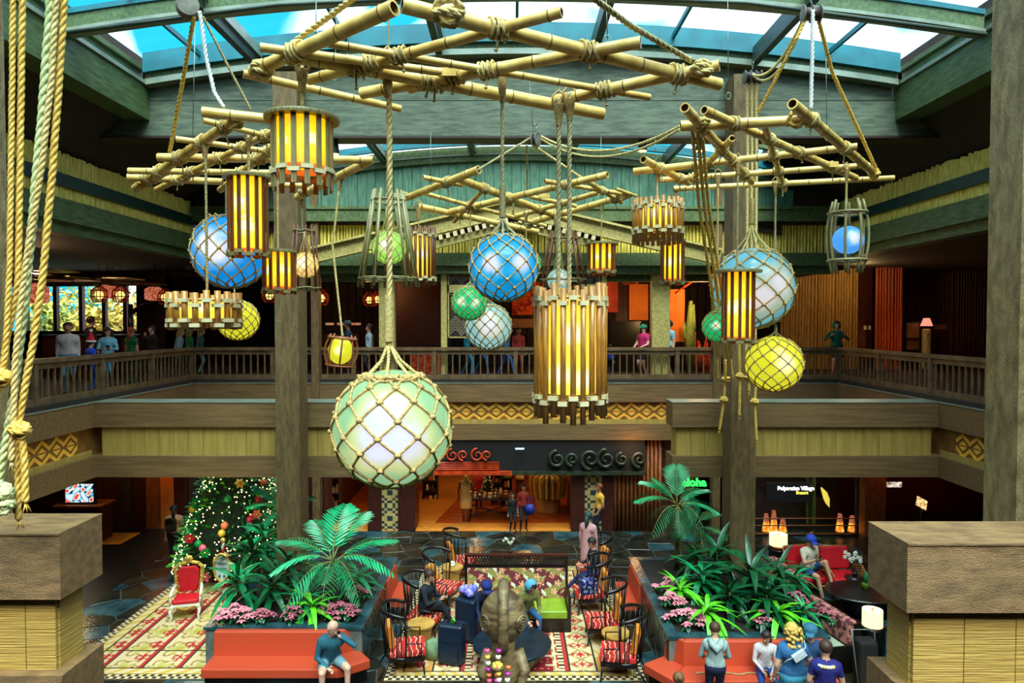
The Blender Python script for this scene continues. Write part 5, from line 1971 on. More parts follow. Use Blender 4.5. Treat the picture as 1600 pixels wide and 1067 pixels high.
# carved transom over the shop opening
tr = empty('carved_transom', (0, 19.75, 1.8), 'carved scroll transom over the shop opening, red at left, dark green at right', 'carving')
z0, z1 = A(0, 742, 19.75).z, A(0, 702, 19.75).z
xa, xb, xc_ = A(560, 0, 19.75).x, A(868, 0, 19.75).x, A(1012, 0, 19.75).x
M['darkgreen_carve'] = mat('verdigris_carving', rgb(26, 34, 26), rgb(52, 62, 46), 6, .35)
M['red_carve'] = mat('red_carving', rgb(150, 42, 14), rgb(206, 70, 24), 6, .4)
MB().box(xa, xc_, 19.85, 19.92, z0, 2.75).build('backing_panel', M['black'], tr, world=True)
MB().box(xa, A(800, 0, 19.75).x, 19.72, 19.85, z0, z0 + .1).build('lower_rail', M['red_carve'], tr, world=True)
MB().box(A(800, 0, 19.75).x, xc_, 19.72, 19.85, z0, z0 + .1).build('lower_rail', M['darkgreen_carve'], tr, world=True)
for k in range(5):
    b = MB(); b.tube([(xa, 19.8, z0 + .14 + k * .05), (A(780, 0, 19.75).x, 19.8, z0 + .15 + k * .052)], .02, 6); b.build('carved_rib', M['red_carve'], tr, world=True)


def scroll(cx, cz, r, turns, sg, m, th):
    pts = []
    for i in range(26):
        t = i / 25
        a = sg * (PI / 2 + turns * 2 * PI * t)
        rr_ = r * (1 - .82 * t)
        pts.append((cx + rr_ * math.cos(a), 19.76, cz + rr_ * math.sin(a)))
    b = MB(); b.tube(pts, [th * (1 - .5 * i / 25) for i in range(26)], 7)
    b.build('scroll', m, tr, world=True)


zc = (z0 + z1) / 2 + .08
for (px, r, sg) in ((575, .2, 1), (622, .2, -1), (668, .2, 1), (705, .19, 1), (722, .16, -1), (745, .2, 1), (760, .15, -1)):
    scroll(A(px, 0, 19.75).x, zc + .12, r, 1.4, sg, M['red_carve'], .035)
for (px, r, sg) in ((872, .26, 1), (896, .2, -1), (925, .3, -1), (950, .3, 1), (975, .2, 1), (1003, .24, -1)):
    scroll(A(px, 0, 19.75).x, zc, r, 1.5, sg, M['darkgreen_carve'], .06)
# exit-sign like strip light under the edge
a = A(805, 701, 19.7)
tag(MB().box(a.x, a.x + .26, 19.68, 19.72, a.z - .02, a.z + .02).build('strip_light', emis('cool_strip', (.5, .85, 1, 1), 1.4)), 'small cool white strip light under the gallery edge', 'light')

# ---- merchandise
def mannequin(px, Y, h, top, m1, m2, label, skirt=True, z=0.0):
    c = A(px, 800, Y)
    root = empty('mannequin', (c.x, Y, z), label, 'mannequin')
    b = MB()
    b.lathe([(.0, h * .98), (.05, h * .98), (.055, h * .9), (.16, h * .86), (.17, h * .74), (.12, h * .64), (.17, h * .54), (.18, h * .3 if skirt else h * .48), (0, h * .3 if skirt else h * .48)], n=16, sx=1, sy=.65)
    b.build('garment', m1, root)
    b = MB()
    for s in (-1, 1):
        b.tube([(s * .16, 0, h * .84), (s * .23, .02, h * .66), (s * .22, -.04, h * .5)], [.05, .035, .025], 7)
        b.tube([(s * .07, 0, h * .5), (s * .07, 0, h * .02)], [.07, .035], 7)
    b.build('limbs', m2, root)
    MB().lathe([(0, .02), (.2, .02), (.2, 0), (0, 0)], n=16).build('base_plate', M['blackwood'], root)
    return root


M['cream_cloth'] = mat('cream_dress', rgb(226, 196, 120), rgb(240, 216, 150), 14, .8)
M['red_cloth'] = mat('red_shirt', rgb(150, 16, 24), rgb(170, 24, 30), 14, .8)
mannequin(728, 20.95, 1.48, 0, M['cream_cloth'], M['stave_dark'], 'mannequin in a long cream dress at the front of the shop')
mannequin(748, 22.4, 1.3, 0, M['red_cloth'], M['stave_dark'], 'mannequin in a red shirt behind the merchandise table', False)
mannequin(812, 23.6, 1.5, 0, M['cream_cloth'], M['stave_dark'], 'mannequin in a pale top beside the shelves', False)
# table
c = A(768, 800, 21.6)
mt = empty('display_table', (c.x, 21.6, 0), 'dark merchandise table crowded with small goods in the shop', 'table')
MB().box(-.78, .72, -.45, .6, .62, .68).build('table_top', M['frame_dark'], mt)
lm = MB().box(-.035, .035, -.035, .035, 0, .62).mesh('leg', M['blackwood'])
for x in (-.7, .64):
    for y in (-.38, .5): inst('leg', lm, mt, (x, y, 0))
MB().bar((-.7, -.38, .1), (.64, -.38, .5), .03, .04).build('brace', M['blackwood'], mt)
MB().bar((-.7, -.38, .5), (.64, -.38, .1), .03, .04).build('brace', M['blackwood'], mt)
goods = [mat('good_%d' % i, rgb(*c_), None, rough=.5) for i, c_ in enumerate(((214, 170, 110), (150, 60, 40), (240, 214, 150), (90, 60, 44), (230, 230, 210), (190, 110, 60), (60, 40, 34)))]
ORD = 'first second third fourth fifth sixth seventh eighth ninth'.split()
q = random.Random(11)
for i in range(34):
    x = -.7 + (i % 9) * .165; y = -.36 + (i // 9) * .22
    w = q.uniform(.05, .07); h = q.uniform(.05, .16)
    b = MB()
    if i % 3 == 0: b.lathe([(0, 0), (w * .9, 0), (w, h * .6), (w * .5, h * .8), (w * .45, h), (0, h)], n=10)
    elif i % 3 == 1: b.box(-w, w, -w * .8, w * .8, 0, h * .8); b.box(-w * 1.04, w * 1.04, -w * .84, w * .84, h * .8, h)
    else: b.ball((0, 0, w * .8), w * .8, 8, 6)
    o = b.build('shop_goods', goods[q.randrange(7)], None, loc=(c.x + x, 21.6 + y, .68))
    tag(o, '%s, %s from the left in the %s row of the merchandise table' % (('little jar', 'lidded box', 'round ball')[i % 3], ORD[i % 9], ('front', 'second', 'third', 'back')[i // 9]), 'souvenir', 'souvenirs on the merchandise table')
# shelf unit behind
def shelf_unit(px, Y, w, h, label, rows=4, glow=True):
    c = A(px, 800, Y)
    root = empty('shelf_unit', (c.x, Y, 0), label, 'shelf')
    MB().box(-w / 2, w / 2, .3, .33, 0, h).build('back_panel', M['redslat'], root)
    for s in (-1, 1): MB().box(s * w / 2 - .015, s * w / 2 + .015, 0, .33, 0, h).build('side_panel', M['frame_dark'], root)
    for r_ in range(rows + 1):
        MB().box(-w / 2, w / 2, 0, .33, h * r_ / rows - .015, h * r_ / rows + .01).build('shelf_board', M['frame_dark'], root)
    b = MB()
    for r_ in range(rows):
        x = -w / 2 + .05
        while x < w / 2 - .06:
            ww = q.uniform(.04, .09); hh = q.uniform(.08, h / rows * .75)
            b.mi = q.randrange(7)
            b.box(x, x + ww, .06, .22, h * r_ / rows + .01, h * r_ / rows + hh); x += ww + .02
    b.build('stock', goods, root, kind='stuff')


shelf_unit(777, 23.0, .42, 1.5, 'tall shelf with bright stacked boxes behind the merchandise table')
shelf_unit(791, 22.7, .36, 1.3, 'lower shelf with tan boxes behind the merchandise table')
shelf_unit(517, 21.0, .5, 2.2, 'dark shelf with glowing goods at the left shop opening', 5)
shelf_unit(672, 23.5, .5, 1.4, 'shelf of pale plates beside the golden runner')
# round clothing rack
c = A(856, 800, 22.2)
rk = empty('clothing_rack', (c.x, 22.2, 0), 'round rack of yellow patterned shirts above a drum base in the shop', 'clothing rack')
b = MB(); b.lathe([(0, 0), (.42, 0), (.42, .08), (.40, .1), (.40, .34), (.42, .36), (0, .36)], n=24); b.build('drum_base', M['tan'], rk)
b = MB(); b.tube([(0, 0, .3), (0, 0, 1.35)], .03, 8); b.tube([(.45 * math.cos(2 * PI * i / 20), .45 * math.sin(2 * PI * i / 20), 1.3) for i in range(20)], .015, 6, closed=True); b.build('rail', M['steel'], rk)
shirts = [mat('shirt_dots', rgb(186, 160, 60), rgb(240, 226, 150), 40, .8, lo=.48, hi=.5), mat('shirt_tan', rgb(190, 150, 70), rgb(220, 184, 104), 8, .8), mat('shirt_olive', rgb(120, 130, 50), rgb(180, 170, 80), 14, .8)]
for i in range(18):
    a = 2 * PI * i / 18
    b = MB(); b.poly_prism([Vector((.16, 0, 1.26)), Vector((.30, 0, 1.30)), Vector((.62, 0, 1.2)), Vector((.64, 0, .95)), Vector((.56, 0, .5)), Vector((.2, 0, .48)), Vector((.12, 0, .9))], (0, 1, 0), .05)
    o = b.build('shirt', shirts[0 if i in (12, 13, 14) else (2 if i in (16, 17, 0) else 1)], None)
    o.location = (c.x, 22.2, 0); o.rotation_euler = (0, 0, a)
    tag(o, '%s shirt, %s %s on the %s half of the round rack' % ('dotted' if i in (12, 13, 14) else ('olive' if i in (16, 17, 0) else 'tan'), ORD[i % 9], 'anticlockwise', 'rear' if i < 9 else 'front'), 'shirt', 'shirts on the round rack')
# little white and gold tree
c = A(762, 800, 21.9)
tx = empty('tabletop_tree', (c.x, 21.9, .68), 'little tree with white and gold balls on the merchandise table', 'christmas tree')
b = MB()
for i in range(60):
    t = q.uniform(0, 1); a = q.uniform(0, 2 * PI); rr_ = .2 * (1 - t) + .02
    b.ball((rr_ * math.cos(a), rr_ * math.sin(a), .08 + .6 * t), .024, 6, 4)
b.build('balls', mat('champagne_ball', rgb(240, 226, 190), None, rough=.25), tx, kind='stuff')
b = MB(); b.lathe([(0, 0), (.06, 0), (.05, .08), (.2, .08), (0, .74)], n=12); b.build('cone', M['leaf_dk'], tx)

point('lamp_shop_a', (-1.4, 21.6, 2.55), 60, (1, .58, .22), .15)
point('lamp_shop_b', (0.6, 22.6, 2.6), 60, (1, .58, .22), .15)
point('lamp_shop_c', (-4.6, 21.5, 2.6), 55, (1, .62, .24), .15)
point('lamp_shop_d', (-1.5, 25.5, 2.6), 45, (1, .5, .16), .15)
point('lamp_pillars', (-2.5, 18.6, 2.2), 8, (1, .6, .3), .15)
point('lamp_bamboo_posts', (3.5, 19.4, 2.5), 16, (1, .45, .12), .1)

# ---------------------------------------------------------------- right storefront and signs
sf = empty('window_2', (8.8, 19.6, 0), kind='structure')
xa, xb = A(1184, 0, 19.6).x, A(1350, 0, 19.6).x
for px in (1184, 1276, 1350):
    x = A(px, 0, 19.6).x
    MB().box(x - .04, x + .04, 19.56, 19.66, 0, 2.75).build('frame_post', M['frame_dark'], sf, world=True)
MB().box(xa, xb, 19.56, 19.66, 0, .08).build('frame_sill', M['frame_dark'], sf, world=True)
for k, (p0, p1) in enumerate(((1184, 1276), (1276, 1350))):
    MB().box(A(p0, 0, 19.6).x + .04, A(p1, 0, 19.6).x - .04, 19.6, 19.612, .08, 2.75).build('pane', M['glass'], sf, world=True)
for py in (810, 821, 834):
    z = A(0, py, 19.5).z
    b = MB(); b.tube([(xa, 19.5, max(.05, z)), (xb, 19.5, max(.05, z))], .018, 6); b.build('guard_rail', M['redslat'], sf, world=True)
MB().box(xa, xb + .3, 21.2, 21.3, 0, 2.75).build('back_panel', M['frame_dark'], sf, world=True)


def text(name, s, px, py, Y, hpx, m, label, par=None, ext=.01, bold=0.0, sx=1.0):
    c = bpy.data.curves.new(name, 'FONT')
    c.body = s; c.size = hpx * Y / FPX * 1.35; c.extrude = ext; c.offset = bold
    c.materials.append(m)
    o = bpy.data.objects.new(name, c); COL.objects.link(o)
    o.rotation_euler = (PI / 2, 0, 0)
    o.location = A(px, py, Y)
    o.scale = (sx, 1, 1)
    if par:
        o.parent = par; o.location = Vector(o.location) - Vector(par.location)
    elif label: tag(o, label, 'sign')
    return o


M['neon_white'] = emis('white_letters', (.95, .95, .9, 1), 1.6)
M['neon_yellow'] = emis('yellow_letters', (.85, .75, .1, 1), 1.4)
M['neon_green'] = emis('green_letters', (.03, 1.0, .10, 1), 1.6)
sg = empty('shop_sign', A(1240, 770, 19.45), 'dark sign board with glowing white and yellow letters over the storefront', 'sign')
MB().box(A(1205, 0, 19.5).x, A(1274, 0, 19.5).x, 19.47, 19.53, A(0, 784, 19.5).z, A(0, 754, 19.5).z).build('sign_board', M['black'], sg, world=True)
text('lettering', 'Polynesian Village', 1215, 765.5, 19.46, 6, M['neon_white'], None, sg, .01, .006, 1.0)
text('lettering', 'Resort', 1244, 772, 19.46, 5, M['neon_yellow'], None, sg, .01, .004)
text('neon_sign', 'aloha', 1066, 759, 19.7, 12.5, M['neon_green'], 'green glowing word sign behind the right palm', ext=.03, bold=.012, sx=1.05)
# orange glass lanterns on the sill
for i, (px, y0, y1) in enumerate(((1197, 805, 832), (1209, 798, 830), (1223, 812, 832), (1312, 806, 833), (1331, 812, 836))):
    Y = 20.0
    c = A(px, y1, Y); h = A(px, y0, Y).z - c.z
    root = empty('window_lantern', (c.x, Y, .0), ['first orange tapered lantern behind the shop glass from the column', 'tallest red lantern with scrollwork behind the shop glass', 'short orange lantern beside the tallest red one', 'orange tapered lantern left in the second shop pane', 'orange tapered lantern at the right end of the second shop pane'][i], 'lantern', 'orange lanterns behind the shop glass')
    zb = max(.02, c.z)
    MB().box(-.16, .16, -.1, .16, 0, zb).build('plinth', M['blackwood'], root)
    b = MB(); b.lathe([(0, zb), (.12, zb), (.08, zb + h * .55), (0, zb + h * .55)], n=10, smooth=False); b.build('glowing_base', M['lantern_o'] if 'lantern_o' in M else M.setdefault('lantern_o', emis('orange_glass', (1, .16, .01, 1), 1.3, (1, .55, .08, 1), 9)), root)
    b = MB(); b.lathe([(.085, zb + h * .55), (.06, zb + h), (0, zb + h)], n=10, smooth=False); b.build('smoked_top', M['boxred'], root)
c = A(1288, 775, 20.6)
root = empty('wall_ornament', c, 'yellow glowing wing shaped ornament behind the second shop pane', 'ornament')
for i in range(7):
    b = MB(); b.tube([(-.1 + i * .015, 0, .25 - i * .05), (.06, 0, .10 - i * .05), (.16, 0, -.1 - i * .04)], [.03, .028, .01], 6)
    b.build('rib', emis('yellow_ornament', (1, .7, .1, 1), .9) if 'orn' not in M else M['orn'], root)  # emission stands in for the light falling on this carving
MB().box(-.02, .02, 0, .62, -.1, .3).build('bracket', M['blackwood'], root)
MB().box(A(1270, 0, 20.8).x, A(1284, 0, 20.8).x, 20.8, 20.9, 0, 2.0).build('wall_shop_green', mat('green_panel', rgb(60, 90, 20), rgb(96, 130, 40), 3, .6), None, kind='structure')
point('lamp_store', (8.4, 20.4, 2.5), 14, (1, .7, .35), .1)
point('lamp_store_b', (10.9, 19.0, 2.6), 14, (1, .35, .12), .1)
point('lamp_right_rear', (13.0, 20.5, 2.5), 30, (1, .16, .06), .1)
# lit menu pages on a stand at right
c = A(1440, 786, 19.0)
root = empty('menu_stand', (c.x, c.y, 0), 'dark stand holding brightly lit yellow menu pages at the right', 'stand')
b = MB(); b.tube([(0, 0, 0), (0, 0, c.z - .1)], .04, 8); b.lathe([(0, 0), (.25, 0), (.25, .03), (0, .05)], n=16); b.build('pole', M['blackwood'], root)
pg = MB(); pg.box(-.16, .16, -.01, .01, -.14, .14); o = pg.build('page_panel', emis('lit_page', (1, .75, .3, 1), 1.2, (.4, .2, .08, 1), 14), root); o.location = (0, 0, c.z); o.rotation_euler = (-.5, .5, 0)  # light on the pages is put in as emission
c = A(1394, 757, 20.5)
root = empty('menu_screen', c, 'small lit sign screen hanging above the menu stand', 'screen')
MB().box(-.32, .32, 0, .05, -.13, .1).build('screen_frame', M['blackwood'], root)
MB().box(-.29, .29, -.01, .0, -.08, .08).build('screen', emis('screen_glow', (.2, .1, .08, 1), .9, (1, .9, .7, 1), 9), root)
MB().box(-.02, .02, .02, .05, .1, 2.78 - c.z).build('hanger', M['blackwood'], root)

# ---------------------------------------------------------------- TV at left
c = A(125, 770, 19.0)
tv = empty('television', (c.x, c.y, c.z), 'lit television showing a colourful picture in a wooden cabinet at the left', 'television')


def tvpic(u, v):
    n = math.sin(u * 17 + 3 * math.sin(v * 9)) + math.sin(v * 21 + 2.3 * math.sin(u * 13))
    if abs(n) < .22: return rgb(40, 20, 30)
    if n > 1.1: return rgb(214, 60, 60)
    if n > .4: return rgb(240, 226, 214)
    if n > -.5: return rgb(90, 190, 230)
    return rgb(196, 226, 240)


M['tv'] = attr_mat('tv_picture', .3, 1.1)
paint_grid('screen', .78, .52, 39, 26, tvpic, M['tv'], tv, (-.39, -.03, -.26), (PI / 2, 0, 0))
MB().box(-.44, .44, -.02, .06, -.31, .31).build('bezel', M['blackwood'], tv)
MB().box(-.6, .6, -.1, .5, -c.z, -.33).build('cabinet', M['redwood'], tv)
MB().box(-.68, .68, -.2, .55, -.37, -.32).build('cabinet_top', M['redslat'], tv)
point('lamp_left_ground', (-10.3, 19.8, 2.4), 12, (1, .3, .1), .1)
# pool of orange light on the floor, put in as a thin golden sheet
a = gr(168, 852, .0); c = gr(214, 834, .0)
tag(MB().box(a.x - .5, c.x + .1, a.y, c.y, .019, .034).build('floor_light_patch', mat('golden_light_patch', rgb(190, 120, 30), rgb(214, 150, 50), 5, .6)), 'golden patch of light painted on the dark floor at the far left', 'light patch')
point('lamp_floor_patch', (-11.9, 18.6, 2.6), 26, (1, .7, .3), .1)
# ================================================================ ground floor furniture
for o in [o for o in bpy.data.objects if o.type == 'FONT']:      # lettering becomes plain mesh
    dg = bpy.context.evaluated_depsgraph_get()
    me = bpy.data.meshes.new_from_object(o.evaluated_get(dg))
    n = bpy.data.objects.new(o.name, me); COL.objects.link(n)
    n.parent = o.parent; n.location = o.location; n.rotation_euler = o.rotation_euler; n.scale = o.scale
    for k in ('label', 'category', 'kind'):
        if k in o: n[k] = o[k]
    nm = o.name
    bpy.data.objects.remove(o); n.name = nm

CREAM, OLV, YEL, RED, DRED, DK, ORG = rgb(214, 188, 142), rgb(150, 128, 62), rgb(200, 164, 66), rgb(176, 34, 30), rgb(140, 14, 34), rgb(36, 30, 22), rgb(206, 140, 66)
M['rug'] = attr_mat('woven_rug', .9, bump=.3)


def bow(x, y, w, h):
    """red double-loop motif"""
    dx = (x % w) / w - .5; dy = (y % h) / h - .5
    r1 = math.hypot(abs(dx) - .22, dy * 1.1)
    if .10 < r1 < .19: return True
    return abs(dx) < .06 and abs(dy) < .3


def rug_a(u, v, W=4.5, H=5.5):
    x = u - W / 2; ax = abs(x)
    d = min(W / 2 - ax, v, H - v)
    if d < .13: return DK if (int(u / .065) + int(v / .065)) % 2 else CREAM
    if d < .17: return OLV
    if d < .28: return YEL if abs(((u + v) / .22) % 1 - .5) < .25 else CREAM
    if d < .31: return DK
    if ax > 1.45:
        yy = (v + .2) % 1.5 - .75; xx = ax - 1.70
        q = abs(xx) * 1.3 + abs(yy)
        if q < .16: return RED
        if q < .24: return CREAM
        if q < .52: return ORG
        return YEL if (yy + xx * 2) % .5 < .16 else CREAM
    if ax > 1.42: return DK
    if ax > 1.0:
        if bow(ax - 1.0, v, .42, .36): return RED
        dx = ((ax - 1.0) % .42) / .42 - .5; dy = (v % .36) / .36 - .5
        r = abs(abs(dx) + abs(dy) - .5)
        return OLV if r < .07 else CREAM
    if ax > .96: return DK
    if ax > .90: return RED
    if ax > .80: return CREAM if (int(v / .06) % 2) else DK
    if ax > .74: return RED if (int(v / .1) % 3) else CREAM
    if v < 2.3 and ax < .68:
        yy = (v % .34) - .17; xx = (ax) % .45 - .22
        if abs(xx) / .2 + abs(yy) / .05 < 1: return CREAM
        if abs(abs(yy) - .12) < .012 and int(u / .06) % 2: return rgb(214, 150, 90)
        return DRED
    return CREAM if math.sin(u * 21) * math.sin(v * 19) > -.2 else OLV


def rug_b(u, v, W=3.1, H=5.2):
    d = min(u, W - u, v, H - v)
    if d < .14: return DK if (int(u / .07) + int(v / .07)) % 2 else CREAM
    if d < .18: return OLV
    if d < .34: return YEL if abs(((u - v) / .3) % 1 - .5) < .22 else CREAM
    if d < .37: return DK
    if u % .68 < .025 or v % 1.0 < .02: return DK
    if u % .68 > .62: return RED
    if bow(u, v, .34, .5) and int(u / .34) % 2: return RED
    dx = (u % .68) / .68 - .5; dy = (v % .72) / .72 - .5
    r = math.hypot(dx, dy); a = math.atan2(dy, dx)
    if abs(r - .36 - .07 * math.cos(6 * a)) < .035: return OLV
    if r < .12: return rgb(176, 160, 60)
    return CREAM if (r + .1 * math.cos(5 * a)) > .26 else rgb(190, 176, 96)


def rug(label, x0, y0, w, h, fn):
    root = empty('area_rug', (x0, y0, .024), label, 'rug')
    paint_grid('rug_pile', w, h, int(w / .034), int(h / .034), fn, M['rug'], root, (0, 0, 0), thick=.012)


rug('patterned rug with a crimson centre under the seating group', -2.2, 11.55, 4.5, 5.5, rug_a)
rug('cream and olive patterned rug under the red throne', -7.95, 11.6, 3.1, 5.0, lambda u, v: rug_b(u, v, 3.1, 5.0))
rug('cream patterned rug strip at the lower right beside the near pier', 4.9, 8.9, 1.6, 2.2, lambda u, v: rug_b(u, v, 1.6, 2.2))

# ---- planters
M['joint'] = mat('pale_joint', rgb(70, 84, 80), rgb(104, 112, 104), 6, .7)
def planter(name, x0, x1, y0, y1, side, label):
    """slate-faced planter; side=+1 : slate flank visible on its +x side"""
    root = empty(name, ((x0 + x1) / 2, (y0 + y1) / 2, 0), label, 'planter', kind=None)
    h = .86
    MB().box(x0, x1, y0, y1, 0, h - .05).build('core_wall', M['joint'], root, world=True)
    MB().box(x0 + .12, x1 - .12, y0 + .12, y1 - .12, h - .06, h - .02).build('soil', M['soil'], root, world=True)
    t = .16
    for q in ((x0 - .03, x1 + .03, y0 - .03, y0 + t), (x0 - .03, x1 + .03, y1 - t, y1 + .03), (x0 - .03, x0 + t, y0 + t, y1 - t), (x1 - t, x1 + .03, y0 + t, y1 - t)):
        MB().box(q[0], q[1], q[2], q[3], h - .05, h).build('coping', M['slate_c'], root, world=True)
    xs = x1 if side > 0 else x0
    cells = voronoi(y0, y1, 0.02, h - .07, .34, .009, 12 + side)
    stone_field(root, cells, lambda u, v: Vector((xs, u, v)), (side, 0, 0), [M['slate'], M['slate_c'], M['slate_c'], M['slate_b']], 'slate_stone', .022)
    return root


planter('planter', -5.35, -2.62, 11.78, 15.3, 1, 'long slate faced planter around the left column')
planter('planter', 2.66, 5.35, 11.42, 15.3, -1, 'long slate faced planter around the right column')


def bench(label, pts, yb, depth, sgn):
    """coral vinyl bench: pts = polyline of the seat/back line"""
    root = empty('banquette', (pts[0][0], yb, 0), label, 'bench', 'coral benches round the planters')
    n = len(pts)
    P = [Vector((x, y, 0)) for x, y in pts]
    nrm = []
    for i in range(n - 1):
        d = (P[i + 1] - P[i]).normalized()
        nrm.append(Vector((d.y, -d.x, 0)) * sgn)
    off = []
    for i in range(n):
        if i == 0: v = nrm[0]
        elif i == n - 1: v = nrm[-1]
        else:
            v = (nrm[i - 1] + nrm[i]).normalized(); v = v / max(.5, v.dot(nrm[i]))
        off.append(v)

    def strip(nm, m, d0, d1, z0, z1, slope=0.0):
        b = MB()
        for i in range(n - 1):
            a0, a1, c0, c1 = P[i] + off[i] * d0, P[i] + off[i] * d1, P[i + 1] + off[i + 1] * d0, P[i + 1] + off[i + 1] * d1
            s = off[i] * slope; s2 = off[i + 1] * slope
            vs = [a0 + Vector((0, 0, z0)), a1 + Vector((0, 0, z0)), c1 + Vector((0, 0, z0)), c0 + Vector((0, 0, z0)),
                  a0 + s + Vector((0, 0, z1)), a1 + s + Vector((0, 0, z1)), c1 + s2 + Vector((0, 0, z1)), c0 + s2 + Vector((0, 0, z1))]
            b.add(vs, [(0, 1, 2, 3), (7, 6, 5, 4), (0, 4, 5, 1), (2, 6, 7, 3), (1, 5, 6, 2), (3, 7, 4, 0)])
        o = b.build(nm, m, root, world=True)
        bv = o.modifiers.new('b', 'BEVEL'); bv.width = .02; bv.segments = 2; bv.limit_method = 'ANGLE'
    strip('back_cushion', M['vinyl'], -.12, .02, .40, .83, -.05)
    strip('seat_cushion', M['vinyl'], 0.0, depth, .27, .43)
    strip('recessed_base', M['blackwood'], -.05, depth - .12, 0.0, .27)
    return root


bench('coral vinyl bench in front of the left planter', [(-5.15, 11.62), (-3.02, 11.62), (-2.70, 11.86)], 11.6, .48, 1)
bench('coral vinyl bench in front of the right planter', [(2.62, 11.62), (2.86, 11.27), (5.25, 11.27)], 11.2, .50, 1)
bench('far coral bench end beside the left planter', [(-2.53, 13.95), (-2.53, 15.0)], 14.3, .3, 1)
bench('far coral bench end beside the right planter', [(2.57, 15.0), (2.57, 13.8)], 14.3, .3, 1)

# ---- round table and side drums
c = gr(800, 1010, .42)
ct = empty('coffee_table', (c.x, 12.15, 0), 'black round bowl shaped coffee table in front of the floral sofa', 'table')
b = MB(); b.lathe([(0, 0), (.42, 0), (.44, .04), (.58, .22), (.68, .36)], n=40); b.build('bowl_base', M['blackwood'], ct)
b = MB(); b.lathe([(0, .36), (.70, .36), (.71, .37), (.71, .41), (.70, .42), (0, .42)], n=48, smooth=False); b.build('table_top', mat('slate_top', rgb(14, 26, 36), rgb(22, 38, 50), 4, .35), ct)


def drum(x, y, label):
    r = empty('side_table', (x, y, 0), label, 'table', 'tan drum side tables')
    b = MB(); b.lathe([(0, 0), (.14, 0), (.17, .1), (.2, .36), (.24, .46)], n=24); b.build('drum_body', M['tan'], r)
    b = MB(); b.lathe([(0, .46), (.26, .46), (.265, .48), (.26, .5), (0, .5)], n=28, smooth=False); b.build('table_top', M['tan'], r)


drum(-1.72, 12.75, 'tan drum side table between the two nearest left chairs')
drum(-1.40, 15.75, 'tan drum side table between the two far left chairs')
drum(1.90, 12.35, 'tan drum side table between the two nearest right chairs')
b = MB(); b.lathe([(0, 0), (.05, 0), (.06, .08), (0, .08)], n=10)
for i in range(5): b.ball((.03 * math.cos(i * 2.2), .03 * math.sin(i * 2.2), .1), .03, 6, 4)
tag(b.build('flower_bowl', M['white'], loc=(-1.38, 15.72, .5)), 'tiny bowl of white flowers on the far left drum table', 'flowers')

# ---- tall spindle chairs
m, nt_, bs = mk('striped_weave')
tcn = nt_.nodes.new('ShaderNodeTexCoord'); wv = nt_.nodes.new('ShaderNodeTexWave'); wv.inputs['Scale'].default_value = 1.8; wv.inputs['Distortion'].default_value = 3.0; wv.inputs['Detail Scale'].default_value = 3.0
wv.bands_direction = 'Y'
crn = nt_.nodes.new('ShaderNodeValToRGB'); crn.color_ramp.interpolation = 'CONSTANT'
el = crn.color_ramp.elements; el[0].position = 0; el[0].color = rgb(190, 30, 26); el[1].position = .45; el[1].color = rgb(222, 190, 150)
e2 = el.new(.7); e2.color = rgb(206, 50, 34); e3 = el.new(.85); e3.color = rgb(120, 24, 20)
nt_.links.new(tcn.outputs['Object'], wv.inputs['Vector']); nt_.links.new(wv.outputs['Color'], crn.inputs[0]); nt_.links.new(crn.outputs[0], bs.inputs['Base Color'])
bs.inputs['Roughness'].default_value = .8
M['stripe'] = m


def spindle_chair(x, y, rz, label, cush=True):
    """faces local -Y"""
    r = empty('spindle_chair', (x, y, 0), label, 'chair', 'black high backed spindle chairs', rz=rz)
    bw = M['blackwood']
    # back curve from -110..110 deg around +Y
    def pt(a, z):
        f = (z - .34) / .85
        rx = .33 + .05 * f; ry = .30 + .10 * f
        return Vector((rx * math.sin(a), .02 + ry * math.cos(a), z))
    A0 = R(100)
    b = MB(); b.tube([pt(-A0 + 2 * A0 * i / 20, 1.16 - .10 * abs(-1 + 2 * i / 20) ** 3) for i in range(21)], .022, 6, flat=1.6); b.build('top_rail', bw, r)
    b = MB(); b.tube([pt(-A0 + 2 * A0 * i / 20, .36) for i in range(21)], .024, 6); b.build('seat_rail', bw, r)
    b = MB()
    for i in range(15):
        a = -A0 + 2 * A0 * i / 14
        b.tube([pt(a, .36), pt(a, 1.155 - .10 * abs(-1 + 2 * i / 14) ** 3)], .010 if 0 < i < 14 else .018, 5)
    b.build('spindles', bw, r, kind='stuff')
    b = MB(); b.box(-.32, .32, -.36, .26, .30, .36); o = b.build('seat_frame', bw, r)
    o = MB().box(-.30, .30, -.38, .24, .36, .47).build('seat_cushion', M['stripe'], r)
    bv = o.modifiers.new('b', 'BEVEL'); bv.width = .03; bv.segments = 3
    if cush:
        b = MB(); b.box(-.20, .20, -.05, .05, 0, .42); o = b.build('back_cushion', M['orange_cush'], r)
        o.location = (0, .20, .47); o.rotation_euler = (-.18, 0, 0)
        bv = o.modifiers.new('b', 'BEVEL'); bv.width = .045; bv.segments = 3
    for s in (-1, 1):
        b = MB(); b.tube([(s * .33, -.30, .34), (s * .33, -.30, .60), (s * .33, -.1, .62), pt(s * A0, .62)], .014, 5); b.build('arm', bw, r)
        b = MB(); b.tube([(s * .28, -.32, .30), (s * .30, -.36, 0)], [.022, .014], 6); b.build('leg', bw, r)
        b = MB(); b.tube([(s * .24, .24, .30), (s * .30, .44, 0)], [.022, .014], 6); b.build('leg', bw, r)
    return r


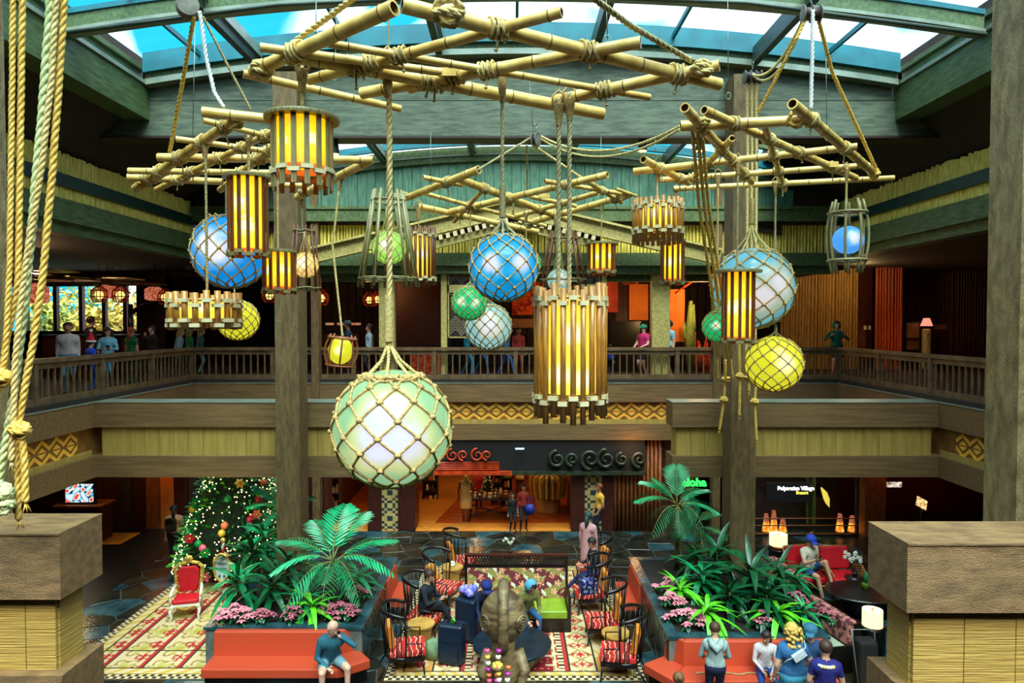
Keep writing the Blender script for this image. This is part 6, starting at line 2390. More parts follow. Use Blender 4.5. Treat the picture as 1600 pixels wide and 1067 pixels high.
CH = [(-1.92, 11.95, 1.75, 'nearest left spindle chair with striped seat beside the navy suitcase', True),
      (-1.75, 13.35, 1.35, 'left spindle chair in which the woman in black sits', False),
      (-1.55, 14.75, 1.2, 'left spindle chair with an orange cushion behind the seated woman', True),
      (-1.25, 16.35, 1.9, 'farthest left spindle chair beyond the drum table', True),
      (1.92, 11.75, -1.75, 'nearest right spindle chair with striped seat beside the stone path', True),
      (1.80, 13.05, -1.6, 'right spindle chair behind the drum table', True),
      (1.72, 14.45, -1.5, 'right spindle chair carrying a navy patterned bag', True),
      (1.95, 15.9, -1.3, 'farthest right spindle chair in the shadow behind the seated person', True)]
for c_ in CH: spindle_chair(*c_[:3], c_[3], c_[4])

# ---- sofa with lattice back
sf_ = empty('sofa', (.09, 13.9, 0), 'wide sofa with floral back, lime seat and black lattice top panel', 'sofa')
bw = M['blackwood']
W2 = 1.02
MB().box(-W2, W2, -.55, .32, .02, .30).build('base', bw, sf_)
MB().box(-W2 - .06, -W2, -.55, .36, 0, .72).build('end_panel', bw, sf_)
MB().box(W2, W2 + .06, -.55, .36, 0, .72).build('end_panel', bw, sf_)
for s in (-1, 1): MB().box(s * (W2 + .03) - .03, s * (W2 + .03) + .03, .26, .36, .7, 1.30).build('back_post', bw, sf_)
for k in (0, 1):
    o = MB().box(-W2 + .01 + k * W2, -.01 + k * W2 + .0, -.56, .16, .30, .46).build('seat_cushion', M['lime'], sf_)
    bv = o.modifiers.new('b', 'BEVEL'); bv.width = .03; bv.segments = 3
fl_c = [(random.Random(i * 7 + j).uniform(-.03, .03) + i * .19 + (j % 2) * .09, random.Random(i * 5 + j * 3).uniform(-.02, .02) + j * .15, (i * 3 + j) % 4) for i in range(-1, 12) for j in range(-1, 6)]


def floral(u, v):
    best = None
    for (x, y, k) in fl_c:
        dx, dy = u - x, v - y
        if abs(dx) > .1 or abs(dy) > .1: continue
        r = math.hypot(dx, dy); a = math.atan2(dy, dx)
        if k in (0, 2):
            if r < .016: return rgb(226, 200, 90)
            if r < .062 * (.72 + .28 * math.cos(5 * a + k)): return rgb(196, 84, 74) if k else rgb(214, 132, 100)
            if r < .075 * (.74 + .26 * math.cos(5 * a + k)): return rgb(230, 200, 170)
        elif k == 1:
            if abs(dx + dy * .6) / .05 + abs(dy) / .07 < 1: return rgb(214, 218, 186)
        else:
            if abs(dx - dy) / .035 + abs(dy + dx * .3) / .06 < 1: return rgb(176, 168, 90)
    n = math.sin(u * 9 + 2 * math.sin(v * 12))
    return rgb(112, 34, 44) if n > -.1 else rgb(150, 130, 66)


M['floral'] = attr_mat('floral_fabric', .85)
MB().box(-W2, W2, .20, .34, .3, 1.04).build('back_core', M['redwood'], sf_)
paint_grid('back_cushion', 2 * W2, .62, 110, 34, floral, M['floral'], sf_, (-W2, .10, .44), (PI / 2 - .16, 0, 0))
MB().box(-W2 - .06, W2 + .06, .24, .36, 1.27, 1.31).build('top_rail', M['redwood'], sf_)
MB().box(-W2 - .0, W2 + .0, .27, .35, 1.04, 1.09).build('lower_rail', bw, sf_)
b = MB()
for i in range(34):
    x = -W2 + .03 + i * .06
    b.bar((x, .30, 1.08), (x + .10, .30, 1.28), .012, .02); b.bar((x + .10, .31, 1.08), (x, .31, 1.28), .012, .02)
b.build('lattice_slats', M['frame_dark'], sf_, kind='stuff')

# ---- suitcases
def suitcase(x, y, rz, w, d, h, label, m='luggage', handle=0.0):
    r = empty('suitcase', (x, y, 0), label, 'suitcase', rz=rz)
    o = MB().box(-w / 2, w / 2, -d / 2, d / 2, .05, h).build('shell', M[m], r)
    bv = o.modifiers.new('b', 'BEVEL'); bv.width = .05; bv.segments = 3
    MB().box(-w / 2 - .004, w / 2 + .004, -.008, .008, .05, h + .002).build('zip_band', M['blackwood'], r)
    b = MB(); b.tube([(-.08, 0, h - .005), (-.07, 0, h + .035), (.07, 0, h + .035), (.08, 0, h - .005)], .012, 6); b.build('grip', M['blackwood'], r)
    if handle:
        b = MB(); b.tube([(-.1, .1, h - .02), (-.1, .1, h + handle), (.1, .1, h + handle), (.1, .1, h - .02)], .010, 6); b.build('pull_handle', M['alum'], r)
    for sx in (-1, 1):
        for sy in (-1, 1):
            b = MB(); b.lathe([(0, -.014), (.032, -.014), (.032, .014), (0, .014)], (0, 0, 0), 12, M=Matrix.Rotation(PI / 2, 4, 'Y'), smooth=False)
            o = b.build('wheel', M['black'], r); o.location = (sx * (w / 2 - .06), sy * (d / 2 - .05), .032)
    MB().box(-w / 2 + .06, w / 2 - .06, -d / 2 - .025, -d / 2 + .01, .14, h * .55).build('front_pocket', M[m], r)
    return r


s1 = suitcase(-1.08, 12.15, -.25, .46, .30, .76, 'navy suitcase with a lime tag nearest the striped chair')
s2 = suitcase(-.84, 13.05, -.5, .44, .34, .86, 'taller navy suitcase with a raised handle beside the sofa', handle=.16)
o = MB().box(-.035, .035, -.012, .012, -.05, .05).build('luggage_tag', M['leaf_lime'], s1); o.location = (.02, -.02, .80); o.rotation_euler = (.4, .6, 0)
b = MB(); q = random.Random(5)
for i in range(9): b.ball((q.uniform(-.12, .12), q.uniform(-.08, .08), q.uniform(0, .08)), .08, 8, 6)
tag(b.build('soft_bag', mat('blue_floral_bag', rgb(20, 60, 200), rgb(190, 170, 240), 14, .6), loc=(-.84, 13.08, .93)), 'blue flowered soft bag on top of the taller suitcase', 'bag')
b = MB(); b.lathe([(0, 0), (.15, .02), (.18, .15), (.14, .32), (.08, .36), (0, .36)], n=14, sy=.7)
tag(b.build('carrier_bag', mat('sage_bag', rgb(96, 130, 90), rgb(140, 168, 126), 8, .6), loc=(-1.42, 12.3, .036)), 'sage green soft bag standing between suitcase and chair', 'bag')
b = MB(); b.box(-.17, .17, -.10, .10, 0, .28); o = b.build('tote_bag', mat('navy_print_bag', rgb(10, 20, 90), rgb(150, 160, 210), 14, .6, lo=.5, hi=.6), loc=(1.60, 14.25, .48)); o.rotation_euler = (0, 0, .3)
tag(o, 'navy patterned bag lying on the striped chair at the right', 'bag')

# ---- carved statue with leis
S = empty('tiki_statue', (-.12, 9.55, 0), 'tall carved wooden statue with a round crested head seen from behind the table', 'statue')
zh = A(0, 962, 9.55).z
b = MB(); b.ball((0, 0, zh), .33, 32, 24, (.98, .95, 1.12)); b.build('head', M['statue'], S)
b = MB()
pts = [(0, -.345 * math.cos(t) * 1.05, zh + .40 * math.sin(t) * 1.12) for t in [R(-60) + R(225) * i / 20 for i in range(21)]]
b.tube(pts, .075, 10, flat=.9)
b.build('crest', M['statue'], S)
for s in (-1, 1):
    nn = Vector((s * .78, -.62, -.05)).normalized(); uu = nn.cross(Vector((0, 0, 1))).normalized(); vv = nn.cross(uu)
    for r_ in (.10, .065, .03):
        b = MB(); b.tube([Vector((0, 0, zh)) + nn * (.335 - r_ * .12) + (uu * math.cos(t) + vv * math.sin(t)) * r_ for t in [2 * PI * i / 18 for i in range(18)]], .016, 6, closed=True); b.build('carved_ring', M['statue'], S)
b = MB(); b.tube([(0, 0, zh - .30), (0, 0, zh - .46), (0, .03, zh - .75), (0, 0, zh - 1.05), (0, 0, .5), (0, 0, .3)], [.17, .16, .25, .20, .28, .30], 18); b.build('torso', M['statue'], S)
for s in (-1, 1):
    b = MB(); b.tube([(s * .2, .02, zh - .5), (s * .30, -.02, zh - .78), (s * .22, -.2, zh - .95)], [.09, .085, .06], 10); b.build('arm', M['statue'], S)
b = MB(); b.lathe([(0, 0), (.42, 0), (.42, .28), (.38, .32), (0, .32)], n=20); b.build('plinth', M['statue'], S)
beads = [mat('bead_%d' % i, rgb(*c_), None, rough=.5) for i, c_ in enumerate(((230, 90, 140), (240, 210, 90), (236, 236, 214), (190, 60, 170), (220, 120, 60)))]


BM = [MB().lathe([(.01, -.026), (.036, -.018), (.038, .018), (.01, .026)], (0, 0, 0), 8).mesh('bead', q_) for q_ in beads]


def lei(x, y, z0, dx, label, n=30, ln=.75):
    r = empty('flower_lei', (x, y, z0), label, 'lei', 'flower garlands on the statue')
    b = MB()
    for i in range(n):
        t = i / (n - 1)
        xx = dx * math.sin(PI * t) ; zz = -ln * math.sin(PI * t) ** .7 if False else -abs(math.sin(PI * t)) * ln
        p = (dx * (t - .5) * 2 * (1 - .25 * math.sin(PI * t)), -.02, zz)
        inst('flower_bead', BM[i % 5], r, p)


lei(-.26, 9.22, zh - .33, .08, 'pink and yellow flower garland hanging from the statue arm', 34, .9)
lei(-.12, 9.20, zh - .55, .07, 'second flower garland of pink and cream hanging lower on the statue', 30, .8)
root = empty('offering_bowl', (-.2, 9.2, zh - .55), 'small carved bowl held before the statue with yellow flowers', 'bowl')
b = MB(); b.lathe([(0, -.05), (.05, -.05), (.11, .02), (.10, .02), (.04, -.03), (0, -.03)], n=18); b.build('bowl', M['statue'], root)
b = MB()
for i in range(5): b.ball((.05 * math.cos(i * 1.3), .05 * math.sin(i * 1.3), .02), .03, 7, 5)
b.build('blossoms', beads[1], root)

# ---- throne
T = empty('throne_chair', gr(293, 960, .04) + Vector((0, 0, 0)), 'ornate white and gold throne with crimson cushions before the tree', 'chair', rz=.25)
T.location.z = .036; T.scale = (.76, .76, .74)
o = MB().box(-.33, .33, -.32, .26, .42, .54).build('seat_cushion', M['red_cush'], T); bv = o.modifiers.new('b', 'BEVEL'); bv.width = .05; bv.segments = 3
MB().box(-.35, .35, -.34, .30, .36, .42).build('seat_rail', M['white'], T)
b = MB(); b.poly_prism([Vector((x, .24, z)) for x, z in ((-.2, .62), (.2, .62), (.27, .9), (.28, 1.2), (.2, 1.32), (-.2, 1.32), (-.28, 1.2), (-.27, .9))], (0, -1, 0), .09)
o = b.build('back_cushion', M['red_cush'], T); bv = o.modifiers.new('b', 'BEVEL'); bv.width = .03; bv.segments = 2
fr = [(-.22, .56), (-.32, .75), (-.34, 1.0), (-.36, 1.28), (-.24, 1.38), (-.1, 1.42), (0, 1.46), (.1, 1.42), (.24, 1.38), (.36, 1.28), (.34, 1.0), (.32, .75), (.22, .56)]
b = MB(); b.tube([(x, .25, z) for x, z in fr], .045, 8); b.tube([(x * .9, .22, .02 + z * .98) for x, z in fr], .02, 6)
q = random.Random(3)
for i in range(26):
    k = i % 13; x, z = fr[k]
    b.ball((x + q.uniform(-.03, .03), .22, z + q.uniform(-.03, .03)), .035, 7, 5)
b.build('gilt_frame', M['gold'], T)
b = MB()
for i in range(9): b.ball((.07 * math.cos(i * .7), .23, 1.52 + .06 * math.sin(i * .7)), .045, 8, 6)
b.ball((0, .22, 1.55), .07, 10, 8); b.build('crown_ornament', M['gold'], T)
for s in (-1, 1):
    b = MB(); b.tube([(s * .33, .22, .80), (s * .36, .05, .76), (s * .38, -.18, .68), (s * .38, -.27, .60), (s * .36, -.24, .40)], [.03, .04, .045, .035, .03], 8); b.build('arm', M['white'], T)
    b = MB(); b.tube([(s * .32, -.30, .38), (s * .37, -.36, .26), (s * .33, -.33, .10), (s * .37, -.38, 0)], [.05, .045, .028, .035], 8); b.build('leg', M['white'], T)
    b = MB(); b.tube([(s * .30, .26, .38), (s * .31, .32, .2), (s * .33, .40, 0)], [.045, .03, .03], 8); b.build('leg', M['white'], T)
    b = MB(); b.ball((s * .38, -.26, .62), .045, 8, 6); b.ball((s * .34, -.35, .34), .035, 8, 6); b.build('gilt_scroll', M['gold'], T)
b = MB()
for i in range(9): b.ball(((i - 4) * .05, -.35, .35 - .05 * math.cos((i - 4) * .5)), .03, 7, 5)
b.build('apron_ornament', M['gold'], T)
# sign on striped pole
c = gr(350, 965, 0)
P_ = empty('striped_sign_post', (c.x, c.y, 0.03), 'red and white striped pole with an oval gilt framed message board', 'sign')
H = 1.55


b = MB()
for k in range(2):
    b.mi = k
    for st in range(2):
        pts = []
        for i in range(61):
            a = 2 * PI * (i / 60 * 6 + k / 2 + st / 4 * 0)
            pts.append((.014 * math.cos(a), .014 * math.sin(a), .05 + (H - .05) * i / 60))
        b.tube(pts, .024, 6)
        break
b.build('striped_pole', [M['white'], mat('candy_red', rgb(190, 16, 30), None, rough=.4)], P_)
b = MB(); b.lathe([(0, 0), (.20, 0), (.19, .03), (.05, .06), (0, .06)], n=20); b.build('green_base', M['leaf'], P_)
b = MB(); b.ball((0, 0, H + .05), .055, 12, 8); b.build('gold_ball', M['gold'], P_)
b = MB(); b.lathe([(0, -.02), (.155, -.02), (.155, .01), (0, .01)], n=32, sx=1, sy=1.75, M=Matrix.Rotation(PI / 2, 4, 'X'), smooth=False)
o = b.build('board', mat('pale_board', rgb(196, 216, 210), None, rough=.5), P_); o.location = (0, -.06, 1.05)
b = MB(); b.tube([(.165 * math.cos(2 * PI * i / 28), -.075, 1.05 + .285 * math.sin(2 * PI * i / 28)) for i in range(28)], .026, 8, closed=True); b.build('gilt_oval', M['gold'], P_)
for i, (t, z, s) in enumerate((('Happy', 1.12, .085), ('Holidays', 1.02, .07))):
    cv = bpy.data.curves.new('t', 'FONT'); cv.body = t; cv.size = s; cv.extrude = .003; cv.align_x = 'CENTER'; cv.materials.append(M['frame_dark'])
    tmp = bpy.data.objects.new('t', cv); COL.objects.link(tmp)
    me = bpy.data.meshes.new_from_object(tmp.evaluated_get(bpy.context.evaluated_depsgraph_get())); bpy.data.objects.remove(tmp)
    inst('lettering', me, P_, (0, -.088, z), (PI / 2, 0, 0))
b = MB(); b.ball((-.05, -.085, .88), .025, 8, 6); b.ball((.05, -.085, .88), .025, 8, 6); b.build('printed_sprig', M['leaf_dk'], P_)

# ---- lounge at right: back-to-back sofas, lamps, rattan chairs, oval table
def long_sofa(a, b_, label, m):
    a = Vector(a); b_ = Vector(b_)
    d = (b_ - a).normalized(); L = (b_ - a).length
    r = empty('long_sofa', (a.x, a.y, 0), label, 'sofa', 'long low sofas at the right', rz=math.atan2(d.y, d.x))
    MB().box(0, L, 0, .75, 0, .36).build('base', M['blackwood'], r)
    o = MB().box(.03, L - .03, .14, .78, .36, .44).build('seat_cushion', m, r)
    MB().box(0, L, -.1, .04, 0, .86).build('back_panel', M['blackwood'], r)
    o = MB().box(.02, L - .02, -.06, .14, .44, .90).build('back_cushion', M['ikat'], r)
    bv = o.modifiers.new('b', 'BEVEL'); bv.width = .05; bv.segments = 3
    MB().box(-.04, 0, -.1, .75, 0, .5).build('end_panel', M['blackwood'], r)
    MB().box(L, L + .04, -.1, .75, 0, .5).build('end_panel', M['blackwood'], r)


M['ikat'] = mat('plum_ikat', rgb(90, 36, 44), rgb(190, 120, 110), 12, .8, lo=.48, hi=.52)
p1, p2 = gr(1338, 975, .86), gr(1258, 925, .86)
long_sofa((p1.x, p1.y, 0), (p2.x, p2.y, 0), 'near long sofa with a mint seat beside the glowing drum lamp', M['mint'])
p1, p2 = gr(1262, 912, .86), gr(1206, 870, .86)
long_sofa((p1.x, p1.y, 0), (p2.x, p2.y, 0), 'far long sofa with a pale seat by the man in the cap', M['mint'])


def drum_lamp(px, py0, py1, wpx, Y, label):
    c = A(px, py1, Y)
    r = empty('drum_lamp', (c.x, Y, 0), label, 'lamp', 'drum shaded lamps in the right lounge')
    rr_ = wpx / 2 * Y / FPX; zt = A(px, py0, Y).z
    b = MB(); b.lathe([(rr_, c.z), (rr_, zt), (rr_ * .98, zt), (rr_ * .98, c.z)], n=32, smooth=False); b.build('lamp_shade', M['shade'], r)
    b = MB(); b.lathe([(0, .62), (.1, .62), (.16, .7), (.14, c.z - .1), (.06, c.z - .02), (.03, c.z + .1), (0, c.z + .1)], n=18); b.build('lamp_base', mat('copper_base', rgb(110, 50, 24), rgb(150, 76, 38), 6, .35), r)
    b = MB(); b.lathe([(0, zt - .06), (.012, zt - .06), (.02, zt + .02), (0, zt + .03)], n=8); b.build('finial', M['tan'], r)
    b = MB(); b.lathe([(0, 0), (.22, 0), (.22, .6), (.24, .62), (0, .62)], n=20); b.build('pedestal', M['blackwood'], r)
    point('bulb_drum_lamp', (c.x, Y - .02, (c.z + zt) / 2 + .02), 4, (1, .75, .4), .05)


drum_lamp(1216, 834, 851, 27, 16.6, 'glowing drum lamp at the head of the far long sofa')
drum_lamp(1363, 952, 977, 30, 12.3, 'glowing drum lamp beside the near right pier')


def rattan_chair(x, y, rz, label):
    r = empty('rattan_armchair', (x, y, 0), label, 'armchair', 'rattan armchairs with crimson cushions', rz=rz)
    o = MB().box(-.34, .34, -.36, .3, .30, .44).build('seat_cushion', M['red_cush'], r); bv = o.modifiers.new('b', 'BEVEL'); bv.width = .04; bv.segments = 3
    o = MB().box(-.33, .33, -.07, .07, 0, .5).build('back_cushion', M['red_cush'], r); o.location = (0, .30, .46); o.rotation_euler = (-.2, 0, 0); bv = o.modifiers.new('b', 'BEVEL'); bv.width = .04; bv.segments = 3
    for s in (-1, 1):
        b = MB()
        for k in range(6):
            f = 1 - k * .10
            b.tube([(s * (.40 + .012 * k), -.42 * f, .06 * k), (s * (.42 + .01 * k), -.38 * f, .38 * f + .06), (s * .42, -.1 * f, .62 * f + .04), (s * .42, .25 * f, .52 * f + .04), (s * .42, .42 * f, .06 * k)], .018, 6)
        b.build('arm', M['rattan'], r)
    b = MB(); b.tube([(-.4, -.38, .27), (.4, -.38, .27)], .022, 6); b.tube([(-.4, .34, .27), (.4, .34, .27)], .022, 6); b.tube([(-.34, .40, .95), (.34, .40, .95)], .02, 6)
    for s in (-1, 1): b.tube([(s * .34, .34, .1), (s * .34, .42, .95)], .02, 6); b.tube([(s * .4, -.38, .27), (s * .4, .34, .27)], .02, 6); b.tube([(s * .38, -.38, 0), (s * .38, -.38, .27)], .022, 6); b.tube([(s * .38, .36, 0), (s * .38, .36, .27)], .022, 6)
    b.build('cane_frame', M['rattan'], r)


M['rattan'] = mat('rattan_cane', rgb(130, 84, 34), rgb(176, 126, 62), 12, .4)
p = gr(1318, 905, .35); rattan_chair(p.x, p.y + .1, .05, 'empty rattan armchair with crimson cushions and curved cane arms')
p = gr(1266, 905, .35); rattan_chair(p.x, p.y + .15, .2, 'rattan armchair in which the man in the blue cap sits')
c = gr(1352, 920, .5)
r = empty('oval_table', (c.x, c.y - .1, 0), 'large dark oval table in front of the rattan armchairs', 'table')
b = MB(); b.lathe([(0, .46), (.86, .46), (.88, .48), (.86, .5), (0, .5)], n=44, sy=.72, smooth=False); b.build('table_top', M['blackwood'], r)
b = MB(); b.lathe([(0, 0), (.5, 0), (.44, .3), (.5, .46), (0, .46)], n=24, sy=.7); b.build('pedestal', M['blackwood'], r)
b = MB(); b.lathe([(0, 0), (.07, 0), (.075, .12), (.06, .13), (0, .13)], n=12); tag(b.build('glass_jar', mat('amber_jar', rgb(60, 90, 20), rgb(110, 140, 40), 9, .2), loc=(c.x + .0, c.y + .0, .5)), 'squat green glass jar on the oval table', 'jar')
b = MB(); b.lathe([(0, 0), (.04, 0), (.05, .12), (.03, .2), (0, .24)], n=12); tag(b.build('green_cactus', M['leaf'], loc=(c.x + .02, c.y + .0, .63)), 'small upright green plant standing on the squat jar', 'plant')


def orchid(x, y, z, label, n=9, sc=1.0):
    r = empty('white_orchid', (x, y, z), label, 'orchid', 'white orchids')
    b = MB(); b.lathe([(0, 0), (.05 * sc, 0), (.06 * sc, .1 * sc), (0, .1 * sc)], n=12); b.build('pot', M['blackwood'], r)
    q = random.Random(int(x * 10)); b = MB(); pts = [(0, 0, .1 * sc), (.03 * sc, 0, .4 * sc), (-.1 * sc, 0, .55 * sc), (-.25 * sc, 0, .5 * sc)]
    b.tube(pts, .008, 5); b.tube([(0, 0, .1 * sc), (.06 * sc, .02, .4 * sc), (.2 * sc, .03, .52 * sc)], .008, 5); b.build('stem', M['stem'], r)
    b = MB()
    for i in range(n):
        p = Vector((-.25 + .45 * i / n, q.uniform(-.06, .06), .48 + .1 * math.sin(i * 1.2))) * sc
        for k in range(5):
            a = 2 * PI * k / 5
            b.ball(p + Vector((math.cos(a), -.2, math.sin(a))) * .032 * sc, .026 * sc, 6, 4, (1, .4, 1))
    b.build('blossoms', M['white'], r, kind='stuff')


p = A(797, 866, 16.6)
MB_ = empty('console_table', (p.x, 16.6, 0), 'low dark console table behind the floral sofa', 'table')
MB().box(-.5, .5, -.2, .2, .48, .52).build('table_top', M['blackwood'], MB_)
for x in (-.46, .46):
    for y in (-.16, .16): MB().box(x - .02, x + .02, y - .02, y + .02, 0, .48).build('leg', M['blackwood'], MB_)
orchid(p.x, 16.6, .52, 'white orchid on the console behind the floral sofa', 7, .62)
p = gr(1335, 905, .5); b = MB(); b.lathe([(0, 0), (.2, 0), (.2, .48), (0, .5)], n=16); tag(b.build('plant_stand', M['blackwood'], loc=(p.x + .1, p.y + .2, 0)), 'black round stand carrying the white orchid by the rattan chair', 'stand')
orchid(p.x + .1, p.y + .2, .5, 'white orchid drooping over the arm of the rattan chair', 11, .9)
# stroller-like black folded object and small things on the near right
p = gr(1352, 1040, .4)
r = empty('folded_stroller', (p.x, p.y, 0), 'black folded stroller standing against the near right pier', 'stroller')
o = MB().box(-.16, .16, -.14, .14, .12, .86).build('fabric_body', M['black'], r); bv = o.modifiers.new('b', 'BEVEL'); bv.width = .06; bv.segments = 3
b = MB(); b.tube([(-.16, -.1, .1), (-.2, .08, .98), (.18, .08, .98), (.16, -.1, .1)], .014, 6); b.build('frame', M['wire'], r)
for sx in (-1, 1):
    b = MB(); b.lathe([(0, -.02), (.07, -.02), (.07, .02), (0, .02)], n=14, M=Matrix.Rotation(PI / 2, 4, 'Y'), smooth=False); o = b.build('wheel', M['blackwood'], r); o.location = (sx * .17, -.08, .07)
# things on the right bench
b = MB(); b.ball((0, 0, .045), .05, 12, 8, (1, 1, .9)); tag(b.build('red_ball', M['red_cush'], loc=(4.05, 11.0, .43)), 'shiny red ball lying on the right coral bench', 'ball')
b = MB(); b.tube([(-.35 + .07 * i, .03 * math.sin(i * 1.1), .012) for i in range(15)], .012, 5); tag(b.build('lanyard_strap', M['rope_grey'], loc=(3.35, 10.98, .432)), 'thin patterned lanyard lying on the right coral bench', 'strap')
# ================================================================ plants
def blade(b, p, d, up, L, w, bend=.3, n=4, fold=.25):
    """one folded leaf blade"""
    p = Vector(p); d = Vector(d).normalized(); up = Vector(up)
    s = d.cross(up)
    if s.length < 1e-4: s = d.orthogonal()
    s.normalize(); up = s.cross(d).normalized()
    vs = []; fs = []
    for i in range(n + 1):
        t = i / n
        c = p + d * L * (t - .25 * bend * t * t) - up * L * bend * t * t
        ww = w * (math.sin(PI * min(1, .12 + .88 * t)) ** .7 if t < 1 else 0.02)
        vs += [c - s * ww + up * ww * fold, c, c + s * ww + up * ww * fold]
    for i in range(n):
        a = i * 3
        fs += [(a, a + 1, a + 4, a + 3), (a + 1, a + 2, a + 5, a + 4)]
    b.smooth = True; b.add(vs, fs); b.smooth = False


def frond_mesh(L, droop, seed, lw=.017, ll=.40, n=15, m='leaf', fan=False):
    """feather palm frond along +X in local space"""
    b = MB(); q = random.Random(seed)
    pts = []
    for i in range(13):
        t = i / 12
        pts.append(Vector((L * (t - .18 * droop * t * t), 0, L * (.10 * math.sin(t * 2) - droop * .55 * t * t))))
    b.mi = 1; b.tube(pts, [.014 * (1 - .7 * i / 12) for i in range(13)], 5); b.mi = 0
    for i in range(n):
        t = .22 + .78 * (i / (n - 1))
        k = min(11, int(t * 12)); f = t * 12 - k
        p = pts[k].lerp(pts[k + 1], f); T = (pts[k + 1] - pts[k]).normalized()
        l = ll * math.sin(PI * (.18 + .72 * (i / (n - 1)))) * q.uniform(.9, 1.1)
        for s in (-1, 1):
            d = T * .62 + Vector((0, s * .8, 0)) + Vector((0, 0, .16))
            blade(b, p, d, (0, 0, 1), l, lw, .28, 4)
    return b.mesh('frond', [M[m], M['stem']])


FRD = [frond_mesh(1.15, .55, 1), frond_mesh(1.15, .95, 2, m='leaf_hi'), frond_mesh(.95, .25, 3), frond_mesh(1.2, 1.25, 4)]
FRD2 = [frond_mesh(.9, .7, 5, lw=.015, ll=.38, n=14), frond_mesh(.9, 1.1, 6, lw=.015, ll=.38, n=14, m='leaf_dk'), frond_mesh(.8, .3, 7, lw=.015, ll=.38, n=14)]


def palm(x, y, zb, zc, frs, F, label, stems=1, scale=1.0):
    root = empty('potted_palm', (x, y, zb), label, 'palm')
    b = MB()
    for k in range(stems):
        b.tube([(.05 * k - .03, 0, 0), (.02 * k, .02, (zc - zb) * .5), (0, 0, zc - zb)], [.035, .028, .022], 7)
    b.build('trunk', M['stem'], root)
    for i, (az, el, sc, k) in enumerate(frs):
        inst('frond', F[k % len(F)], root, (0, 0, zc - zb - .03 * (i % 3)), (0, -R(el), R(az)), (sc * scale,) * 3)
    return root


# azimuth: 0=+x, 90=away, -90=towards camera
palm(-3.42, 12.9, .84, 1.62, [(-160, 22, 1.05, 1), (-125, 10, 1.05, 3), (-85, 20, 1.0, 3), (-50, 15, 1.0, 3), (-15, 24, 1.15, 1), (18, 30, 1.15, 0), (60, 50, 1.1, 0), (90, 65, 1.25, 1), (130, 50, 1.0, 0), (170, 30, 1.05, 0), (-100, -20, .6, 2), (-30, -8, .85, 3), (-145, -10, .8, 3)],
     FRD, 'big bright feather palm in front of the left column')
palm(-5.2, 15.4, .84, 1.9, [(-160, 30, .9, 0), (-110, 10, .9, 3), (-60, 20, 1.0, 3), (0, 40, .9, 0), (80, 70, 1, 2), (150, 50, 1, 0), (-30, 10, .8, 1), (-135, -5, .7, 3)], FRD2, 'darker palm between the decorated tree and the left column')
palm(3.55, 14.6, .84, 2.25, [(-175, 25, 1.1, 0), (-140, 5, 1.1, 1), (-100, 5, 1.0, 1), (-60, 10, 1.0, 1), (-20, 15, 1.0, 0), (25, 40, 1.0, 0), (80, 70, 1.1, 2), (140, 45, 1.1, 0), (165, 55, 1.0, 2), (-80, -30, .9, 0), (-120, -35, .8, 1)],
     FRD2, 'tall fan fronded palm at the left end of the right planter', 2)
palm(4.05, 14.9, .84, 1.7, [(-150, 15, 1, 1), (-90, 0, 1, 1), (-30, 10, 1, 0), (30, 30, 1, 0), (100, 60, 1, 2), (-60, -25, .8, 1)], FRD2, 'lower palm tucked behind the tall fan palm', 2, .9)
palm(16.9, 22.0, GF, 5.6, [(a, 20, .9, i % 3) for i, a in enumerate(range(-180, 160, 38))], FRD2, 'dark bushy palm in the right upper gallery', 2, 1.0)

# strap leaved plants: leaf is a part
def strap_mesh(L, w, bend, m):
    b = MB(); blade(b, (0, 0, 0), (1, 0, .0), (0, 0, 1), L, w, bend, 8, .35)
    return b.mesh('leaf', M[m])


STR = {k: [strap_mesh(.64, .050, .55, k), strap_mesh(.60, .055, .9, k), strap_mesh(.68, .046, .3, k)] for k in ('leaf_dk', 'leaf', 'leaf_lime')}


def strap_plant(x, y, z, h, n, k, label, sc=1.0, seed=0):
    root = empty('strap_leaved_plant', (x, y, z), label, 'plant')
    b = MB(); b.tube([(0, 0, 0), (0, 0, h)], [.022, .018], 6); b.build('stem', M['stem'], root)
    q = random.Random(seed)
    for i in range(n):
        t = i / n
        a = 2.4 * i + q.uniform(-.3, .3)
        el = R(70 * t + 8 + q.uniform(-8, 8) - 18)
        s = sc * 1.25 * q.uniform(.85, 1.1) * (1 - .25 * t)
        inst('leaf', STR[k][i % 3], root, (0, 0, h * (.45 + .55 * t)), (q.uniform(-.2, .2), -el, a), (s, s, s))


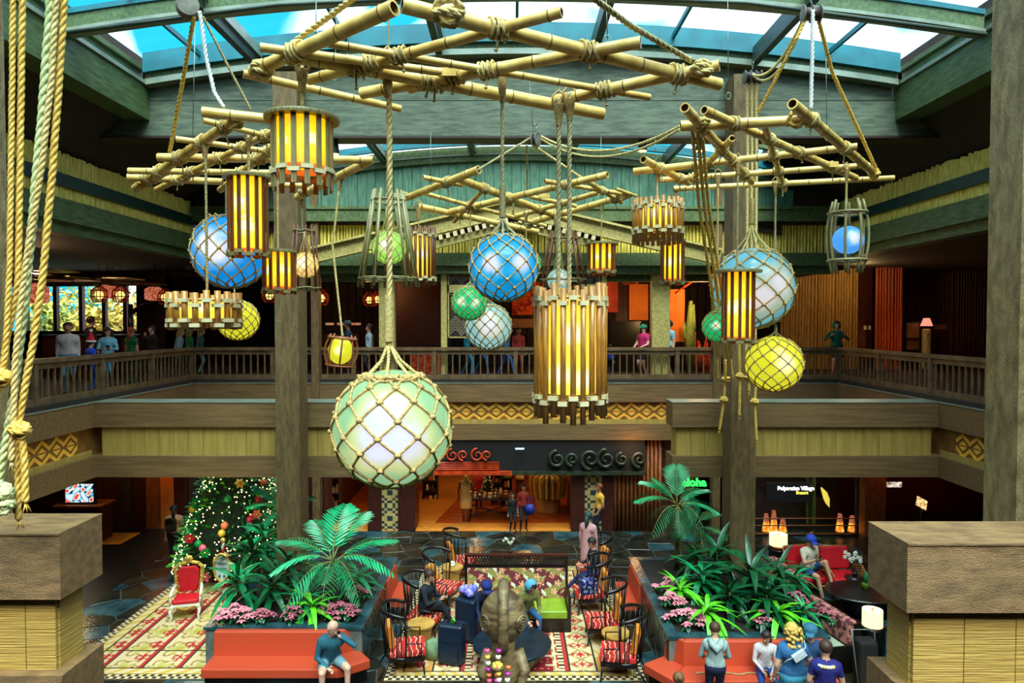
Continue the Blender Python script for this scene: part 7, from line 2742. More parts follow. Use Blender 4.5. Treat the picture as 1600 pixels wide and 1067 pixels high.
for i, (px, py, Y, h, n, k, sc, lb) in enumerate((
        (395, 905, 14.2, .6, 26, 'leaf_dk', 1.05, 'dark strap leaved plant left of the big palm by the tree'),
        (372, 940, 12.9, .5, 24, 'leaf', 1.0, 'green strap leaved plant at the left corner of the left planter'),
        (425, 940, 12.6, .5, 26, 'leaf_dk', 1.0, 'dark strap leaved plant under the fronds of the big palm'),
        (450, 905, 13.6, .6, 22, 'leaf_dk', 1.0, 'dark strap leaved plant hidden behind the big palm'),
        (487, 962, 12.2, .25, 18, 'leaf_lime', .8, 'lime green strap plant at the front of the left planter'),
        (470, 950, 12.4, .3, 16, 'leaf', .8, 'mid green strap plant behind the lime one in the left planter'),
        (560, 935, 13.3, .4, 18, 'leaf', .8, 'green strap plant at the right edge of the left planter'),
        (1120, 905, 13.6, .75, 30, 'leaf_dk', 1.1, 'dark glossy strap plant just left of the right column'),
        (1095, 930, 13.2, .45, 22, 'leaf', 1.0, 'mid green strap plant left of the dark glossy ones'),
        (1172, 935, 12.6, .75, 34, 'leaf_dk', 1.25, 'largest dark glossy strap plant before the right column'),
        (1216, 925, 13.0, .6, 30, 'leaf_dk', 1.0, 'dark glossy strap plant right of the right column'),
        (1198, 955, 12.0, .55, 26, 'leaf_dk', 1.0, 'dark glossy strap plant low behind the seated girl'),
        (1105, 975, 11.9, .30, 20, 'leaf_lime', .9, 'lime strap plant behind the boy in the grey hoodie'),
        (1215, 975, 11.8, .30, 20, 'leaf_lime', .9, 'lime strap plant behind the curly haired woman'),
        (1062, 940, 13.0, .25, 18, 'leaf_lime', .75, 'lime strap plant among the pink flowers of the right planter'),
        (1240, 925, 13.4, .3, 24, 'leaf', .8, 'green strap plant at the right rear of the right planter'),
        (412, 880, 14.8, .8, 24, 'leaf', 1.1, 'tall strap plant farthest back at the left of the left column'),
        (1140, 960, 12.3, .45, 24, 'leaf_dk', .9, 'dark glossy strap plant low between the boy and the girl'),
        (1085, 900, 14.0, .6, 22, 'leaf_dk', 1.0, 'dark strap plant at the foot of the fan palm'),
        (1255, 975, 12.1, .2, 16, 'leaf', .7, 'small blue green plant at the right end of the right planter'))):
    p = A(px, py, Y)
    strap_plant(p.x, Y, .83, max(.15, h), n, k, lb, sc, i)


def poinsettia(px, py, Y, w, label, m='pink'):
    x = A(px, py, Y).x
    root = empty('poinsettia', (x, Y, .84), label, 'flowers', 'pink poinsettias in the planters')
    q = random.Random(px)
    b = MB(); g = MB()
    for k in range(int(20 * w)):
        a = q.uniform(0, 2 * PI); rr_ = w * .20 * math.sqrt(q.uniform(0, 1))
        c = Vector((rr_ * math.cos(a) * 1.2, rr_ * math.sin(a) * .8, .12 + .20 * (1 - rr_ / (w * .20)) + q.uniform(-.02, .03)))
        for i in range(6):
            t = 2 * PI * i / 6 + q.uniform(-.3, .3)
            blade(b, c, (math.cos(t), math.sin(t), .25), (0, 0, 1), .095, .028, .35, 3)
        for i in range(3):
            t = q.uniform(0, 2 * PI)
            blade(g, c - Vector((0, 0, .05)), (math.cos(t), math.sin(t), -.1), (0, 0, 1), .13, .03, .4, 3)
    b.build('pink_bracts', M[m], root, kind='stuff'); g.build('green_leaves', M['leaf_dk'], root, kind='stuff')
    b = MB(); b.tube([(0, 0, 0), (0, 0, .2)], .02, 5); b.build('stem', M['stem'], root)


M['mauve'] = mat('mauve_bract', rgb(150, 60, 84), rgb(200, 120, 130), 10, .6)
for (px, py, Y, w, lb, m) in ((368, 975, 12.0, 1.5, 'pink poinsettia clump beside the throne end of the left planter', 'pink'),
                              (413, 975, 12.0, .7, 'small mauve poinsettia left in the left planter', 'mauve'), (458, 975, 12.0, .7, 'small mauve poinsettia left of the lime plant', 'mauve'),
                              (531, 970, 12.15, 1.6, 'broad mauve poinsettia at the front right of the left planter', 'mauve'), (560, 945, 12.9, .9, 'mauve poinsettia behind the broad one, near the slate wall', 'mauve'),
                              (1045, 935, 13.3, 1.2, 'pink poinsettia highest on the left edge of the right planter', 'pink'), (1048, 960, 12.6, 1.0, 'pink poinsettia in the middle of the left edge of the right planter', 'pink'),
                              (1075, 983, 11.85, 1.7, 'largest pink poinsettia at the front left of the right planter', 'pink'), (1192, 995, 11.7, .6, 'small pink poinsettia above the seated girl', 'pink'),
                              (1244, 958, 12.6, .9, 'brownish mauve poinsettia at the right of the right planter', 'mauve'), (1290, 990, 12.0, .4, 'tiny mauve poinsettia by the man in the blue cap', 'mauve')):
    poinsettia(px, py, Y, w, lb, m)

# ---- decorated tree
TX, TY = -6.7, 16.6
tree = empty('christmas_tree', (TX, TY, 0), 'tall decorated tree full of tiny lights behind the red throne', 'christmas tree')
b = MB(); q = random.Random(21)
HT, RT = 4.0, 1.35
for i in range(2600):
    t = q.uniform(0, 1) ** 1.25
    a = q.uniform(0, 2 * PI)
    rr_ = RT * (1 - t) ** .8 * q.uniform(.72, 1.03) + .05
    p = Vector((rr_ * math.cos(a), rr_ * math.sin(a), .45 + (HT - .5) * t))
    d = Vector((math.cos(a), math.sin(a), q.uniform(-.5, .6)))
    b.mi = q.choice((0, 0, 1, 1, 2))
    L = q.uniform(.14, .24)
    s = d.orthogonal().normalized() * .03
    b.add([p, p + d * L * .6 + s, p + d * L, p + d * L * .6 - s], [(0, 1, 2, 3)])
b.build('foliage', [M['leaf_dk'], M['leaf'], M['leaf_lime']], tree, kind='stuff')
b = MB(); b.lathe([(0, .4), (RT * .9, .45), (RT * .55, 1.8), (RT * .25, 3.0), (0, HT - .1)], n=20); b.build('inner_shade_core', mat('tree_shadow_green', rgb(4, 24, 10), rgb(10, 44, 18), 10, .9), tree)  # dark cone painted for the shade inside the foliage
b = MB(); b.tube([(0, 0, 0), (0, 0, .6)], .1, 8); b.lathe([(0, .03), (.5, .03), (.55, .4), (.5, .4), (0, .38)], n=22); b.build('tub', M['stave'], tree)
b = MB()
for i in range(950):
    t = q.uniform(0, 1) ** 1.2
    a = q.uniform(0, 2 * PI)
    rr_ = RT * (1 - t) ** .8 * 1.06 + .06
    b.ico((rr_ * math.cos(a), rr_ * math.sin(a), .35 + (HT - .5) * t), .019)
b.build('fairy_lights', emis('fairy_light', (1, .80, .36, 1), 4.0), tree, kind='stuff')
oc = [('crimson', rgb(190, 20, 50), .3), ('teal', rgb(10, 130, 110), .3), ('pink', rgb(214, 90, 120), .4), ('emerald', rgb(10, 130, 60), .3), ('gold', rgb(206, 170, 60), .3), ('coral', rgb(226, 110, 70), .5)]
om = [mat('bauble_' + n_, c_, None, rough=r_ * .7) for n_, c_, r_ in oc]
wh = ['low on', 'at the waist of', 'halfway up', 'high on', 'near the top of']
bm_ = MB().ball((0, 0, 0), .085, 14, 10)
k = 0
bauble = {}
for i in range(34):
    t = (i + .5) / 34 * .78
    a = -PI / 2 + q.uniform(-1.25, 1.25)
    rr_ = RT * (1 - t) ** .8 * 1.05 + .08
    p = Vector((TX + rr_ * math.cos(a), TY + rr_ * math.sin(a), .45 + (HT - .5) * t))
    c_ = q.randrange(6)
    side = 'left' if a < -PI / 2 - .4 else ('right' if a > -PI / 2 + .4 else 'front')
    flower = i % 3 == 0
    used_ = {o_.get('label') for o_ in bpy.data.objects if o_.name.startswith('ornament')}
    for _ in range(6):
        if any('%s %s %s the decorated tree, %s side' % (oc[c_][0], w_, wh[min(4, int(t * 6))], side) in used_ for w_ in ('silk flower', 'bauble')): c_ = (c_ + 1) % 6
    if flower:
        o = empty('ornament_flower', p, '%s silk flower %s the decorated tree, %s side' % (oc[c_][0], wh[min(4, int(t * 6))], side), 'ornament', 'silk flowers on the tree')
        b = MB()
        for j in range(6):
            an = 2 * PI * j / 6
            blade(b, (0, 0, 0), (math.cos(an), -.45, math.sin(an)), (0, -1, 0), .14, .045, .2, 3)
        b.build('petals', om[c_], o); b = MB(); b.ball((0, -.04, 0), .028, 8, 6); b.build('flower_centre', M['gold'], o)
    else:
        if c_ not in bauble: bauble[c_] = bm_.mesh('bauble', om[c_])
        o = empty('ornament_bauble', p, '%s bauble %s the decorated tree, %s side' % (oc[c_][0], wh[min(4, int(t * 6))], side), 'ornament', 'baubles on the tree')
        inst('ball', bauble[c_], o)
        b = MB(); b.tube([(0, 0, .065), (0, 0, .10)], .012, 5); b.build('cap', M['gold'], o)
point('tree_glow', (TX, TY - 1.9, 1.8), 34, (1, .8, .4), .5)
# ================================================================ people
PC = {}


def pm(c, rough=.8):
    k = (c, rough)
    if k not in PC:
        PC[k] = mat('cloth_%d_%d_%d' % c, rgb(*[int(x * .88) for x in c]), rgb(*c), 30, rough)
    return PC[k]


SK = {'l': (214, 160, 128), 'm': (176, 118, 84), 'd': (110, 70, 48), 'p': (226, 176, 148)}


def ik(a, c, l1, l2, hint):
    a = Vector(a); c = Vector(c)
    d = c - a; L = min(d.length, (l1 + l2) * .995)
    d.normalize(); c = a + d * L
    x = (l1 * l1 - l2 * l2 + L * L) / (2 * L)
    h = math.sqrt(max(0, l1 * l1 - x * x))
    n = Vector(hint); n = n - d * n.dot(d); n.normalize()
    return a + d * x + n * h, c


def person(label, x, y, z, yaw, h=1.7, sit=False, lean=0.0, look=(0, 0), hands=((-.22, -.05, .78), (.22, -.05, .78)), feet=None, top=(90, 90, 90), bot=(40, 50, 80), skin='l',
           hair=('short', (40, 28, 20)), sleeve='long', legs='long', shoe=(40, 40, 40), coat=0, hat=None, fat=1.0, vox=.02, crown=0.0, grp=None, held=None, cross=False, pose_seat=.45, kneeh=None):
    """local frame: faces -Y, +X to the viewer's right when yaw=0. lengths in metres for h=1.7, scaled"""
    S_ = h / 1.7
    lean = -lean; look = (look[0], -look[1])
    name = 'person'
    caps = []     # (p0,p1,r0,r1,region)
    V = Vector
    pz = (pose_seat / S_ + .10) if sit else .90
    pel = V((0, 0, pz))
    R_ = Matrix.Rotation(lean, 3, 'X')
    def up(v): return pel + R_ @ V(v)
    chest = up((0, 0, .36)); neck = up((0, 0, .52)); head = up((0, -.02 + .0, .67))
    HM = Matrix.Rotation(look[0], 3, 'Z') @ Matrix.Rotation(look[1] + lean * .5, 3, 'X')
    head = neck + Matrix.Rotation(lean * .6 + look[1] * .4, 3, 'X') @ V((0, -.02, .145))
    f = fat
    T, B, K, Sh = 1, 2, 0, 3
    caps += [(pel + V((-.06, 0, 0)), pel + V((.06, 0, 0)), .12 * f, .12 * f, B), (up((-.05, 0, .08)), up((.05, 0, .08)), .12 * f, .12 * f, T),
             (up((0, 0, .12)), chest, .125 * f, .135 * f, T), (up((-.09, 0, .38)), up((.09, 0, .38)), .115 * f, .115 * f, T), (up((-.12, 0, .44)), up((.12, 0, .44)), .075, .075, T),
             (up((0, 0, .46)), head, .055, .055, K), (head + HM @ V((0, .015, .03)), head + HM @ V((0, .0, -.035)), .093, .078, K), (head + HM @ V((0, -.035, -.075)), head + HM @ V((0, -.02, -.02)), .05, .07, K),
             (head + HM @ V((0, -.085, -.01)), head + HM @ V((0, -.105, -.025)), .012, .017, K)]
    for s in (-1, 1):
        caps.append((head + HM @ V((s * .085, .01, -.01)), head + HM @ V((s * .092, .015, .02)), .016, .02, K))
    hw = []
    for s, hd in zip((-1, 1), hands):
        sh = up((s * .175, 0, .43))
        hp = V(hd) if not sit else V(hd)
        el, hp = ik(sh, hp, .28, .26, (s * .6, .6, -.5))
        sl = T
        caps.append((sh, el, .058 * max(1, f * .9), .045, T)); caps.append((el, hp, .043, .030, T if sleeve == 'long' else K))
        hw.append((hp, (hp - el).normalized(), s, sh.lerp(el, .5)))
    for i, s in enumerate((-1, 1)):
        hip = pel + V((s * .09, 0, -.02))
        if sit:
            ft = V(feet[i]) if feet else V((s * .12, -.46, .08))
            kn, ft = ik(hip, ft, .44, .44, (s * .15, -.6, 1))
        else:
            ft = V(feet[i]) if feet else V((s * .10, .02, .08))
            kn, ft = ik(hip, ft, .43, .43, (0, -1, .0))
        caps.append((hip, kn, .092 * f, .062, B)); caps.append((kn, ft, .056, .036, B if legs == 'long' else K))
        if legs == 'short': pass
        fd = V((s * .03, -.15, -.035)) if not (feet and len(feet) > 2) else V(feet[2])
        caps.append((ft + V((0, .03, -.035)), ft + fd, .042, .036, Sh))
    if coat:
        caps.append((up((0, 0, .3)), pel + V((0, .02, -coat)), .14, .19, T)); caps.append((pel + V((-.07, .0, -coat)), pel + V((.07, 0, -coat)), .13, .13, T))
    # clamp leg length below hips of trousers
    b = MB()
    for (p0, p1, r0, r1, k) in caps:
        p0 = p0 * S_; p1 = p1 * S_; r0 *= S_; r1 *= S_
        d = (p1 - p0)
        if d.length < 1e-4: d = V((0, 0, 1))
        L = d.length; d.normalize()
        pts = [p0 - d * r0 * .98, p0 - d * r0 * .75, p0 - d * r0 * .4, p0, p1, p1 + d * r1 * .4, p1 + d * r1 * .75, p1 + d * r1 * .98]
        b.tube(pts, [r0 * .2, r0 * .66, r0 * .92, r0, r1, r1 * .92, r1 * .66, r1 * .2], 12)
    me = b.mesh('tmp', [])
    tmp = bpy.data.objects.new('tmp', me); COL.objects.link(tmp)
    rm = tmp.modifiers.new('r', 'REMESH'); rm.mode = 'VOXEL'; rm.voxel_size = vox * S_; rm.use_smooth_shade = True
    sm = tmp.modifiers.new('s', 'SMOOTH'); sm.factor = .5; sm.iterations = 3
    dg = bpy.context.evaluated_depsgraph_get()
    bm = bmesh.new(); bm.from_mesh(bpy.data.meshes.new_from_object(tmp.evaluated_get(dg)))
    bpy.data.objects.remove(tmp)
    # five-fingered hands join the wrists
    hb = MB()
    for (hp, d, s, _) in hw:
        p = hp * S_; u = d.cross(V((0, 1, .2))).normalized(); n = d.cross(u)
        hb.tube([p - d * .02, p + d * .045 * S_, p + d * .085 * S_], [.030 * S_, .038 * S_, .032 * S_], 8, flat=.55)
        for k in range(4):
            o = u * (.024 - .016 * k) * S_
            L = (.062, .072, .068, .052)[k] * S_
            q0 = p + d * .078 * S_ + o
            hb.tube([q0, q0 + d * L * .55 + n * .008, q0 + d * L * .9 + n * .022], [.0095, .009, .006], 5)
        q0 = p + d * .02 * S_ + u * .03 * S_
        hb.tube([q0, q0 + (d * .5 + u * .7) * .035, q0 + (d * .8 + u * .6) * .062], [.012, .011, .007], 5)
    hm = hb.mesh('h', [])
    # region per face by nearest bone
    bm.faces.ensure_lookup_table()
    C_ = np.array([f_.calc_center_median()[:] for f_ in bm.faces])
    best = np.full(len(C_), 1e9); reg = np.zeros(len(C_), int)
    for (p0, p1, r0, r1, k) in caps:
        a = np.array(p0 * S_); d = np.array(p1 * S_) - a; L2 = max(1e-9, d @ d)
        t = np.clip(((C_ - a) @ d) / L2, 0, 1)
        dist = np.linalg.norm(C_ - (a + t[:, None] * d), axis=1) - (r0 + (r1 - r0) * t) * S_
        m_ = dist < best
        kk = np.full(len(C_), k)
        if k == B and legs == 'short' and r1 == .062: kk = np.where(t > .8, 0, B)
        if k == T and sleeve == 'short' and r1 == .045: kk = np.where(t > .62, 0, T)
        best = np.where(m_, dist, best); reg = np.where(m_, kk, reg)
    for f_, r_ in zip(bm.faces, reg): f_.material_index = int(r_); f_.smooth = True
    n0 = len(bm.faces)
    bm.from_mesh(hm)
    bm.faces.ensure_lookup_table()
    for i in range(n0, len(bm.faces)): bm.faces[i].material_index = 0; bm.faces[i].smooth = True
    out = bpy.data.meshes.new('person'); bm.to_mesh(out); bm.free()
    for m_ in (pm(SK[skin], .5), pm(top), pm(bot), pm(shoe)): out.materials.append(m_)
    o = bpy.data.objects.new('person', out); COL.objects.link(o)
    o.location = (x, y, z); o.rotation_euler = (0, 0, yaw)
    tag(o, label, 'person', grp)
    hd = head * S_
    Q = HM.to_4x4()

    def hpnt(v): return hd + HM @ (V(v) * S_)
    # face
    b = MB()
    for s in (-1, 1): b.ball(hpnt((s * .032, -.083, .008)), .009 * S_, 6, 5)
    b.build('eyes', pm((24, 18, 16), .3), o)
    b = MB(); b.tube([hpnt((-.022, -.088, -.058)), hpnt((0, -.094, -.060)), hpnt((.022, -.088, -.058))], .006 * S_, 5); b.build('mouth', pm((150, 70, 64), .6), o)
    st, hc = hair
    if st != 'bald':
        b = MB(); b.ball(hpnt((0, .018, .032)), .104 * S_, 16, 12, (1, 1, 1.0), M=Q)
        if st in ('long', 'curly', 'bun'):
            q = random.Random(len(label))
            if st == 'long': b.tube([hpnt((0, .05, .03)), hpnt((0, .085, -.10)), hpnt((0, .10, -.28))], [.085 * S_, .085 * S_, .05 * S_], 10, flat=.6)
            if st == 'bun': b.ball(hpnt((0, .11, .07)), .045 * S_, 8, 6)
            if st == 'curly':
                for i in range(70):
                    a = q.uniform(0, 6.28); t = q.uniform(-1, 1)
                    b.ball(hpnt((.12 * math.cos(a), .05 + .09 * math.sin(a) if math.sin(a) > -.3 else .03, .03 - .12 + .14 * t)), .032 * S_, 6, 4)
        IV = HM.inverted()
        kp = []
        for n_, f_ in enumerate(b.f):
            c_ = IV @ (sum((V(b.v[i_]) for i_ in f_), V((0, 0, 0))) / len(f_) - hd) / S_
            if not (c_.y < -.03 and c_.z < .07): kp.append(n_)
        b.f = [b.f[n_] for n_ in kp]; b.m = [b.m[n_] for n_ in kp]; b.sm = [b.sm[n_] for n_ in kp]
        b.build('hair', pm(hc, .6), o)
    if 'hoodie standing' in label:
        b = MB(); b.tube([up(v) * S_ for v in ((-.10, .05, .50), (-.07, .14, .44), (0, .17, .36), (.07, .14, .44), (.10, .05, .50))], [.045, .06, .065, .06, .045], 8); b.build('lowered_hood', pm(top), o)
    if hat:
        b = MB()
        if hat[0] == 'cap':
            b.lathe([(.114, .0), (.112, .05), (.08, .095), (0, .115)], n=16); b.tube([(0, -.08, .01), (0, -.15, .0), (0, -.19, -.01)], [.075, .07, .04], 10, flat=.18)
        elif hat[0] == 'santa':
            b.lathe([(.122, .03), (.11, .1), (.07, .22), (.02, .33), (0, .36)], n=16)
        elif hat[0] == 'hood':
            b.ball((0, .02, .0), .128, 14, 10, (1, .96, 1.15))
        if hat[0] == 'hood':   # opens at the face
            b.f = [f_ for f_ in b.f if not (sum(b.v[i][1] for i in f_) / len(f_) < -.055 and abs(sum(b.v[i][0] for i in f_) / len(f_)) < .085)]
            b.m = b.m[:len(b.f)]; b.sm = b.sm[:len(b.f)]
        b.v = [tuple(hpnt((v[0], v[1], v[2] + (.03 if hat[0] != 'hood' else 0)))) for v in b.v]
        ho = b.build({'cap': 'cap', 'santa': 'santa_hat', 'hood': 'hood'}[hat[0]], pm(hat[1]), o)
        if hat[0] == 'santa':
            b = MB(); b.tube([hpnt((.122 * math.cos(a), .122 * math.sin(a), .06)) for a in [i * PI / 8 for i in range(16)]], .026, 6, closed=True); b.ball(hpnt((0, 0, .41)), .04, 8, 6); b.build('fur_trim', pm((236, 232, 226)), o)
    if held:
        i, kind = held
        p = hw[i][0] * S_ + hw[i][1] * .07
        if kind == 'phone':
            c = V((x, y, z)) + Matrix.Rotation(yaw, 3, 'Z') @ (p + V((0, -.015, .02)))
            t = MB().box(-.036, .036, -.006, .006, -.07, .07).build('mobile_phone', M['black'], None, loc=c); t.rotation_euler = (.6, 0, yaw)
            tag(t, 'dark mobile phone held by the ' + ' '.join(label.split(',')[0].split()[:10]), 'phone')
    return o


HS = ((-.16, -.28, .52), (.16, -.28, .52))     # hands resting on the lap when seated
def on(px, Y): return (px - 800) / FPX * Y
# ---- near people
person('bald man in a teal jumper seated on the left bench, phone at his ear', on(505, 11.05), 11.3, 0, .45, 1.72, True, -.42, (.5, -.25), ((-.10, -.36, .56), (.13, -.28, .98)), ((-.2, -.40, .08), (.2, -.42, .08)), (30, 96, 116), (120, 160, 170), 'p', ('bald', 0), legs='short', fat=1.12, vox=.016, held=(1, 'phone'))
person('woman in black with tied back hair seated cross legged, looking at her phone', -1.72, 13.3, 0, 1.25, 1.68, True, -.12, (.1, -.35), ((-.08, -.36, .80), (.10, -.36, .80)), ((-.02, -.62, .36), (.12, -.42, .08)), (16, 26, 36), (14, 22, 34), 'p', ('bun', (60, 34, 22)), vox=.016, held=(1, 'phone'), shoe=(60, 110, 140))
person('boy in a pale grey hoodie standing behind the right bench, seen from the back', on(1122, 10.55), 10.55, 0, PI - .15, 1.46, False, -.10, (0, -.3), ((-.16, -.3, .95), (.16, -.3, .95)), None, (150, 172, 168), (14, 22, 60), 'l', ('short', (70, 46, 26)), legs='short', fat=1.12, vox=.016)
o = bpy.context.scene.objects.get('person.002')
person('girl in a white flowered top with long dark hair seated on the right bench', on(1200, 11.05), 11.05, 0, -.15, 1.36, True, -.12, (-.5, -.4), ((-.10, -.30, .72), (.08, -.32, .70)), None, (214, 206, 206), (20, 60, 140), 'l', ('long', (36, 20, 18)), vox=.016)
person('woman with curly blonde hair in a blue top with a pale strap bag, back turned', on(1245, 10.1), 10.1, 0, PI + .1, 1.66, False, -.06, (0, -.15), ((-.2, -.2, .95), (.24, -.12, .82)), None, (40, 100, 150), (70, 160, 190), 'p', ('curly', (206, 170, 84)), sleeve='short', fat=1.3, vox=.016)
person('man in a blue cap and glasses seated behind the curly haired woman', on(1270, 10.95), 10.95, 0, -.2, 1.66, True, -.1, (-.3, -.2), HS, None, (28, 66, 110), (40, 60, 90), 'l', ('short', (60, 50, 40)), hat=('cap', (50, 110, 140)), vox=.018)
person('person with short brown hair in a navy shirt wearing a flower garland, back turned', on(1290, 9.85), 9.7, 0, PI - .2, 1.58, False, -.05, (0, -.15), ((-.22, -.12, .82), (.22, -.12, .82)), None, (24, 24, 110), (30, 34, 60), 'l', ('short', (60, 36, 24)), sleeve='short', fat=1.15, vox=.016)
person('child whose brown hair just shows at the bottom edge before the right bench', on(1064, 9.3), 9.3, 0, PI, 1.34, False, 0, (0, 0), top=(200, 120, 110), skin='l', hair=('bun', (110, 76, 44)), vox=.02)
# strap bag and lei of the two women
x0, y0 = on(1245, 10.1), 10.1
r = empty('crossbody_bag', (x0, y0 + .0, 1.2), 'pale grey crossbody strap bag worn by the curly haired woman', 'bag')
b = MB(); b.tube([(-.20, -.10, -.12), (-.16, -.19, 0), (0, -.205, .08), (.12, -.14, .16), (.16, 0, .2)], .022, 6, flat=.4); b.build('strap', pm((190, 200, 206)), r)
o = MB().box(-.1, .1, -.035, .03, -.045, .05).build('pouch', pm((196, 206, 214)), r); o.location = (.0, -.215, .08); o.rotation_euler = (0, -.6, 0)
r = empty('neck_garland', (on(1290, 9.85), 9.7, 1.34 * 1.58 / 1.7 + .03), 'white and yellow flower garland round the neck of the navy shirt', 'garland')
b = MB()
for i in range(18):
    a = 2 * PI * i / 18; b.mi = 1 if i % 3 else 2
    b.ball((.125 * math.cos(a), .10 * math.sin(a), -.03), .028, 7, 5)
b.build('blossom_ring', [beads[0], beads[2], beads[1]], r, kind='stuff')
# ---- seating group and behind
person('person in a navy hoodie and cap bent over red bags by the sofa', on(755, 13.2), 13.25, 0, .2, 1.66, True, -.5, (.1, -.4), ((-.12, -.50, .50), (.1, -.52, .48)), None, (10, 22, 60), (20, 26, 50), 'l', ('short', (30, 20, 16)), hat=('cap', (16, 36, 110)), vox=.018)
b = MB(); b.lathe([(0, 0), (.16, .02), (.2, .18), (.14, .34), (.05, .38), (0, .38)], n=14, sy=.8); tag(b.build('red_bag', M['red_cush'], loc=(on(768, 12.6), 12.75, .036)), 'red soft bag standing between the suitcase and the round table', 'bag')
person('person in jeans and an olive top, pale blue hood up, seated behind the statue', on(822, 13.2), 13.3, 0, .3, 1.62, True, -.5, (.3, -.4), ((-.10, -.45, .5), (.12, -.42, .5)), None, (120, 120, 60), (40, 90, 140), 'l', ('short', (60, 50, 40)), hat=('hood', (90, 170, 210)), vox=.018)
person('woman in a long pink cardigan standing by the far right chairs, back turned', on(920, 16.2), 16.2, 0, PI - .6, 1.66, False, 0, (0, 0), coat=.36, top=(206, 150, 150), bot=(20, 26, 50), hair=('long', (30, 60, 60)), vox=.018)
person('person in navy seated in the far right chair with legs stretched out', 1.92, 15.35, 0, -1.3, 1.66, True, -.15, (.1, -.3), ((-.1, -.36, .72), (.1, -.36, .70)), ((-.1, -.75, .12), (.1, -.60, .09)), (12, 20, 34), (14, 24, 80), 'l', ('short', (24, 18, 16)), vox=.018, shoe=(60, 100, 120))
person('man in a yellow shirt with red hair standing beside the right mosaic pillar', on(938, 19.4), 19.4, 0, -1.3, 1.58, False, 0, (0, 0), ((-.12, -.15, .85), (.14, -.12, .85)), None, (220, 170, 60), (16, 20, 36), 'm', ('short', (110, 44, 20)), sleeve='short', vox=.025)
person('woman in dark clothes with a blue bag leaving the shop', on(818, 20.1), 20.1, 0, .1, 1.40, False, 0, (0, 0), top=(150, 34, 20), bot=(20, 14, 14), hair=('long', (20, 12, 10)), skin='m', vox=.025)
person('child in black walking beside the woman leaving the shop', on(801, 20.05), 20.05, 0, .2, 1.16, False, top=(14, 10, 12), bot=(14, 10, 12), hair=('long', (20, 12, 10)), skin='m', vox=.025)
b = MB(); b.lathe([(0, 0), (.12, 0), (.15, .16), (.1, .30), (0, .3)], n=12, sy=.6); b.tube([(-.08, 0, .28), (-.05, 0, .48), (.05, 0, .48), (.08, 0, .28)], .01, 5); tag(b.build('shoulder_bag', mat('blue_bag', rgb(16, 40, 130), None, rough=.6), loc=(on(828, 20.1), 20.0, .52)), 'blue shoulder bag carried by the woman leaving the shop', 'bag')
person('woman with a backpack in a pale jacket and ear headband standing left of the tree', on(268, 17.2), 17.2, 0, PI + .3, 1.55, False, top=(200, 156, 110), bot=(14, 14, 20), hair=('long', (20, 14, 12)), shoe=(214, 190, 180), vox=.02)
bx = on(268, 17.2)
r = empty('backpack', (bx, 17.05, 1.08), 'dark backpack worn by the woman left of the tree', 'backpack')
o = MB().box(-.13, .13, -.09, .06, -.17, .17).build('bag_body', M['blackwood'], r); bv = o.modifiers.new('b', 'BEVEL'); bv.width = .05; bv.segments = 3
MB().box(-.09, .09, -.12, -.08, -.12, .02).build('pocket', M['frame_dark'], r)
p = gr(1266, 905, .35)
person('man in a white shirt and blue cap reading his phone in a rattan chair', p.x, p.y + .12, 0, .25, 1.72, True, -.05, (.1, -.35), ((-.06, -.34, .86), (.13, .05, 1.30)), ((-.05, -.55, .10), (.22, -.5, .38)), (220, 206, 184), (34, 84, 130), 'l', ('short', (50, 40, 30)), sleeve='short', legs='short', hat=('cap', (40, 70, 190)), fat=1.1, vox=.018, held=(0, 'phone'))
# ---- gallery people
G = GF
def gp(label, px, Y, h, yaw, top, bot, hair=('short', (40, 28, 20)), **k):
    k.setdefault('vox', .026)
    return person(label, on(px, Y), Y, G, yaw, h, False, top=top, bot=bot, hair=hair, **k)


gp('man in a green hooded jacket with sunglasses at the right gallery railing', 1307, 20.9, 1.70, -.1, (20, 100, 84), (16, 34, 40), hat=('hood', (24, 116, 80)), hands=((-.22, -.24, 1.26), (.16, -.26, 1.26)), legs='short', fat=1.15, skin='p')
gp('woman in a magenta top and green cap leaning on the railing', 1006, 20.45, 1.60, -.9, (196, 34, 104), (20, 20, 30), hat=('cap', (30, 140, 90)), sleeve='short', legs='short', fat=1.25, hands=((-.12, -.32, .98), (.14, -.3, .98)), skin='p')
gp('man in a pale blue shirt and dark cap looking up beside the green post', 1045, 20.5, 1.72, -1.0, (150, 200, 226), (60, 50, 40), hat=('cap', (30, 60, 70)), sleeve='short', legs='short', fat=1.2, look=(0, .3), skin='p')
gp('man in a navy jacket and light blue cap walking behind the small barrel lantern', 544, 21.2, 1.72, -1.4, (24, 70, 110), (20, 26, 40), hat=('cap', (90, 170, 200)), skin='l')
gp('woman in a dark vest over a white blouse with a white hair bow', 577, 21.0, 1.62, -1.2, (170, 200, 214), (24, 30, 40), ('bun', (50, 34, 28)))
gp('man in a dark hoodie and navy cap under the small green float', 706, 21.2, 1.66, 1.4, (16, 26, 36), (20, 30, 60), hat=('cap', (14, 40, 90)), feet=((-.1, .2, .08), (.1, -.2, .08)))
gp('person in a bright cyan jacket under the milky white float', 729, 21.3, 1.64, 1.3, (30, 160, 196), (60, 150, 190), feet=((-.1, -.2, .08), (.1, .2, .08)))
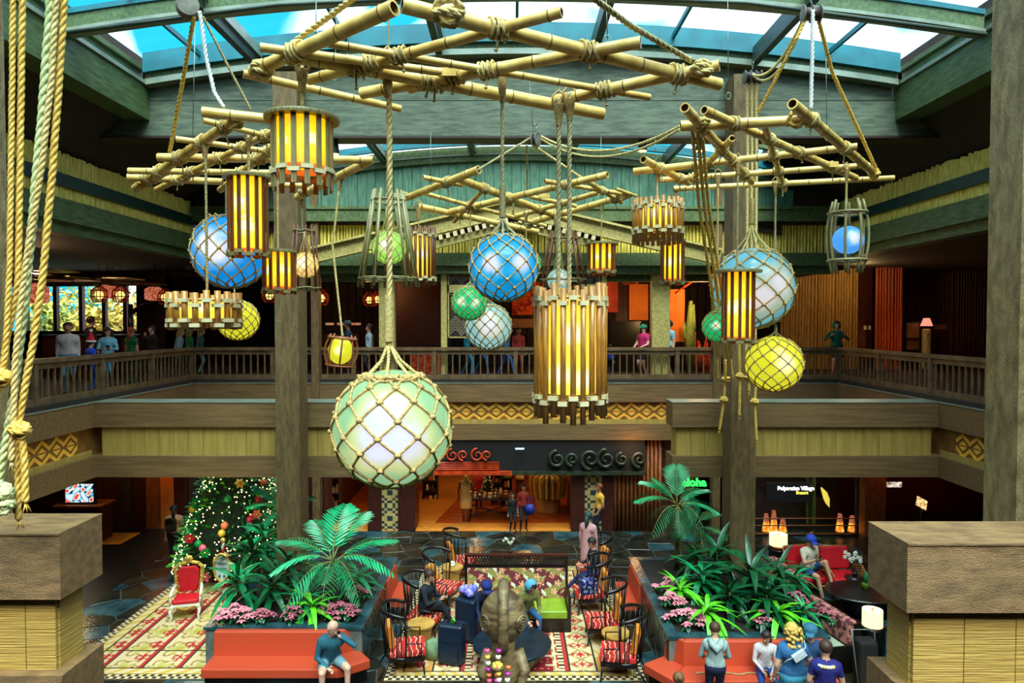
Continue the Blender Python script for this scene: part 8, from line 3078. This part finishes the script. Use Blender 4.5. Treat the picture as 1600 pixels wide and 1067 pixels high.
gp('person in a grey coat and blue jeans striding under the milky white float', 752, 21.6, 1.6, 1.3, (40, 50, 60), (30, 90, 150), feet=((-.1, -.28, .08), (.1, .28, .08)))
gp('person in a denim outfit with a wide stride right of the milky white float', 791, 21.4, 1.62, 1.3, (40, 90, 130), (24, 80, 150), feet=((-.1, -.3, .08), (.1, .3, .08)))
gp('child in a red dress looking out right of the milky white float', 810, 21.9, 1.5, .2, (170, 50, 40), (150, 50, 40), skin='m')
gp('seated looking child in royal blue behind the central stave lantern', 953, 21.2, .98, 2.5, (16, 50, 170), (20, 30, 60))
LGY = 17.6
gp('man in a pale pink and blue shirt under the second gallery window', 106, 15.6, 1.66, .5, (176, 160, 156), (70, 110, 130), skin='m', hair=('short', (30, 18, 14)), fat=1.25)
gp('child in a red santa hat and royal blue shirt at the left railing', 141, 16.4, 1.25, 2.7, (16, 70, 200), (16, 60, 150), hat=('santa', (206, 10, 40)))
gp('woman with long dark curls in a pale blue jacket reading her phone', 168, 17.2, 1.54, .4, (120, 180, 196), (80, 170, 200), ('curly', (50, 26, 24)), look=(0, -.4), hands=((-.08, -.3, 1.1), (.1, -.3, 1.1)), held=(1, 'phone'))
gp('person in a green shirt with ginger hair at the left railing', 205, 18.4, 1.54, 2.8, (20, 100, 50), (20, 60, 30), ('long', (170, 70, 20)), sleeve='short')
gp('person in black raising a hand to their face in the left gallery', 238, 19.3, 1.58, -.6, (10, 10, 14), (10, 10, 14), hands=((-.06, -.2, 1.36), (.2, -.1, .8)), skin='p')
gp('tall dark haired person facing the gallery windows', 142, 19.6, 1.84, 2.6, (40, 24, 20), (20, 16, 16))
gp('woman with fair hair in a pale blue blouse leaning on the left corner railing', 277, 20.8, 1.50, 1.9, (140, 186, 206), (40, 60, 90), ('long', (170, 150, 80)), lean=-.2)
gp('child in an emerald top beside the fair haired woman', 296, 21.4, 1.48, 2.4, (16, 140, 80), (20, 60, 60), ('long', (130, 140, 80)))
gp('woman in teal leaning at the corner post beneath the short wide lantern', 311, 22.0, 1.50, 2.0, (60, 120, 130), (110, 190, 206), ('long', (150, 140, 90)), lean=-.15)
